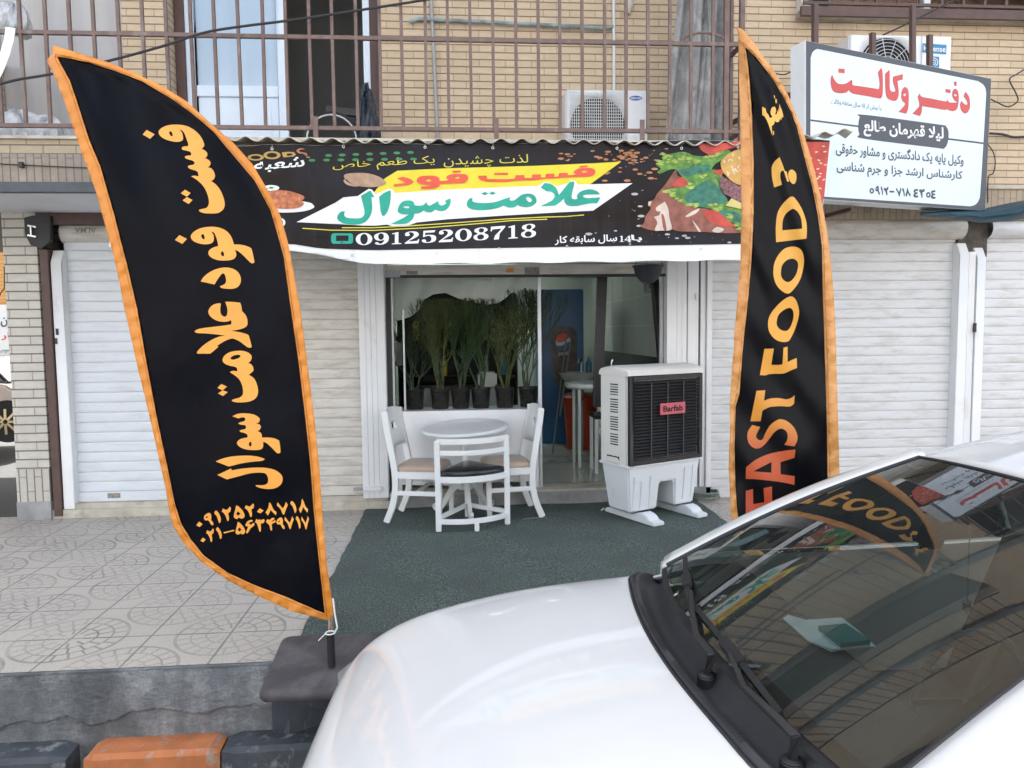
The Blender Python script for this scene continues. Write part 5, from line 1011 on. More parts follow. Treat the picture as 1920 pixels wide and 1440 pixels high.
let = [S8([(112, 290), (115, 230), (130, 188, 0), (150, 240), (190, 290), (240, 305), (300, 295), (345, 265), (370, 250, 0), (375, 318, 0), (500, 335), (690, 365, 0), (700, 300), (678, 165, 0), (720, 107, 0), (735, 160), (740, 300), (735, 430), (715, 475), (680, 475), (550, 450), (400, 425), (355, 405), (330, 378, 0), (300, 405), (240, 415), (170, 405), (130, 370)]), S8(rect((205, 118), (280, 123), (282, 174), (205, 168))),
       S8([(765, 180, 0), (820, 130, 0), (822, 250), (822, 350), (840, 390), (885, 393), (885, 360), (860, 280), (860, 215, 0), (980, 185, 0), (977, 250, 0), (915, 268, 0), (930, 400), (920, 470), (890, 505), (840, 500), (790, 470), (770, 400)]),
       S8([(960, 430), (965, 390), (985, 350), (1010, 340), (1040, 370), (1050, 430), (1048, 540), (1040, 610), (1020, 660, 0), (925, 640, 0), (985, 575), (1005, 540), (975, 510), (960, 470)]), S8([(985, 430), (1000, 418), (1018, 432), (1010, 445), (990, 445)]),
       S8([(1090, 660, 0), (1140, 610), (1175, 560), (1155, 455, 0), (1185, 410, 0), (1205, 455), (1330, 480), (1480, 512, 0), (1510, 505), (1520, 470, 0), (1530, 520), (1600, 527, 0), (1625, 525), (1590, 490), (1570, 440), (1580, 380), (1605, 360), (1635, 380), (1650, 450), (1645, 540), (1630, 600), (1590, 630), (1530, 620), (1505, 605, 0), (1480, 615), (1350, 592), (1210, 570, 0), (1205, 640), (1185, 690, 0)]),
       S8([(1592, 435), (1605, 425), (1625, 440), (1612, 452)]), S8(rect((1592, 275), (1625, 275), (1622, 330), (1595, 320))), S8(rect((1490, 362), (1552, 372), (1549, 415), (1490, 405))),
       S8([(1665, 545), (1680, 505, 0), (1720, 545), (1750, 550), (1745, 510), (1705, 450, 0), (1730, 395, 0), (1770, 450), (1785, 520), (1780, 600), (1750, 650), (1715, 655), (1680, 620), (1668, 580)])]
art('red_headline', I_SIGNRED, let, .0045, 0, True, SG, SS)
q3 = lambda *p: tuple((1280+x/3, y/3) for x, y in p)
T = [textq('با بیش از ۱۵ سال سابقه وکالت', q3((833, 553), (1118, 592), (1118, 628), (833, 589)), .0, True),
     textq('وکیل پایه یک دادگستری و مشاور حقوقی', q3((862, 795), (1582, 868), (1580, 945), (862, 882)), .022, True),
     textq('کارشناس ارشد جزا و جرم شناسی', q3((866, 905), (1575, 962), (1572, 1030), (866, 985)), .022, True),
     ]
for q in T: printed('text_line', I_DK, SG, *q, SS(.0045))
yt = lambda x: 1042+(x-1048)*.072
sgd = [('9', 1084, 1110), ('1', 1114, 1127), ('2', 1130, 1158), ('7', 1200, 1231), ('1', 1235, 1249), ('8', 1252, 1283), ('3', 1329, 1362)]
polys = [X3(p) for c, a, b in sgd for p in pdig(c, a, yt(a), b, yt(a)+52)] + [X3(rect((1163, 1072), (1190, 1074), (1190, 1084), (1163, 1082)))]
for x in (1064, 1382): polys += [X3(ell(x, yt(x)+30, 13, 16)), X3(ell(x, yt(x)+30, 5, 7))]
for x in (1298, 1396): polys.append(X3([(x+y_[0], yt(x)+y_[1])+tuple(y_[2:]) for y_ in [(25, 2, 0), (26, 14, 0), (14, 15), (12, 20), (24, 22, 0), (24, 31, 0), (14, 33), (13, 39), (27, 40, 0), (26, 51, 0), (8, 51), (0, 42), (2, 31), (6, 26), (1, 18), (5, 6)]]))
art('phone_digits', I_DK, polys, .0045, 0, True, SG, SS)
art('name_capsule', I_DK, [X3([(1020, 645), (1440, 700), (1480, 710), (1496, 745), (1490, 805), (1468, 836), (1430, 832), (1020, 780), (995, 755), (988, 715), (996, 660)])], .0045, 0, True, SG, SS)
art('rule_lines', I_DK, [X3([(720, 671), (992, 706), (992, 716), (720, 681)]), X3([(1490, 776), (1692, 801), (1692, 811), (1490, 786)])], .004, 0, False, SG, SS)
printed('name_text', I_WHITE, SG, *textq('لیلا قهرمان طالع', q3((1018, 672), (1468, 716), (1468, 815), (1018, 765)), .03, True), SS(.006))
br = MB()
for x, y0, y1, dd in ((1528, 8, 80, .08), (1711, 10, 118, .08), (1636, 62, 108, .06), (1743, 66, 130, .06)):
    a = SS(-dd)(x, y0); b = SS(-dd)(x, y1+20); MB().bar(a, b, .042, .03, SN).build('bracket', M_BROWN_DK, SG)
a = SS(-.1)(1512, 165); br.bar(a, Vector((a.x-.25, 6.2, a.z-.02)), .04, .03); a = SS(-.1)(1600, 392); br.bar(a, Vector((a.x, 6.2, a.z+.02)), .04, .03); a = SS(-.1)(1820, 150); br.bar(a, Vector((a.x, 6.2, a.z)), .04, .03)
br.build('wall_stay', M_BROWN_DK, SG)
# ================================================================== AIR CONDITIONER OUTDOOR UNITS
def ac_unit(name, label, x0, x1, yf, z0, z1, split, round_guard, cyf, depth=.30):
    t = thing(name, label, 'air conditioner', ((x0+x1)/2, yf+depth/2, z0), 'air conditioner outdoor units on the facade')
    m = MB().box(x0, x1, yf+.012, yf+depth, z0, z1); m.build('case', M_PVC, t, bevel=.012)
    xs_ = x0+(x1-x0)*split; cx = (x0+xs_)/2+.01; cz = z0+(z1-z0)*.5; r = min((xs_-x0), (z1-z0))*.45
    fm = MB(); 
    o = []
    for i in range(33):
        a = 2*math.pi*i/32; o.append((cx+r*math.cos(a), cz+r*math.sin(a)))
    hole = [(x, z) for x, z in o[:-1]]
    vs, fs = fill2d([[(x0+.008, z0+.008), (xs_, z0+.008), (xs_, z1-.008), (x0+.008, z1-.008)], hole])
    printed('front_panel', M_PVC, t, vs, fs, lambda x, z: Vector((x, yf+.004, z)), 0, .02)
    MB().box(xs_+.004, x1-.006, yf, yf+.012, z0+.008, z1-.008).build('side_panel', M_PVC, t, bevel=.004)
    MB().lathe([(r, 0), (r, .012), (r*.98, .02)], (cx, yf+.009, cz), 32, Matrix.Rotation(R(-90), 4, 'X')).build('fan_well', M_BLACKM, t)
    f = MB()
    for k in range(3):
        def bl(u, v, k=k):
            a = k*2.094+u*1.25; rr = r*(.18+.74*v); return Vector((cx+rr*math.cos(a), yf-.004+.012+.02*u*0+.006*u, cz+rr*math.sin(a)))
        f.grid(bl, 6, 3)
    f.lathe([(r*.2, 0), (r*.2, .012), (0, .016)], (cx, yf+.012, cz), 18, Matrix.Rotation(R(90), 4, 'X')); f.build('fan', simple('dark_fan', (.05, .05, .05), .5), t, solid=.002)
    g = MB()
    if round_guard:
        for k in range(1, 9): g.tube([(cx+r*k/8.6*math.cos(a), yf-.012+.004*k/9, cz+r*k/8.6*math.sin(a)) for a in [j*2*math.pi/28 for j in range(29)]], .0028, 4)
        for k in range(12): a = k*math.pi/6+.2; g.tube([(cx+.1*r*math.cos(a), yf-.012, cz+.1*r*math.sin(a)), (cx+r*1.02*math.cos(a), yf-.008, cz+r*1.02*math.sin(a))], .003, 4)
    else:
        n = 26
        for k in range(n): x = x0+.03+(xs_-x0-.05)*k/(n-1); g.bar((x, yf-.012, z0+.03), (x, yf-.012, z1-.03), .004, .004, (0, 1, 0))
        for k in range(22): z = z0+.03+(z1-z0-.06)*k/21; g.bar((x0+.03, yf-.014, z), (xs_-.02, yf-.014, z), .0035, .003, (0, 1, 0))
    g.build('guard', M_ALU, t)
    return t
a = PY(1061, 166, 5.95); b = PY(1215, 262, 5.95)
A1 = ac_unit('outdoor_unit', 'white air conditioner outdoor unit with wire guard behind the balcony bars', a.x, b.x, 5.95, 2.863, a.z, .74, False, 0)
vs, fs = fill2d([ell(1192, 184, 12, 4.6)]); printed('badge', simple('blue_oval_badge', (.02, .10, .36), .4), A1, vs, fs, lambda x, y: PY(x, y, 5.948))
printed('badge_text', I_WHITE, A1, *textq('GENERAL GOLD', ((1182, 182), (1202, 182), (1202, 186), (1182, 186)), .03), lambda x, y: PY(x, y, 5.946))
a = PY(1594, 63, 5.90); b = PY(1783, 145, 5.90)
A2 = ac_unit('outdoor_unit', 'white air conditioner outdoor unit with round guard above the law office sign', a.x, b.x, 5.90, b.z-.18, a.z, .70, True, 0, .27)
vs, fs = fill2d([[(1730, 81), (1775, 84), (1774, 102), (1729, 98)]]); printed('badge', I_BLUE, A2, vs, fs, lambda x, y: PY(x, y, 5.897))
printed('badge_text', I_WHITE, A2, *textq('Hisense', ((1732, 85), (1773, 87), (1773, 98), (1732, 95)), .01), lambda x, y: PY(x, y, 5.895))
sq = [(1738, 105), (1761, 106.5), (1761, 127), (1738, 125)]; vs, fs = fill2d([sq]); printed('badge', I_BLUE, A2, vs, fs, lambda x, y: PY(x, y, 5.897))
spi = [(1749+(1.2+.62*t)*math.cos(t)*1.05, 116+(1.2+.62*t)*math.sin(t)*.9) for t in [k*.35 for k in range(40)]]
MB().tube([PY(x, y, 5.895) for x, y in spi], [.004]*len(spi), 4).build('spiral_mark', I_WHITE, A2)
MB().box(a.x+.05, a.x+.09, 5.92, 6.2, b.z-.22, b.z-.18).box(b.x-.09, b.x-.05, 5.92, 6.2, b.z-.22, b.z-.18).build('bracket', M_BROWN_DK, A2)
# ================================================================== THINGS ON THE BALCONY, CABLES
random.seed(5)
def canv(u, v):
    w = .16+.20*v; z = 4.95-2.05*v; xc = 1.86-.02*v
    return Vector((xc-w/2*1.0+w*u-.05*v, 5.62-.035*math.sin(u*11+v*3)-.02*math.sin(u*23+v*7)+.10*(u-.5)**2, z+.05*math.sin(u*9)*v))
cv = MB().grid(lambda u, v: canv(u, v), 50, 50); cv.grid(lambda u, v: canv(u, v)+Vector((.16-.05*v, .03-.03*math.sin(u*8), -.0)), 40, 40)
tag(cv.build('canvas_sheet', M_CANVAS, smooth=True, solid=.006), 'grey canvas sheet hanging down inside the right end of the balcony bars', 'canvas')
def bag(name, c, sx, sy, sz, mat, label, cat, seed, group=None):
    random.seed(seed); ph = [random.uniform(0, 6) for _ in range(6)]
    def f(u, v):
        th = u*2*math.pi; p = v*math.pi; k = 1+.13*math.sin(3*th+ph[0]+4*v)+.09*math.sin(7*th+ph[1]-6*v)+.06*math.sin(13*th+9*v+ph[2])
        return Vector((c[0]+sx*k*math.sin(p)*math.cos(th), c[1]+sy*k*math.sin(p)*math.sin(th), max(c[2]-sz*.55, c[2]+sz*k*math.cos(p))))
    return tag(MB().grid(f, 48, 24).build(name, mat, smooth=True), label, cat, group)
p = PY(32, 232, 5.6); bag('plastic_bag', (p.x, 5.6, 2.95), .17, .12, .15, M_PLBAG, 'clear plastic bag lying behind the balcony bars, left of the other one', 'bag', 2, 'clear plastic bags on the balcony')
p = PY(88, 235, 5.62); bag('plastic_bag', (p.x, 5.62, 2.94), .15, .12, .13, M_PLBAG, 'clear plastic bag beside the grey sheet on the balcony, nearer the flag tip', 'bag', 9, 'clear plastic bags on the balcony')
p = PY(12, 15, 5.7); bag('plastic_bag', (p.x, 5.8, 3.80), .10, .12, .13, M_PLBAG, 'blue grey plastic bundle resting on top of the balcony side wall', 'bag', 4)
p = PY(690, 215, 5.9); bag('black_bag', (p.x, 5.9, 3.08), .08, .14, .30, M_BLKBAG, 'shiny black bag standing in the open balcony doorway', 'bag', 6)
bk = thing('exercise_wheel', 'black wheeled frame with a thin white rim in the dark balcony doorway', 'wheel frame', PY(620, 250, 5.85))
cxx = PY(622, 262, 5.85)
MB().tube([cxx+Vector((.19*math.cos(t), 0, .19*math.sin(t))) for t in [k*math.pi/16 for k in range(33)]], .008, 6).build('rim', M_ALU, bk)
MB().tube([cxx+Vector((.205*math.cos(t), 0, .205*math.sin(t))) for t in [k*math.pi/16 for k in range(33)]], .012, 6).build('tyre', M_BLACK, bk)
MB().bar(cxx+Vector((-.04, .02, .23)), cxx+Vector((.26, .02, .20)), .05, .05).bar(cxx+Vector((.25, .02, .2)), cxx+Vector((.25, .02, -.2)), .04, .04).build('frame', M_BLACK, bk)
stp = MB().grid(lambda u, v: PY(-6+22*v+14*u-12*u*v*0, 120-70*v+0*u, 5.30)+Vector((.02*u, .01*math.sin(v*6), .012*math.sin(u*6))), 4, 12)
stp = MB(); pth = [PY(20, 52, 5.31), PY(17, 75, 5.30), PY(10, 100, 5.29), PY(0, 125, 5.28), PY(-12, 150, 5.28)]
stp.sweep(pth, .062, .006, (0, -1, 0)); tag(stp.build('white_strap', I_WHITE, smooth=True), 'strip of white banner cloth tied to the balcony rail at the left', 'strap')
def cable(name, pts, r, label, Y=None, mat=M_CABLE):
    P_ = [PY(x, y, yy) for x, y, yy in pts]; out = []
    for i in range(len(P_)-1):
        a, b = P_[i], P_[i+1]; pa = P_[max(0, i-1)]; nb = P_[min(len(P_)-1, i+2)]
        for k in range(6):
            t = k/6; out.append(.5*((2*a)+(b-pa)*t+(2*pa-5*a+4*b-nb)*t*t+(3*a-pa-3*b+nb)*t**3))
    out.append(P_[-1])
    return tag(MB().tube(out, r, 6).build(name, mat, smooth=True), label, 'cable')
cable('cable', [(-30, 166, 5.2), (30, 150, 5.2), (95, 139, 5.21), (200, 115, 5.22), (300, 88, 5.23), (380, 62, 5.24), (450, 50, 5.25), (560, 36, 5.28), (700, 15, 5.3), (830, -6, 5.32), (1000, -40, 5.34)], .0085, 'thick black cable running up across the balcony bars')
cable('cable', [(-20, 306, 5.285), (36, 309, 5.285), (100, 312, 5.285), (200, 316, 5.285), (300, 318, 5.285)], .004, 'thin black cable along the brick edge of the balcony slab')
o = MB().box(*[PY(33, 300, 5.27).x, PY(42, 300, 5.27).x], 5.27, 5.296, PY(38, 314, 5.27).z, PY(38, 303, 5.27).z).build('cable_clip', M_BLACK, bevel=.004); tag(o, 'small black junction block on the slab edge cable', 'clip')
cable('cable', [(1655, 66, 6.05), (1700, 45, 6.0), (1760, 15, 5.95), (1850, -30, 5.9)], .007, 'black cable rising to the upper right from the top of the round guarded unit')
cable('cable', [(1925, 128, 6.15), (1905, 140, 6.15), (1893, 150, 6.12), (1905, 175, 6.1), (1908, 190, 6.1), (1890, 200, 6.1), (1870, 192, 6.1), (1858, 186, 6.1)], .006, 'black cable curling from the wall to the right edge of the law office sign')
cable('cable', [(1856, 250, 6.12), (1880, 252, 6.15), (1900, 257, 6.17), (1930, 256, 6.17)], .010, 'grey brown cable running right from the middle of the sign')
cable('cable', [(1850, 268, 6.1), (1862, 285, 6.15), (1866, 305, 6.16), (1862, 325, 6.16), (1853, 333, 6.16), (1852, 380, 6.17)], .005, 'thin cable drooping behind the right side of the sign')
cable('cable', [(1455, 138, 5.9), (1470, 140, 5.85), (1485, 134, 5.8), (1500, 131, 5.7)], .005, 'short wires joining the wall to the left edge of the sign')
# blue tarp
def tarp(u, v):
    x = 1725+255*u; yt = 399-2*u-((u-.45)*55 if u > .45 else 0)*1.0-5*math.sin(u*3); hgt = 5+28*min(1, u*1.5)
    return PY(x, yt+hgt*v, 5.85-.20*math.sin(v*3.1)-.05*math.sin(u*8+v*3))
tag(MB().grid(tarp, 40, 12).build('blue_tarp', M_BLUETARP, smooth=True, solid=.004), 'dark blue tarpaulin sagging under the right end of the sign', 'tarp')
# ================================================================== PAVEMENT FURNITURE
def bez(pts, n=8):
    P_ = [Vector(p) for p in pts]; out = []
    for i in range(len(P_)-1):
        a, b = P_[i], P_[i+1]; pa = P_[max(0, i-1)]; nb = P_[min(len(P_)-1, i+2)]
        for k in range(n):
            t = k/n; out.append(.5*((2*a)+(b-pa)*t+(2*pa-5*a+4*b-nb)*t*t+(3*a-pa-3*b+nb)*t**3))
    return out+[P_[-1]]
def side_chair(label):
    t = thing('dining_chair', label, 'chair', (0, 0, 0), 'white dining chairs with beige seats')
    for s in (-1, 1):
        y = .19*s
        lg = MB().sweep(bez([(-.245, y*.92, .905), (-.232, y*.93, .80), (-.20, y*.97, .62), (-.17, y, .44), (-.165, y, .28), (-.19, y, .14), (-.245, y, .0)]), [.034]*49, [.05]*49, (1, 0, 0)); lg.build('leg', M_WHITE_WOOD, t, bevel=.004)
        lf = MB().sweep(bez([(.19, y*1.05, .40), (.19, y*1.05, .2), (.185, y*1.05, 0)]), .038, [.04]*9+[.036]*8, (1, 0, 0)); lf.build('leg', M_WHITE_WOOD, t, bevel=.004)
        MB().bar((-.17, y*1.02, .245), (.18, y*1.05, .245), .022, .036).build('stretcher', M_WHITE_WOOD, t, bevel=.003)
        MB().bar((-.16, y*1.02, .392), (.19, y*1.05, .392), .026, .055).build('rail', M_WHITE_WOOD, t, bevel=.003)
    m = MB().bar((.188, -.19, .392), (.188, .19, .392), .026, .055).bar((-.165, -.18, .392), (-.165, .18, .392), .026, .055).bar((.0, -.19, .245), (.0, .19, .245), .022, .03); m.build('seat_frame', M_WHITE_WOOD, t, bevel=.003)
    # backrest board, curved in plan, with a small rectangular opening
    def bk_(y, z, d=0):
        k = (z-.62)/.28; x = -.203-.040*k-.03*(1-(y/.19)**2)+d
        return Vector((x, y, z))
    poly = [(-.175, .60), (.175, .60), (.178, .90), (.12, .918), (0, .925), (-.12, .918), (-.178, .90)]; hole = [(-.05, .745), (.05, .745), (.05, .80), (-.05, .80)]; slot = [(-.12, .64), (-.035, .66), (-.035, .60), (-.12, .60)]
    vs, fs = fill2d([poly, hole]); printed('backrest', M_WHITE_WOOD, t, vs, fs, lambda y, z: bk_(y, z), .04, .022)
    ou = rrect(-.17, -.195, .20, .195, .07, 6); seat = MB(); n = len(ou)
    rings = [(.99, .418), (1.0, .43), (1.0, .446), (.97, .459), (.88, .468), (.55, .474), (.1, .475)]
    for k, z in rings: seat.v += [((x-.015)*k+.015, y*k, z) for x, y in ou]
    for i in range(len(rings)-1):
        for j in range(n): seat.f.append((n*i+j, n*i+(j+1) % n, n*i+n+(j+1) % n, n*i+n+j))
    seat.f.append(tuple(range(n))[::-1]); seat.f.append(tuple(range(n*6, n*7))); seat.build('seat', M_BEIGE_SEAT, t, smooth=True, sharp=70)
    return t
TZ = .016
c1 = side_chair('white dining chair with beige seat left of the round table')
c2 = copy_tree(c1); c2['label'] = 'white dining chair with beige seat right of the round table'
c1.location = (-.30, 5.84, TZ); c1.rotation_euler = (0, 0, R(-13)); c1.scale = (1, 1, .965); c2.scale = (1, 1, .965)
c2.location = (.385, 5.90, TZ); c2.rotation_euler = (0, 0, R(180+8))
# corner chair with a fan shaped seat
T3 = thing('corner_chair', 'white three cornered chair with black fan shaped seat and curved low back', 'chair', (0, 0, 0))
PL, PR, PA, PM = Vector((-.165, 5.40, TZ)), Vector((.36, 5.55, TZ)), Vector((.055, 5.81, TZ)), Vector((.12, 5.375, TZ))
def arc(z, out=0., n=14):
    mid = (PL+PR)/2; bul = PM-mid
    return [Vector((*(PL.lerp(PR, t)+bul*(1-(2*t-1)**2)*.9).xy, z)) for t in [i/n for i in range(n+1)]]
for p, h in ((PL, .685), (PR, .695)): MB().sweep([p, p+Vector((0, 0, .3)), p+Vector((-.004, -.004, h))], .042, .042, (0, 1, 0)).build('leg', M_WHITE_WOOD, T3, bevel=.005)
MB().sweep([PA, PA+Vector((0, 0, .40))], .04, .04, (0, 1, 0)).build('leg', M_WHITE_WOOD, T3, bevel=.005); MB().sweep([PM+Vector((0, .005, 0)), PM+Vector((0, .005, .06))], .035, .035, (0, 1, 0)).build('foot', M_WHITE_WOOD, T3, bevel=.004)
MB().sweep(arc(TZ+.675), .026, .042).build('backrest', M_WHITE_WOOD, T3, bevel=.004); MB().sweep(arc(TZ+.59), .022, .036).build('back_rail', M_WHITE_WOOD, T3, bevel=.004)
MB().sweep(arc(TZ+.39), .03, .045).bar(PL+Vector((0, 0, .39)), PA+Vector((0, 0, .39)), .026, .04).bar(PR+Vector((0, 0, .39)), PA+Vector((0, 0, .39)), .026, .04).build('seat_frame', M_WHITE_WOOD, T3, bevel=.003)
MB().sweep(arc(TZ+.075), .03, .036).build('stretcher', M_WHITE_WOOD, T3, bevel=.003); MB().bar(PL+Vector((0, 0, .10)), PA+Vector((0, 0, .10)), .028, .032).build('stretcher', M_WHITE_WOOD, T3, bevel=.003); MB().bar(PR+Vector((0, 0, .10)), PA+Vector((0, 0, .10)), .028, .032).build('stretcher', M_WHITE_WOOD, T3, bevel=.003)
ou = [p.xy for p in arc(0)] + [Vector((.09, 5.83)), Vector((.055, 5.85)), Vector((.02, 5.82))]; cen = Vector((.08, 5.6)); seat = MB(); n = len(ou)
rings = [(.965, .408), (.985, .42), (.985, .436), (.95, .45), (.8, .461), (.4, .467), (.05, .468)]
for k, z in rings: seat.v += [(*((p-cen)*k+cen), TZ+z) for p in ou]
for i in range(6):
    for j in range(n): seat.f.append((n*i+j, n*i+(j+1) % n, n*i+n+(j+1) % n, n*i+n+j))
seat.f.append(tuple(range(n))[::-1]); seat.f.append(tuple(range(n*6, n*7))); seat.build('seat', M_BLACK_SEAT, T3, smooth=True, sharp=70)
# round pedestal table, top slightly out of level
TX, TYc, TH = .045, 5.93, .705
RT = thing('round_table', 'round white pedestal table with a grey white top between the white chairs', 'table', (TX, TYc, TZ))
tilt = Matrix.Translation((TX, TYc, TZ+TH)) @ Matrix.Rotation(R(-2.6), 4, 'Y') @ Matrix.Rotation(R(3.6), 4, 'X')
tm = MB().lathe([(.0, -.03), (.30, -.03), (.335, -.024), (.342, -.014), (.346, -.006), (.356, -.002), (.356, .008), (.348, .014), (.335, .015)], (0, 0, 0), 64); tm.v = [tuple(tilt @ Vector(v)) for v in tm.v]; tm.build('table_rim', M_WHITE_WOOD, RT, smooth=True)
tm = MB().lathe([(.336, .0145), (.334, .017), (0, .017)], (0, 0, 0), 64); tm.v = [tuple(tilt @ Vector(v)) for v in tm.v]; tm.build('table_top', M_TABLETOP, RT, smooth=True)
MB().lathe([(.05, .20), (.052, .23), (.03, .25), (.026, .30), (.036, .36), (.028, .42), (.022, .55), (.024, .60), (.045, .61), (.05, .62), (.03, .635), (.04, .66), (.11, .675), (.11, .682)], (TX, TYc, TZ), 24).build('pedestal', M_WHITE_WOOD, RT, smooth=True)
for k in range(3):
    a = R(-90+120*k+8); d = Vector((math.cos(a), math.sin(a), 0)); b0 = Vector((TX, TYc, TZ))
    MB().sweep([b0+d*r+Vector((0, 0, z)) for r, z in bez([(.03, .215, 0), (.07, .225, 0), (.12, .19, 0), (.165, .12, 0), (.205, .055, 0), (.245, .022, 0), (.275, .028, 0), (.28, .05, 0), (.262, .055, 0)], 5)] if False else [b0+d*v.x+Vector((0, 0, v.y)) for v in bez([(.03, .215, 0), (.07, .225, 0), (.12, .19, 0), (.165, .12, 0), (.205, .055, 0), (.245, .024, 0), (.272, .030, 0), (.278, .05, 0), (.262, .056, 0)], 5)], .032, [.05]*8+[.05-.0007*i for i in range(33)], (0, 0, 1)).build('leg', M_WHITE_WOOD, RT, bevel=.004)
# ================================================================== AIR COOLER
ca = Vector((.891, .454, 0)).normalized(); cb = Vector((-ca.y, ca.x, 0))
PC = PY(1178, 800, 5.42); PC.z = 0
CW_ = .775; CDp = .345
MC = Matrix(((ca.x, cb.x, 0, PC.x), (ca.y, cb.y, 0, PC.y), (0, 0, 1, TZ), (0, 0, 0, 1)))
def cl(m): m.v = [tuple(MC @ Vector(v)) for v in m.v]; return m
CO = thing('air_cooler', 'white evaporative air cooler on feet with a black louvred front beside the shop door', 'air cooler', (PC.x, PC.y, TZ))
z0, z1 = .438, 1.203
cl(MB().box(0, CW_, .018, CDp, z0, z1-.05)).build('body', M_COOLW, CO, bevel=.014)
cap = MB(); sec = [(-.005, z1-.065), (-.005, z1-.03), (.02, z1-.008), (.10, z1+.004), (CDp*.5, z1+.012), (CDp-.1, z1+.004), (CDp-.01, z1-.012), (CDp+.004, z1-.03), (CDp+.004, z1-.065)]
for i, (x, k) in enumerate(((-.006, .0), (.0, .6), (.02, 1.), (CW_-.02, 1.), (CW_, .6), (CW_+.006, .0))): cap.v += [(x, y, z1-.065+(z-z1+.065)*(.72+.28*k)) for y, z in sec]
for i in range(5):
    for j in range(8): cap.f.append((9*i+j, 9*i+9+j, 9*i+10+j, 9*i+j+1))
cap.f += [tuple(range(9)), tuple(range(45, 54))[::-1]]; cl(cap).build('top_cover', M_COOLW, CO, smooth=True, sharp=40)
gf = MB(); frame(gf, .004, CW_-.004, z0+.012, z1-.068, .036, -.012, .016); cl(gf).build('grille_frame', M_BLACK, CO, bevel=.004); cl(MB().box(.05, CW_-.05, .012, .017, z0+.05, z1-.12)).build('grille_back', M_BLACKM, CO)
lv = MB(); nl = 24
for i in range(nl):
    z = z0+.07+(z1-z0-.19)*i/(nl-1); lv.add([(.055, -.012, z-.009), (CW_-.055, -.012, z-.009), (CW_-.055, .010, z+.011), (.055, .010, z+.011), (.055, -.009, z-.011), (CW_-.055, -.009, z-.011), (CW_-.055, .012, z+.008), (.055, .012, z+.008)], [(0, 1, 2, 3), (7, 6, 5, 4), (0, 4, 5, 1), (2, 6, 7, 3)])
cl(lv).build('louvre', M_BLACK, CO)
vr = MB()
for k in (1, 2, 3): x = .05+(CW_-.1)*k/4; vr.box(x-.005, x+.005, -.017, -.012, z0+.06, z1-.125)
cl(vr).build('vane', simple('dusty_black', (.045, .045, .046), .6), CO)
bx0, bx1, bz0, bz1 = .30, .565, .825, .915
bd = cl(MB().box(bx0, bx1, -.026, -.018, bz0, bz1)).build('name_badge', I_PINK, CO, bevel=.002)
vs, fs = text2d('Barfab', .025); pts = [(bx0+.03+(bx1-bx0-.06)*x, bz0+.022+(bz1-bz0-.042)*y) for x, y in vs]
printed('badge_text', M_BLACKM, CO, pts, fs, lambda x, z: MC @ Vector((x, -.0275, z)))
st = MB()
for i in range(25):
    if i in (5, 12, 19): continue
    z = .60+.0195*i; st.box(-.0012, .002, .12, .215, z-.0048, z+.0048)
cl(st).build('side_slots', M_BLACKM, CO); rb_ = MB()
for i in range(22): z = .50+.029*i; rb_.box(-.0015, .002, .03, .32, z-.001, z+.001)
cl(rb_).build('side_ribs', M_COOLT, CO)
hd = MB().box(-.004, .01, .10, .26, .475, .515); cl(hd).build('handle_recess', M_BLACKM, CO, bevel=.006); cl(MB().prism([(.09, .455), (.27, .455), (.245, .50), (.115, .50)], lambda a, b, d: Vector((d, a, b)), -.014, -.002)).build('water_inlet', M_COOLW, CO, bevel=.004)
tk = MB()
def tank(x0, x1, zb): 
    for (zz, k) in ((zb, 0), (z0, 1)): pass
tx = lambda z: .055*(1-(z-.075)/(z0-.075))
poly = [(tx(.075)-.005, .075), (.33, .075), (.345, .285), (.50, .285), (.515, .075), (CW_-tx(.075)+.005, .075), (CW_-.005, z0+.004), (.005, z0+.004)]
tk.prism(poly, lambda x, z, d: Vector((x, (.01+tx(z)*.6) if d == 0 else (CDp-.01-tx(z)*.6), z)), 0, 1); cl(tk).build('water_tank', M_COOLT, CO, bevel=.012)
cl(MB().box(-.008, CW_+.008, -.004, CDp+.006, z0-.006, z0+.014)).build('tank_rim', M_COOLT, CO, bevel=.005)
rbs = MB()
for x, za, zb in ((.075, .09, .36), (.15, .09, .32), (.24, .09, .35), (.60, .12, .38), (.69, .12, .39)): rbs.bar((x, .02+tx(za)*.6-.012, za), (x, .02+tx(zb)*.6-.016, zb), .008, .010, (0, 1, 0))
rbs.bar((.06, .018, .33), (.10, .018, .33), .01, .012); cl(rbs).build('tank_ribs', M_COOLT, CO, bevel=.002)
for x in (.17, .63):
    ft = MB().prism([(-.16, .0), (-.16, .028), (-.10, .035), (-.085, .055), (-.05, .07), (.0, .078), (.10, .045), (CDp-.04, .045), (CDp+.06, .04), (CDp+.09, .02), (CDp+.09, 0)], lambda y, z, d: Vector((d, y, z)), x-.055, x+.055); cl(ft).build('foot', M_COOLT, CO, bevel=.006)
p_ = MC @ Vector((.08, .30, z1)); 
o = MB().tube(bez([p_+Vector((.0, 0, -.02)), p_+Vector((.002, 0, .03)), p_+Vector((.012, 0, .05))]), [.004]*8+[.006]*9, 6).build('cord_end', M_PVC, CO, smooth=True)
# hose coil
hp = []
hc = PZ(1322, 935, .02)
for k in range(60): a = k*.36; hp.append(hc+Vector(((.13+.02*math.sin(k*.7))*math.cos(a), (.075+.012*math.cos(k*.5))*math.sin(a), .006+.0011*k)))
hp += [hc+Vector((-.16, -.05, .03)), hc+Vector((-.30, -.06, .02)), hc+Vector((-.42, -.02, .02))]
tag(MB().tube(hp, .0095, 8).build('garden_hose', M_HOSE, smooth=True), 'coiled green hose lying behind the air cooler at the shutter foot', 'hose')
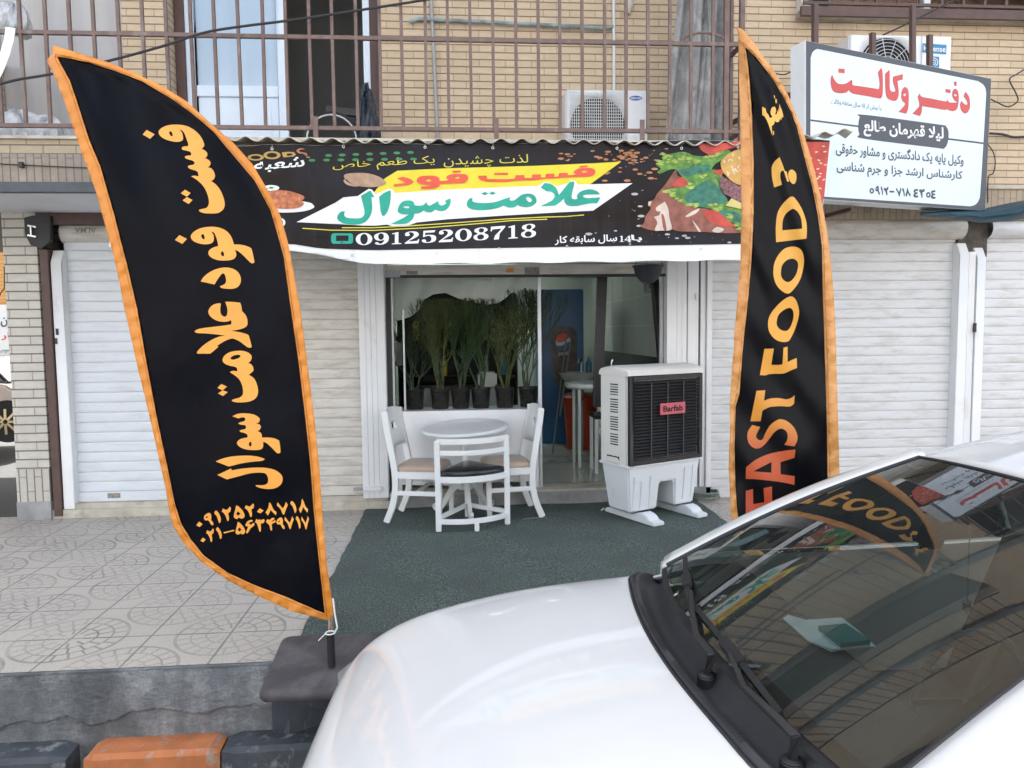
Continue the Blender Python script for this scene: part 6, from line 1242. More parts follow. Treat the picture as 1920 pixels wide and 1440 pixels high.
# litter
for x, y, l in ((1127, 957, 'small white scrap on the turf left of the air cooler'),): p = PZ(x, y, .016); tag(MB().bar(p, p+Vector((.03, .02, .012)), .012, .006).build('paper_scrap', I_WHITE), l, 'litter')
p0_ = PZ(980, 974, .02); tag(MB().tube(bez([p0_, p0_+Vector((.06, -.01, .01)), p0_+Vector((.14, .02, .006)), p0_+Vector((.2, .03, 0))]), .0025, 5).build('straw', M_STONE, smooth=True), 'thin pale twig lying on the turf beside the right chair', 'twig')
p0_ = PZ(808, 1168, .016); tag(MB().grid(lambda u, v: p0_+Vector((.07*u+.01*math.sin(v*3), .05*v, .012*math.sin(u*3.1)*math.sin(v*3.1))), 6, 6).build('green_wrapper', simple('bright_green_wrapper', (.06, .32, .02), .4), smooth=True, solid=.002), 'bright green wrapper on the turf at the edge of the car bonnet', 'litter')
# hanging basket
hbp = PY(1215, 512, 5.75)
HB = thing('hanging_basket', 'black hanging plastic flower bowl under the banner at the right of the shop door', 'basket', hbp)
r0 = .118
MB().lathe([(.062, -.062), (.085, -.035), (.104, .0), (r0-.004, .045), (r0+.006, .05), (r0+.006, .06), (r0-.004, .06), (.10, .0), (.06, -.05), (0, -.052)], hbp, 32).lathe([(.0, -.075), (.045, -.075), (.06, -.062)], hbp, 24).build('bowl', M_RUBBER_B, HB, smooth=True)
hw = MB()
for k in range(3): a = R(200+120*k); e = hbp+Vector((r0*math.cos(a), r0*math.sin(a), .06)); hw.tube([e, hbp+Vector((r0*.8*math.cos(a), r0*.8*math.sin(a), .2)), hbp+Vector((.0, 0, .62))], .0022, 5)
hw.build('hanger', M_BLACK, HB)
MB().box(hbp.x-.02, hbp.x+.02, 5.78, 5.80, hbp.z-.15, hbp.z-.08).build('tag', M_BLACK, HB)
# ================================================================== PLANTS IN THE WINDOW
def plant(px, seed, label, hgt, spread, mat, top=1.80):
    random.seed(seed); b = PY(px, 770, 6.52); b.z = .822
    t = thing('potted_plant', label, 'plant', b, 'pencil branched plants in black pots in the shop window')
    prof = [(.068, 0), (.073, .0)]
    for k in range(10): z = .012+.016*k; r = .073+.013*k/9; prof += [(r, z), (r+.0035, z+.006), (r, z+.013)]
    prof += [(.094, .172), (.095, .182), (.088, .182), (.086, .165), (0, .168)]
    MB().lathe(prof, b, 24).build('pot', M_POT, t, smooth=True); MB().lathe([(.086, .165), (.04, .172), (0, .175)], b, 16).build('soil', M_SOIL, t)
    m = MB()
    def grow(p, d, r, l, dep):
        r = max(r, .0021)
        n = 3; pts = [p]; q = p; dd = d
        for i in range(n):
            dd = (dd+Vector((random.uniform(-.14, .14), random.uniform(-.14, .14), .05))).normalized(); q = q+dd*l/n; 
            if q.y < 6.37: q.y = 6.37+random.uniform(0, .02)
            if q.z > top: q.z = top-abs(random.gauss(0, .16)); tops = True
            pts.append(q)
        m.tube(pts, [r, r*.93, r*.88, r*.82], 5 if dep < 2 else 4, cap=dep > 3)
        if dep >= 6 or q.z > b.z+hgt*random.uniform(.8, 1.05): return
        for k in range(random.choice((2, 2, 3)) if dep < 3 else random.choice((1, 2, 2, 2))):
            az = random.uniform(0, 6.28); tl = random.uniform(.25, .75)*spread
            nd = (dd+Vector((math.cos(az)*tl, math.sin(az)*tl*.7, random.uniform(.0, .3)))).normalized(); grow(q, nd, r*random.uniform(.68, .82), l*random.uniform(.72, 1.0), dep+1)
    for s in range(random.choice((6, 7))):
        az = random.uniform(0, 6.28); grow(b+Vector((.03*math.cos(az), .03*math.sin(az), .165)), Vector((.28*spread*math.cos(az), .2*math.sin(az), 1)).normalized(), random.uniform(.006, .0095), hgt*random.uniform(.12, .22), 0)
    m.build('stems', mat, t, smooth=True)
plant(778, 21, 'leftmost bushy pencil stemmed plant in a black pot in the shop window', .85, 1.0, M_PLANT, 1.66)
plant(826, 22, 'tall olive pencil stemmed plant in a black pot, second from the left in the window', 1.15, .8, M_PLANT2)
plant(864, 23, 'bushy pencil stemmed plant in a black pot behind the left half of the round table', .95, .8, M_PLANT)
plant(902, 24, 'thin pencil stemmed plant in a black pot behind the right half of the round table', 1.0, .85, M_PLANT)
plant(947, 25, 'wide spreading olive plant in a black pot, second from the mullion', 1.05, 1.0, M_PLANT2)
plant(991, 26, 'dark upright pencil stemmed plant in a black pot against the mullion', 1.1, .7, M_PLANT, 1.88)
# ================================================================== INSIDE THE SHOP
edge = [(725, 596), (742, 602), (752, 600), (770, 594), (785, 582), (795, 562), (812, 552), (835, 549), (860, 560), (885, 566), (910, 572), (935, 568), (952, 556), (962, 545), (972, 556), (985, 575), (1002, 600), (1010, 618)]
def cur(u, v):
    x = 725+285*u; k = 0
    while k < len(edge)-2 and edge[k+1][0] < x: k += 1
    e = edge[k][1]+(edge[k+1][1]-edge[k][1])*(x-edge[k][0])/(edge[k+1][0]-edge[k][0])
    y = 519+(e-519)*v; return PY(x, y, 6.64+.02*math.sin(u*33+v*2)+.03*math.sin(u*11)*v-.06*v*v)
tag(MB().grid(cur, 90, 24).build('window_curtain', M_CURTAIN, smooth=True, solid=.003), 'white voile curtain gathered up along the top of the shop window', 'curtain')
fr_ = thing('drinks_cabinet', 'tall blue drinks cabinet with a round red white and blue emblem inside the shop', 'cabinet', (.97, 8.6, .19))
a = PY(1018, 560, 8.4); b = PY(1094, 540, 8.4)
MB().box(a.x-.03, b.x, 8.4, 9.0, .19, 1.98).build('body', M_BLUEFRIDGE, fr_, bevel=.01)
cpx, cpy = 1056, 640
def FRD(l): return lambda x, y: PY(x, y, 8.4-l)
vs, fs = fill2d([crom([(1035, 622), (1050, 614), (1078, 618), (1081, 650), (1080, 700), (1060, 735), (1040, 715), (1034, 660)])]); printed('picture', simple('brown_print', (.12, .085, .075), .5, var=.6, vs=14), fr_, vs, fs, FRD(.003))
printed('emblem_white', I_WHITE, fr_, *fill2d([ell(cpx, cpy, 14, 15.5)]), FRD(.006))
printed('emblem_red', I_RED, fr_, *fill2d([crom([(1043, 634), (1050, 626), (1060, 625), (1068, 632), (1060, 638), (1052, 642), (1044, 641)])]), FRD(.009)); printed('emblem_blue', I_BLUE, fr_, *fill2d([crom([(1043, 648), (1054, 648), (1066, 641), (1069, 645), (1064, 653), (1054, 655), (1046, 653)])]), FRD(.009))
printed('emblem_text', I_WHITE, fr_, *textq('pepsi', ((1047, 659), (1065, 658), (1065, 668), (1047, 669)), .01), FRD(.006))
sk = thing('wash_basin', 'white wash basin with a chrome tap beside the blue cabinet', 'basin', (1.55, 8.0, .19))
c0 = PY(1085, 700, 7.9)
MB().lathe([(.05, -.13), (.10, -.12), (.17, -.07), (.215, -.01), (.22, .01), (.20, .012), (.15, -.05), (.05, -.08), (0, -.085)], c0, 28).build('bowl', M_TILEW, sk, smooth=True)
MB().tube(bez([c0+Vector((.05, .12, .0)), c0+Vector((.05, .12, .13)), c0+Vector((.02, .05, .15)), c0+Vector((0, 0, .11))]), .011, 8).build('tap', M_STEEL, sk, smooth=True); MB().lathe([(.05, .19), (.06, c0.z-.14), (.05, c0.z-.12)], (c0.x, c0.y, 0), 16).build('stand', M_TILEW, sk)
tag(MB().lathe([(.035, 0), (.037, .10), (.015, .13), (.013, .16), (0, .162)], c0+Vector((.12, .05, .012)), 16).build('soap_bottle', M_BLUELIQ, smooth=True), 'blue soap bottle standing on the wash basin rim', 'bottle')
rbn = thing('waste_bin', 'red plastic bin on the shop floor under the wash basin', 'bin', PZ(1085, 825, .19))
pb = PY(1088, 846, 8.05); pb.z = .19; rbn.location = pb; MB().lathe([(.0, 0), (.15, 0), (.19, .55), (.18, .55), (.14, .02)], pb, 28).build('body', M_REDBIN, rbn, smooth=True); MB().lathe([(.2, .55), (.205, .58), (.15, .62), (0, .63)], pb, 28).build('lid', M_REDBIN, rbn, smooth=True)
tb_ = thing('shop_table', 'small white table by the wash basin inside the shop', 'table', (1.45, 7.3, .19))
ct = PY(1118, 717, 7.3); MB().lathe([(0, -.05), (.30, -.05), (.32, -.03), (.32, 0), (0, 0)], ct, 32).build('top', M_WHITE_PANEL, tb_, smooth=True)
for dx, dy in ((-.2, -.15), (.2, -.15), (-.2, .2), (.2, .2)): MB().box(ct.x+dx-.014, ct.x+dx+.014, ct.y+dy-.014, ct.y+dy+.014, .135, ct.z-.05).build('leg', M_WHITE_WOOD, tb_)
stl = thing('shop_stool', 'white stool with a black seat under the small table in the shop', 'stool', (1.6, 7.0, .132))
cs = PY(1140, 780, 6.95); MB().box(cs.x-.15, cs.x+.15, 6.85, 7.15, cs.z-.02, cs.z+.02).build('seat', M_BLACK, stl, bevel=.008)
for dx, dy in ((-.13, -.08), (.13, -.08), (-.13, .18), (.13, .18)): MB().bar((cs.x+dx, 6.95+dy, .132), (cs.x+dx, 6.95+dy, cs.z-.02), .03, .03).build('leg', M_WHITE_WOOD, stl)
brm = MB(); 
for a_, b_ in (((1062, 630), (1030, 900)), ((1070, 640), (1050, 780))): brm.tube([PY(*a_, 8.2), PY(*b_, 7.6)], .010, 6)
tag(brm.build('mop_handles', M_GREYM), 'two thin mop handles leaning against the blue cabinet', 'mop')
shf = thing('shop_shelf', 'dark shelf unit with goods behind the window plants', 'shelf', (0, 8.2, .19))
s_ = MB().box(-.66, .66, 8.5, 8.55, .19, 1.95)
for z in (.6, 1.0, 1.4, 1.8): s_.box(-.66, .66, 8.1, 8.5, z-.012, z+.012)
s_.box(-.66, -.63, 8.1, 8.5, .19, 1.95).box(.63, .66, 8.1, 8.5, .19, 1.95); s_.build('frame', M_BLACKM, shf)
random.seed(14); gm = [I_STICK_OR, I_RED, M_TILEW, I_BLUE, M_PLBAG, I_YEL]
for i in range(26):
    z = random.choice((.612, 1.012, 1.412)); x = random.uniform(-.58, .58); w = random.uniform(.04, .09)
    o = MB().lathe([(w*.5, 0), (w*.5, random.uniform(.10, .2)), (w*.3, .22), (0, .22)], (x, random.uniform(8.2, 8.4), z), 10).build('jar', random.choice(gm)); o.parent = shf; o.matrix_parent_inverse = Matrix.Translation(-shf.location)
ctr = thing('shop_counter', 'low grey counter in the dim shop behind the plants', 'counter', (0, 8, .19)); MB().box(-.4, .45, 7.5, 7.9, .132, .90).box(-.45, .5, 7.45, 7.95, .90, .93).build('body', M_GREYM, ctr, bevel=.006)
tag(MB().box(.20, .40, 7.55, 7.8, .932, 1.08).build('scale_box', M_PVC, bevel=.02), 'white boxy scale on the counter behind the plants', 'scale')
ntc = MB().grid(lambda u, v: PY(1243-24*u*(1-v*.55)+0*v, 522+155*v, 6.5+.02*math.sin(u*14+v*4)), 20, 20)
tag(ntc.build('door_net', M_NET, smooth=True, solid=.002), 'dark grey net curtain drawn to the right side of the shop door', 'net')
tag(MB().box(PY(1212, 540, 6.46).x, PY(1222, 540, 6.46).x, 6.45, 6.47, PY(1215, 541, 6.46).z, PY(1215, 528, 6.46).z).build('switch_box', M_BLACK), 'small black box hanging above the net at the shop door', 'box')
# ================================================================== FAR LEFT: SIDE STREET
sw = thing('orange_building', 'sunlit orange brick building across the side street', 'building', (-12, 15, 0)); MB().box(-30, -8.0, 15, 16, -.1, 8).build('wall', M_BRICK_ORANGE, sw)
sg = thing('street_sign', 'white sign board with black and red Persian lettering across the side street', 'sign', (-10.4, 14.8, 2)); a = PY(-60, 572, 14.9); b = PY(60, 680, 14.9)
MB().box(a.x, b.x, 14.86, 14.9, b.z, a.z).build('board', I_WHITE, sg); Z_ = lambda x, y: PY(x, y, 14.85)
printed('lettering', I_DK, sg, *textq('ن', ((1, 595), (14, 595), (14, 613), (1, 613)), .02, True), Z_); printed('lettering', I_RED, sg, *textq('ار', ((2, 623), (18, 623), (18, 638), (2, 638)), .02, True), Z_); printed('lettering', I_DK, sg, *fill2d([[(4, 656), (22, 656), (22, 670), (4, 670)]]), Z_)
printed('lettering', I_WHITE, sg, *textq('رات', ((6, 658), (19, 658), (19, 668), (6, 668)), .02, True), lambda x, y: PY(x, y, 14.84))
pc = thing('parked_car', 'pale car with alloy wheel partly hidden by the white brick pillar', 'car', (-6.6, 9.6, 0))
Yq = 9.4; prof = [(-60, 828), (-58, 770), (-52, 735), (-30, 728), (-5, 700), (8, 690), (20, 692), (30, 708), (36, 726), (38, 760), (36, 800), (30, 822), (26, 800), (18, 770), (8, 762), (-2, 772), (-8, 800), (-10, 828)]
MB().prism([(PY(x, y, Yq).x, PY(x, y, Yq).z) for x, y in [(-260, 800), (-255, 735), (-230, 722), (-150, 716), (-60, 712), (-20, 718), (10, 722), (34, 738), (44, 770), (46, 812), (38, 815), (33, 780), (20, 758), (6, 762), (-6, 780), (-10, 812)]], lambda x, z, d: Vector((x, d, z)), Yq, Yq+1.5).build('body', M_SKIRT, pc, bevel=.04)
MB().prism([(PY(x, y, Yq).x, PY(x, y, Yq).z) for x, y in [(-240, 722), (-210, 670), (-120, 662), (-40, 672), (8, 720)]], lambda x, z, d: Vector((x, d, z)), Yq+.1, Yq+1.4).build('cabin', simple('tinted_glass_far', (.05, .06, .07), .1), pc, bevel=.03)
for px in (15, -190):
    w0 = PY(px, 790, Yq); rr = 38/FPX*Yq
    wh = MB().lathe([(rr*.62, -.02), (rr*.97, -.03), (rr, 0), (rr, .17), (rr*.9, .19), (0, .19)], w0+Vector((0, -.02, 0)), 32, Matrix.Rotation(R(-90), 4, 'X')).build('wheel', M_TYRE, pc, smooth=True)
    rm = MB().lathe([(0, .0), (rr*.14, -.005), (rr*.16, .02), (rr*.5, .04), (rr*.62, .0)], w0+Vector((0, -.03, 0)), 24, Matrix.Rotation(R(-90), 4, 'X'))
    for k in range(8): a_ = k*.785; rm.bar(w0+Vector((rr*.1*math.cos(a_), -.04, rr*.1*math.sin(a_))), w0+Vector((rr*.6*math.cos(a_), -.035, rr*.6*math.sin(a_))), .03, .03, (0, 1, 0))
    rm.build('rim', M_RIM, wh)
cable('cable', [(-3, 560, 6.0), (4, 545, 6.0), (8, 540, 6.05), (8, 500, 6.1)], .004, 'thin wire looping at the left edge beside the white pillar')
# ================================================================== WHITE CAR
YC, HW, ZR, CS = 2.135, .945, -.753, .87      # drawn from image pixels, then the whole car is scaled about the camera, hence lifted
CAR = thing('parked_car', 'white car parked along the kerb with its windscreen mirroring the brick facade', 'car', (1.6, YC, ZR))
LD = Vector((1.6, YC, ZR)); CROT = Matrix.Rotation(R(-1.3), 3, 'Z') @ Matrix.Rotation(R(-.5), 3, 'X')      # yaw and roll tuned to the pillar and reflections in the image
PVT = Vector((.97, 2.98, -.753)); CLOC = Vector((0, 0, .195))+CS*PVT - CROT @ (CS*(PVT-LD))
def CW(p): return CLOC + CROT @ (CS*(Vector(p)-LD))
def lerp_tab(t, x):
    if x <= t[0][0]: return t[0][1]
    for (a, b), (c, d) in zip(t[:-1], t[1:]):
        if x <= c:
            k = (x-a)/(c-a); return b+(d-b)*k
    return t[-1][1]
def smooth_tab(t, n=400):                       # Catmull-Rom through a table
    out = []
    for i in range(len(t)-1):
        p0 = t[max(i-1, 0)]; p1 = t[i]; p2 = t[i+1]; p3 = t[min(i+2, len(t)-1)]
        for k in range(12):
            u = k/12; h = u*u*u; q = u*u; dx = p2[0]-p1[0]
            m1 = (p2[1]-p0[1])/max(1e-6, p2[0]-p0[0])*dx; m2 = (p3[1]-p1[1])/max(1e-6, p3[0]-p1[0])*dx
            out.append((p1[0]+dx*u, p1[1]*(2*h-3*q+1)+m1*(h-2*q+u)+p2[1]*(3*q-2*h)+m2*(h-q)))
    return out+[t[-1]]
ZC = smooth_tab([(-.50, .02), (-.49, .12), (-.465, .20), (-.42, .265), (-.35, .322), (-.20, .393), (0, .447), (.2, .487), (.4, .515), (.6, .535), (.8, .55), (1.1, .56)])
WT = smooth_tab([(-.50, .50), (-.49, .58), (-.46, .69), (-.40, .79), (-.32, .86), (-.2, .90), (0, .93), (.25, HW), (.7, HW), (1.1, HW)])
Pq, Qq = 7.0, 2.3
def sect(x, s):                                  # s in -1..1 across the hood and fenders
    w = lerp_tab(WT, x); zc = lerp_tab(ZC, x); zl = min(.10, zc-.05); t = abs(s)*math.pi/2
    y = w*math.sin(t)**(2/Pq) if abs(s) > 1e-6 else 0
    # even spread across the flat part
    y = w*abs(s)**.82 if False else y
    z = zl+(zc-zl)*max(0, math.cos(t))**(2/Qq)
    return y*(1 if s >= 0 else -1), z
def hoodz(x, y):                                 # height of the bonnet skin at (x, y from the centre)
    w = lerp_tab(WT, x); zc = lerp_tab(ZC, x); zl = min(.10, zc-.05); k = min(1, abs(y)/w)
    crown = .022*(k**2)
    return zl+(zc-zl)*max(0, 1-k**Pq)**(1/Qq)-crown
xh = lambda y: .60+.026*(y/.4)**2+(.15*((abs(y)-.60)/.3)**2 if abs(y) > .60 else 0)
ysamp = [q*HW/.845 for q in (0, .08, .16, .24, .32, .40, .48, .55, .61, .66, .70, .735, .765, .79, .81, .825, .836, .842, .845)]
ys_ = [-y for y in reversed(ysamp[1:])]+ysamp
body = MB(); NXs = 46
def nose(i, yk):
    # i along the length 0..1, yk -1..1 share of the half width at that station
    return None
rows = []
for i in range(NXs+1):
    u = i/NXs; row = []
    for y in ys_:
        k = y/HW; xe = xh(min(abs(y), .90)*(1 if y > 0 else -1)); x0 = -.50
        x = x0+(xe-x0)*(u**1.5*.55+u*.45); w = lerp_tab(WT, x); yy = k*w
        row.append(Vector((x, YC+yy, hoodz(x, yy))))
    rows.append(row)
for r in rows: body.v += [tuple(v) for v in r]
nw = len(ys_)
for i in range(NXs):
    for j in range(nw-1): body.f.append((nw*i+j, nw*i+nw+j, nw*i+nw+j+1, nw*i+j+1))
# front face below the nose edge and the flanks
def skirt_(pts, zs, push):
    n = len(pts); base = len(body.v)
    for k, (z, p) in enumerate(zip(zs, push)): body.v += [(q.x+(p*.5 if k else 0)*0, YC+(q.y-YC)*p, min(q.z, z) if k else q.z) for q in pts]
    for k in range(len(zs)-1):
        for j in range(n-1): body.f.append((base+n*k+j, base+n*k+n+j, base+n*k+n+j+1, base+n*k+j+1))
skirt_(rows[0], [0, -.06, -.30, -.52], [1, 1.0, 1.0, .97])
skirt_([r[-1] for r in rows], [0, .02, -.20, -.52], [1, 1.004, 1.0, .975]); skirt_([r[0] for r in rows][::-1], [0, .02, -.20, -.52], [1, 1.004, 1.0, .975])
# sides behind the bonnet: shoulder, door skins, tail
XE = 3.32
bt_ = [(.80, .50), (1.2, .515), (2.0, .54), (2.8, .57), (3.15, .575), (XE, .52)]
def side(sgn):
    prof = lambda x, v: (HW*(.975+.03*math.sin(min(1, v*1.15)*math.pi*.9))*(1-.10*max(0, (x-2.6)/.7)**2)-(.035*max(0, (v-.82)/.18)**2), -.52+(lerp_tab(bt_, x)+.52)*v)
    body.grid(lambda u, v: Vector((.86+(XE-.86)*u, YC+sgn*prof(.86+(XE-.86)*u, v)[0], prof(.86+(XE-.86)*u, v)[1])), 40, 14, sgn < 0)
side(1); side(-1)
body.grid(lambda u, v: Vector((XE+.05*math.sin(v*math.pi), YC+(-1+2*u)*HW*.88, -.52+1.04*v)), 12, 8)
body.grid(lambda u, v: Vector((-.45+3.75*u, YC+(-1+2*v)*HW*.95, -.52)), 10, 4)
bodyo = body.build('body', M_CARPAINT, CAR, smooth=True, sharp=50, recalc=False, weld=False)
for f in (): pass
# ---- glass house
def wb(y): k = y/.84; return Vector((.708+.155*k*k, YC+y, .575-.060*k*k))
def wt(y): k = y/.66; return Vector((1.765+.06*k*k, YC+y, 1.022-.036*k*k))
def ws(u, v, d=0):
    a = wb(-.845+1.69*u); b = wt(-.66+1.32*u); p = a.lerp(b, v); n = Vector((-.44, 0, .90))
    return p+n*(.030*math.sin(math.pi*v)+d)
def roofp(u, v, d=0):                            # u across, v from windscreen top to the tail
    y = (-.66+1.32*u)*(1+.03*math.sin(v*3)); k = y/.66; x0 = 1.765+.06*k*k; x = x0+(2.95-x0)*v
    z = 1.022-.036*k*k + .140*math.sin(min(1, v*1.25)*math.pi*.5)-.05*max(0, (v-.75)/.25)**2
    z -= .022*abs(k)**6
    return Vector((x, YC+y, z+d))
rf = MB().grid(lambda u, v: roofp(u, v), 40, 30); rf.build('roof', M_CARPAINT, CAR, smooth=True, solid=.012)
wsc = MB().grid(lambda u, v: ws(.034+.872*u, .02+.955*v, .006), 40, 24, True); WSO = wsc.build('windscreen', M_CARGLASS, CAR, smooth=True, recalc=False)
sl_ = MB()
sl_.tube([ws(.030+.880*i/30, .978, .007) for i in range(31)], .006, 6); sl_.tube([ws(.030, .02+.96*i/20, .007) for i in range(21)], .007, 6); sl_.tube([ws(.910, .02+.96*i/20, .007) for i in range(21)], .007, 6)
sl_.build('seal', M_BLACK, WSO, smooth=True)
# black printed border inside the glass
fb = MB().grid(lambda u, v: ws(.035+.93*u, .925+.05*v, .001), 30, 2); fb.grid(lambda u, v: ws(.034+.018*u, .02+.95*v, .001), 2, 20); fb.grid(lambda u, v: ws(.888+.018*u, .02+.95*v, .001), 2, 20); fb.grid(lambda u, v: ws(.035+.93*u, .0+.022*v, .001), 30, 2)
fb.build('glass_border', M_BLACKM, WSO)
# pillars, side glass, tailgate
for sgn in (1, -1):
    e = 1.0 if sgn > 0 else 0.0
    def pil(u, v, e=e, sgn=sgn):                 # A pillar: from the screen edge round to the door glass
        p = ws(e-sgn*(.092 if sgn > 0 else .030), v, .008); o = Vector((p.x+.075+.05*(1-v), YC+sgn*(.905-.20*v+.012*math.sin(v*3)), p.z-.012-.035*u))
        q = p.lerp(o, u); return q+Vector((-.006, sgn*.024, .026))*math.sin(u*math.pi)
    m = MB().grid(pil, 6, 24); m.build('windscreen_pillar', M_CARPAINT, CAR, smooth=True, solid=.012)
    gl = MB().grid(lambda u, v: Vector((1.02+.14*0+(1.0-.0)*u+.80*v*(1-u), YC+sgn*(.905-.225*v), .53+.02*u+(.44+.02*u-.03*u*u)*v)), 6, 6)
    gl.build('side_window', M_CARGLASS, CAR, smooth=True)
    g2 = MB().grid(lambda u, v: Vector((2.10+.85*u-.0*v, YC+sgn*(.905-.225*v), .55+.03*u+(.43-.05*u)*v)), 6, 6); g2.build('side_window', M_CARGLASS, CAR, smooth=True)
    rs = MB().sweep([Vector((roofp(e, i/20).x, YC+sgn*.678, roofp(e, i/20).z-.018)) for i in range(21)], .05, .05); rs.build('roof_rail', M_CARPAINT, CAR, bevel=.012)
    MB().sweep([Vector((2.06, YC+sgn*.90, .53)), Vector((2.06, YC+sgn*.68, .97))], .09, .03, (0, sgn, .3)).build('door_pillar', M_BLACK, CAR); MB().sweep([Vector((3.05, YC+sgn*.88, .55)), Vector((2.92, YC+sgn*.67, .98))], .26, .04, (0, sgn, .3)).build('rear_pillar', M_CARPAINT, CAR, bevel=.01)
    mr = MB().lathe([(0, -.10), (.05, -.09), (.075, -.04), (.08, .02), (.07, .06), (0, .065)], (1.20, YC+sgn*1.03, .565), 18, Matrix.Rotation(R(90), 4, 'X'))
    if sgn < 0: mr.build('wing_mirror', M_CARPAINT, CAR, smooth=True)
    for xx in (.33, 2.72):
        c = Vector((xx, YC+sgn*(HW-.175), ZR+.345)); RM_ = Matrix.Rotation(R(-90 if sgn > 0 else 90), 4, 'X')
        w = MB().lathe([(.23, .17), (.32, .175), (.34, .15), (.345, .09), (.34, .02), (.32, 0), (.0, 0)], c, 36, RM_).build('wheel', M_TYRE, CAR, smooth=True); MB().lathe([(0, .15), (.05, .155), (.2, .15), (.23, .165)], c, 24, RM_).build('rim', M_STEEL, w, smooth=True)
    hl = MB().grid(lambda u, v: Vector((-.455+.36*u**1.3, YC+sgn*(.58+.27*u), .10+.10*v+.08*u))+Vector((-.02, sgn*.05*math.sin(u*1.5), 0)), 8, 4); hl.build('headlight', glass('headlight_glass', (.9, .9, .9), 1.5), CAR, smooth=True, solid=.01)
MB().grid(lambda u, v: Vector((2.95+.30*v, YC+(-1+2*u)*(.65+.19*v), 1.0-.43*v)), 8, 6).build('rear_window', M_CARGLASS, CAR, smooth=True)
# ---- cowl below the screen: dark plastic tray with vent slots along the bonnet edge
def cowl(u, v):
    y = -.85+1.70*u; a = Vector((xh(y)+.004, YC+y, hoodz(xh(y), y)+.004)); yy = max(-.845, min(.845, y)); b = ws((yy+.845)/1.69, .02, -.010); b.y = YC+y*.96
    p = a.lerp(b, v); p.z -= .060*math.sin(math.pi*min(1, max(0, (v-.20)/.8)))**.8 if v > .2 else 0
    p.z += .008*math.sin(min(1, v/.2)*math.pi) if v <= .2 else 0
    return p
M_COWL = simple('grey_black_cowl', (.028, .030, .036), .55, var=.2, vs=9, bump=.15, bs=150, dirt=((.06, .055, .05), 9, (1, 1, 1), .6, .85))
cw = MB().grid(cowl, 80, 24); CWL = cw.build('cowl', M_COWL, CAR, smooth=True, solid=.006)
gm_ = MB()
for r0_, r1_ in ((.16, .40), (.44, .66), (.80, .93)):
    for k in range(int((r1_-r0_)*150)):
        for q in range(3):
            u = r0_+(r1_-r0_)*k/((r1_-r0_)*150); v = .05+.038*q
            a, b = cowl(u, v), cowl(u+.0036, v+.024); c, d = cowl(u+.0036, v), cowl(u, v+.024); h = Vector((0, 0, .0022)); gm_.add([a+h, c+h, b+h, d+h], [(0, 1, 2, 3)])
gm_.build('vent_slots', M_BLACKM, CWL)
hd_ = MB().tube([Vector((xh(y)-.001, YC+y, hoodz(xh(y), y)+.001)) for y in [-.90+1.8*i/60 for i in range(61)]], .0045, 6)
for s2 in (1, -1): hd_.tube([Vector((x, YC+s2*lerp_tab(WT, x)*.865, hoodz(x, lerp_tab(WT, x)*.865)+.0006)) for x in [-.40+1.02*i/50 for i in range(51)]], .0035, 6)
hd_.build('bonnet_gap', M_BLACK, CAR, smooth=True)
# ---- wipers: pixel sight lines met with the screen / cowl surface
def wray(x, y, d, f=None):
    best = None; dd = ray(x, y).normalized(); f = f or (lambda u, v: ws(u, v, d))
    for i in range(61):
        for j in range(61):
            p = f(i/60, j/60); q = CW(p)-CC; k = (q-dd*q.dot(dd)).length
            if best is None or k < best[0]: best = (k, p)
    return best[1]
def wiper(piv, mids, tip0, tip1):
    up = Vector((-.44, 0, .9)); pv = wray(*piv, 0, cowl)+Vector((0, 0, .012)); ms = [wray(x, y, .034) for x, y in mids]
    w = MB(); w.lathe([(.026, -.05), (.028, .012), (.02, .02), (0, .021)], pv, 16)
    path = [pv+Vector((0, 0, .012))]+ms; n = len(path)
    w.sweep(path, [.032]+[.026-.014*k/(n-1) for k in range(1, n)], [.020]+[.018-.008*k/(n-1) for k in range(1, n)], up); o = w.build('wiper', M_BLACK, CAR, bevel=.003)
    a, c = wray(*tip0, .016), wray(*tip1, .016)
    pts = [a.lerp(c, i/14) for i in range(15)]
    b = MB().sweep([p+up*(.012*math.sin(math.pi*i/14)+.006) for i, p in enumerate(pts)], .016, .010, up); b.sweep([p-up*.004 for p in pts], .006, .014, up); b.sweep([pts[6]+up*.02, pts[9]+up*.02], .030, .016, up); b.build('blade', M_BLACKM, o)
wiper((1326, 1282), [(1312, 1246), (1299, 1205), (1293, 1150), (1291, 1108)], (1284, 1050), (1300, 1150))
wiper((1490, 1450), [(1468, 1410), (1446, 1375), (1400, 1295), (1362, 1222)], (1301, 1142), (1466, 1345))
# fender corner between the bonnet edge and the pillar foot
for sgn in (1, -1):
    def fc(u, v, sgn=sgn):
        y = (.80+(HW-.80)*math.sin(v*math.pi/2)**.8)*sgn; x0 = xh(min(abs(y), .90)); z0 = hoodz(x0, y); k = (abs(y)-.80)/(HW-.80)
        z1 = .545-.035*k-.02*k**3-(.06 if k > .98 else 0)
        return Vector((x0+.002+(1.22-x0)*u, YC+y*(1-.01*u), z0*(1-u)+z1*u))
    MB().grid(fc, 8, 12).build('fender_corner', M_CARPAINT, CAR, smooth=True, solid=.01)
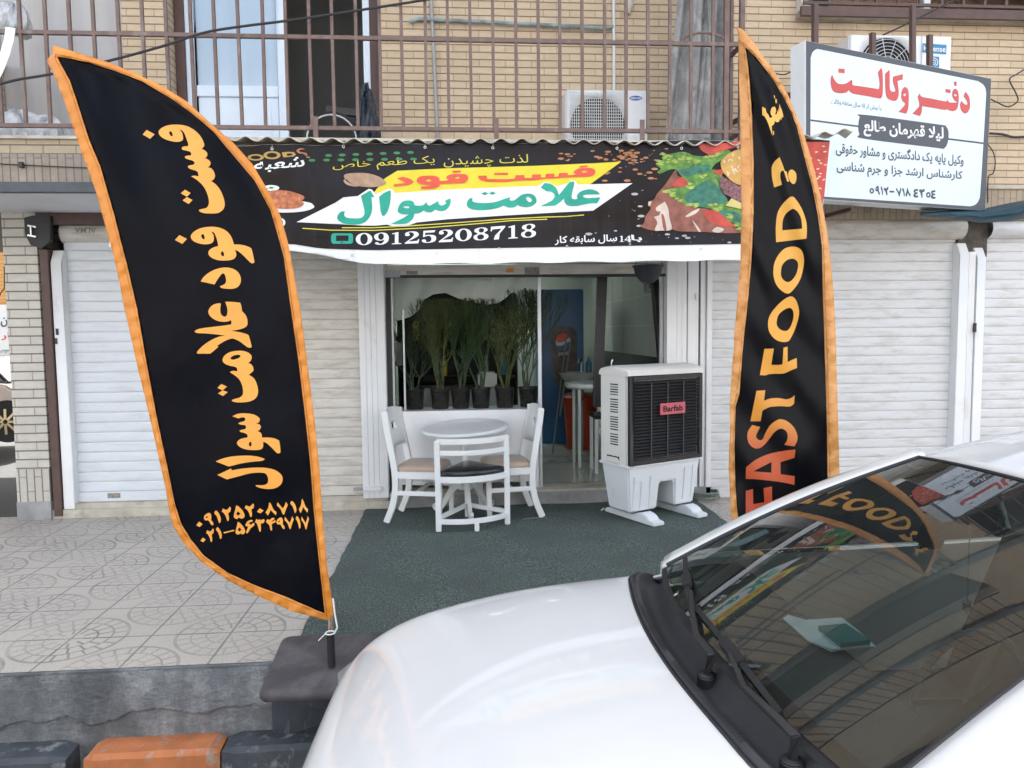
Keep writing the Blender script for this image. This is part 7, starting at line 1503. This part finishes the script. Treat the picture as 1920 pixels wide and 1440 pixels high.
# ---- inside
ds = MB().grid(lambda u, v: Vector((.86+.36*v+.10*(2*u-1)**2*(1-v), YC+(-.80+1.6*u), .525+.012*math.sin(v*3)+(-.10*max(0, (v-.8)/.2)**2)-.02*(2*u-1)**2)), 30, 14); ds.grid(lambda u, v: Vector((1.22-.05*v, YC+(-.80+1.6*u), .425-.5*v)), 8, 8); ds.build('dashboard', M_DASH, CAR, smooth=True)
for y in (-.36, .36):
    s1 = MB().grid(lambda u, v: Vector((1.95+.22*v-.05*math.sin(u*math.pi), YC+y+(-.25+.5*u)*(1-.1*v), .12+.58*v)), 8, 8); s1.box(1.5, 2.0, YC+y-.25, YC+y+.25, .0, .12); s1.build('seat', M_SEATC, CAR, smooth=True, solid=.06)
    MB().box(2.16, 2.24, YC+y-.13, YC+y+.13, .72, .88).build('headrest', M_SEATC, CAR, bevel=.03)
MB().box(2.6, 2.75, YC-.62, YC+.62, .05, .62).build('rear_seat', M_SEATC, CAR, bevel=.04)
MB().box(.9, 3.2, YC-.86, YC+.86, -.50, -.40).build('cabin_floor', M_DASH, CAR)
swm = Matrix.Translation((1.36, YC-.36, .50)) @ Matrix.Rotation(R(-62), 4, 'Y')
sw_ = MB().tube([swm @ Vector((.185*math.cos(t), .185*math.sin(t), 0)) for t in [k*math.pi/18 for k in range(37)]], .014, 8)
for t in (0, 2.1, 4.2): sw_.bar(swm @ Vector((0, 0, 0)), swm @ Vector((.18*math.cos(t), .18*math.sin(t), 0)), .03, .015)
sw_.build('steering_wheel', M_DASH, CAR, smooth=True)
mp = ws(.52, .86, -.09); MB().box(mp.x-.012, mp.x+.012, mp.y-.11, mp.y+.11, mp.z-.035, mp.z+.035).bar(mp, ws(.52, .93, 0), .02, .02).build('rear_view_mirror', M_BLACK, CAR, bevel=.008)
mp = CW(mp); pd = thing('mirror_pendant', 'thin chain pendant hanging from the car mirror', 'pendant', mp); MB().tube([mp+Vector((.0, .03, -.03)), mp+Vector((0, .032, -.24))], .002, 4).build('chain', M_GREYM, pd); MB().lathe([(0, 0), (.012, -.012), (.010, -.035), (0, -.045)], mp+Vector((0, .032, -.24)), 12).build('charm', M_BLACK, pd)
# sticker on the glass, papers and book on the dash
qs = [wray(x, y, -.004) for x, y in ((1370, 1021), (1436, 990), (1440, 999), (1378, 1030))]
tag(MB().add(qs+[q+Vector((.002, 0, -.002)) for q in qs], [(0, 1, 2, 3), (7, 6, 5, 4), (0, 4, 5, 1), (1, 5, 6, 2), (2, 6, 7, 3), (3, 7, 4, 0)]).build('glass_sticker', simple('pale_blue_sticker', (.42, .62, .70), .5, var=.25, vs=70), CAR))
CAR.scale = (CS, CS, CS); CAR.location = CLOC; CAR.rotation_euler = CROT.to_euler()
DZ = CW((1.05, 1.9, .553)).z
pp_ = [PZ(x, y, DZ) for x, y in ((1468, 1159), (1478, 1155), (1512, 1160), (1578, 1157), (1610, 1185), (1642, 1210), (1600, 1213), (1560, 1220), (1515, 1200))]
tag(MB().add([p+Vector((0, 0, .004*math.sin(i*2))) for i, p in enumerate(pp_)]+[p-Vector((0, 0, .004)) for p in pp_], [tuple(range(9)), tuple(range(9, 18))[::-1]]+[(i, (i+1) % 9, 9+(i+1) % 9, 9+i) for i in range(9)]).build('paper_sheet', M_PAPER), 'folded white paper lying on the car dashboard under the windscreen', 'paper')
bk_p = [PZ(x, y, DZ+.02) for x, y in ((1534, 1173), (1586, 1169), (1632, 1200), (1576, 1206))]
bkt = thing('notebook', 'teal notebook lying on the white paper on the dashboard', 'notebook', bk_p[0]); MB().add(bk_p+[p-Vector((0, 0, .012)) for p in bk_p], [(0, 1, 2, 3), (7, 6, 5, 4), (0, 4, 5, 1), (1, 5, 6, 2), (2, 6, 7, 3), (3, 7, 4, 0)]).build('cover', M_TEAL, bkt)
MB().add([p-Vector((0, 0, .0125)) for p in bk_p]+[p-Vector((0, 0, .017)) for p in bk_p], [(0, 1, 2, 3), (7, 6, 5, 4), (0, 4, 5, 1), (1, 5, 6, 2), (2, 6, 7, 3), (3, 7, 4, 0)]).build('pages', M_PAPER, bkt)
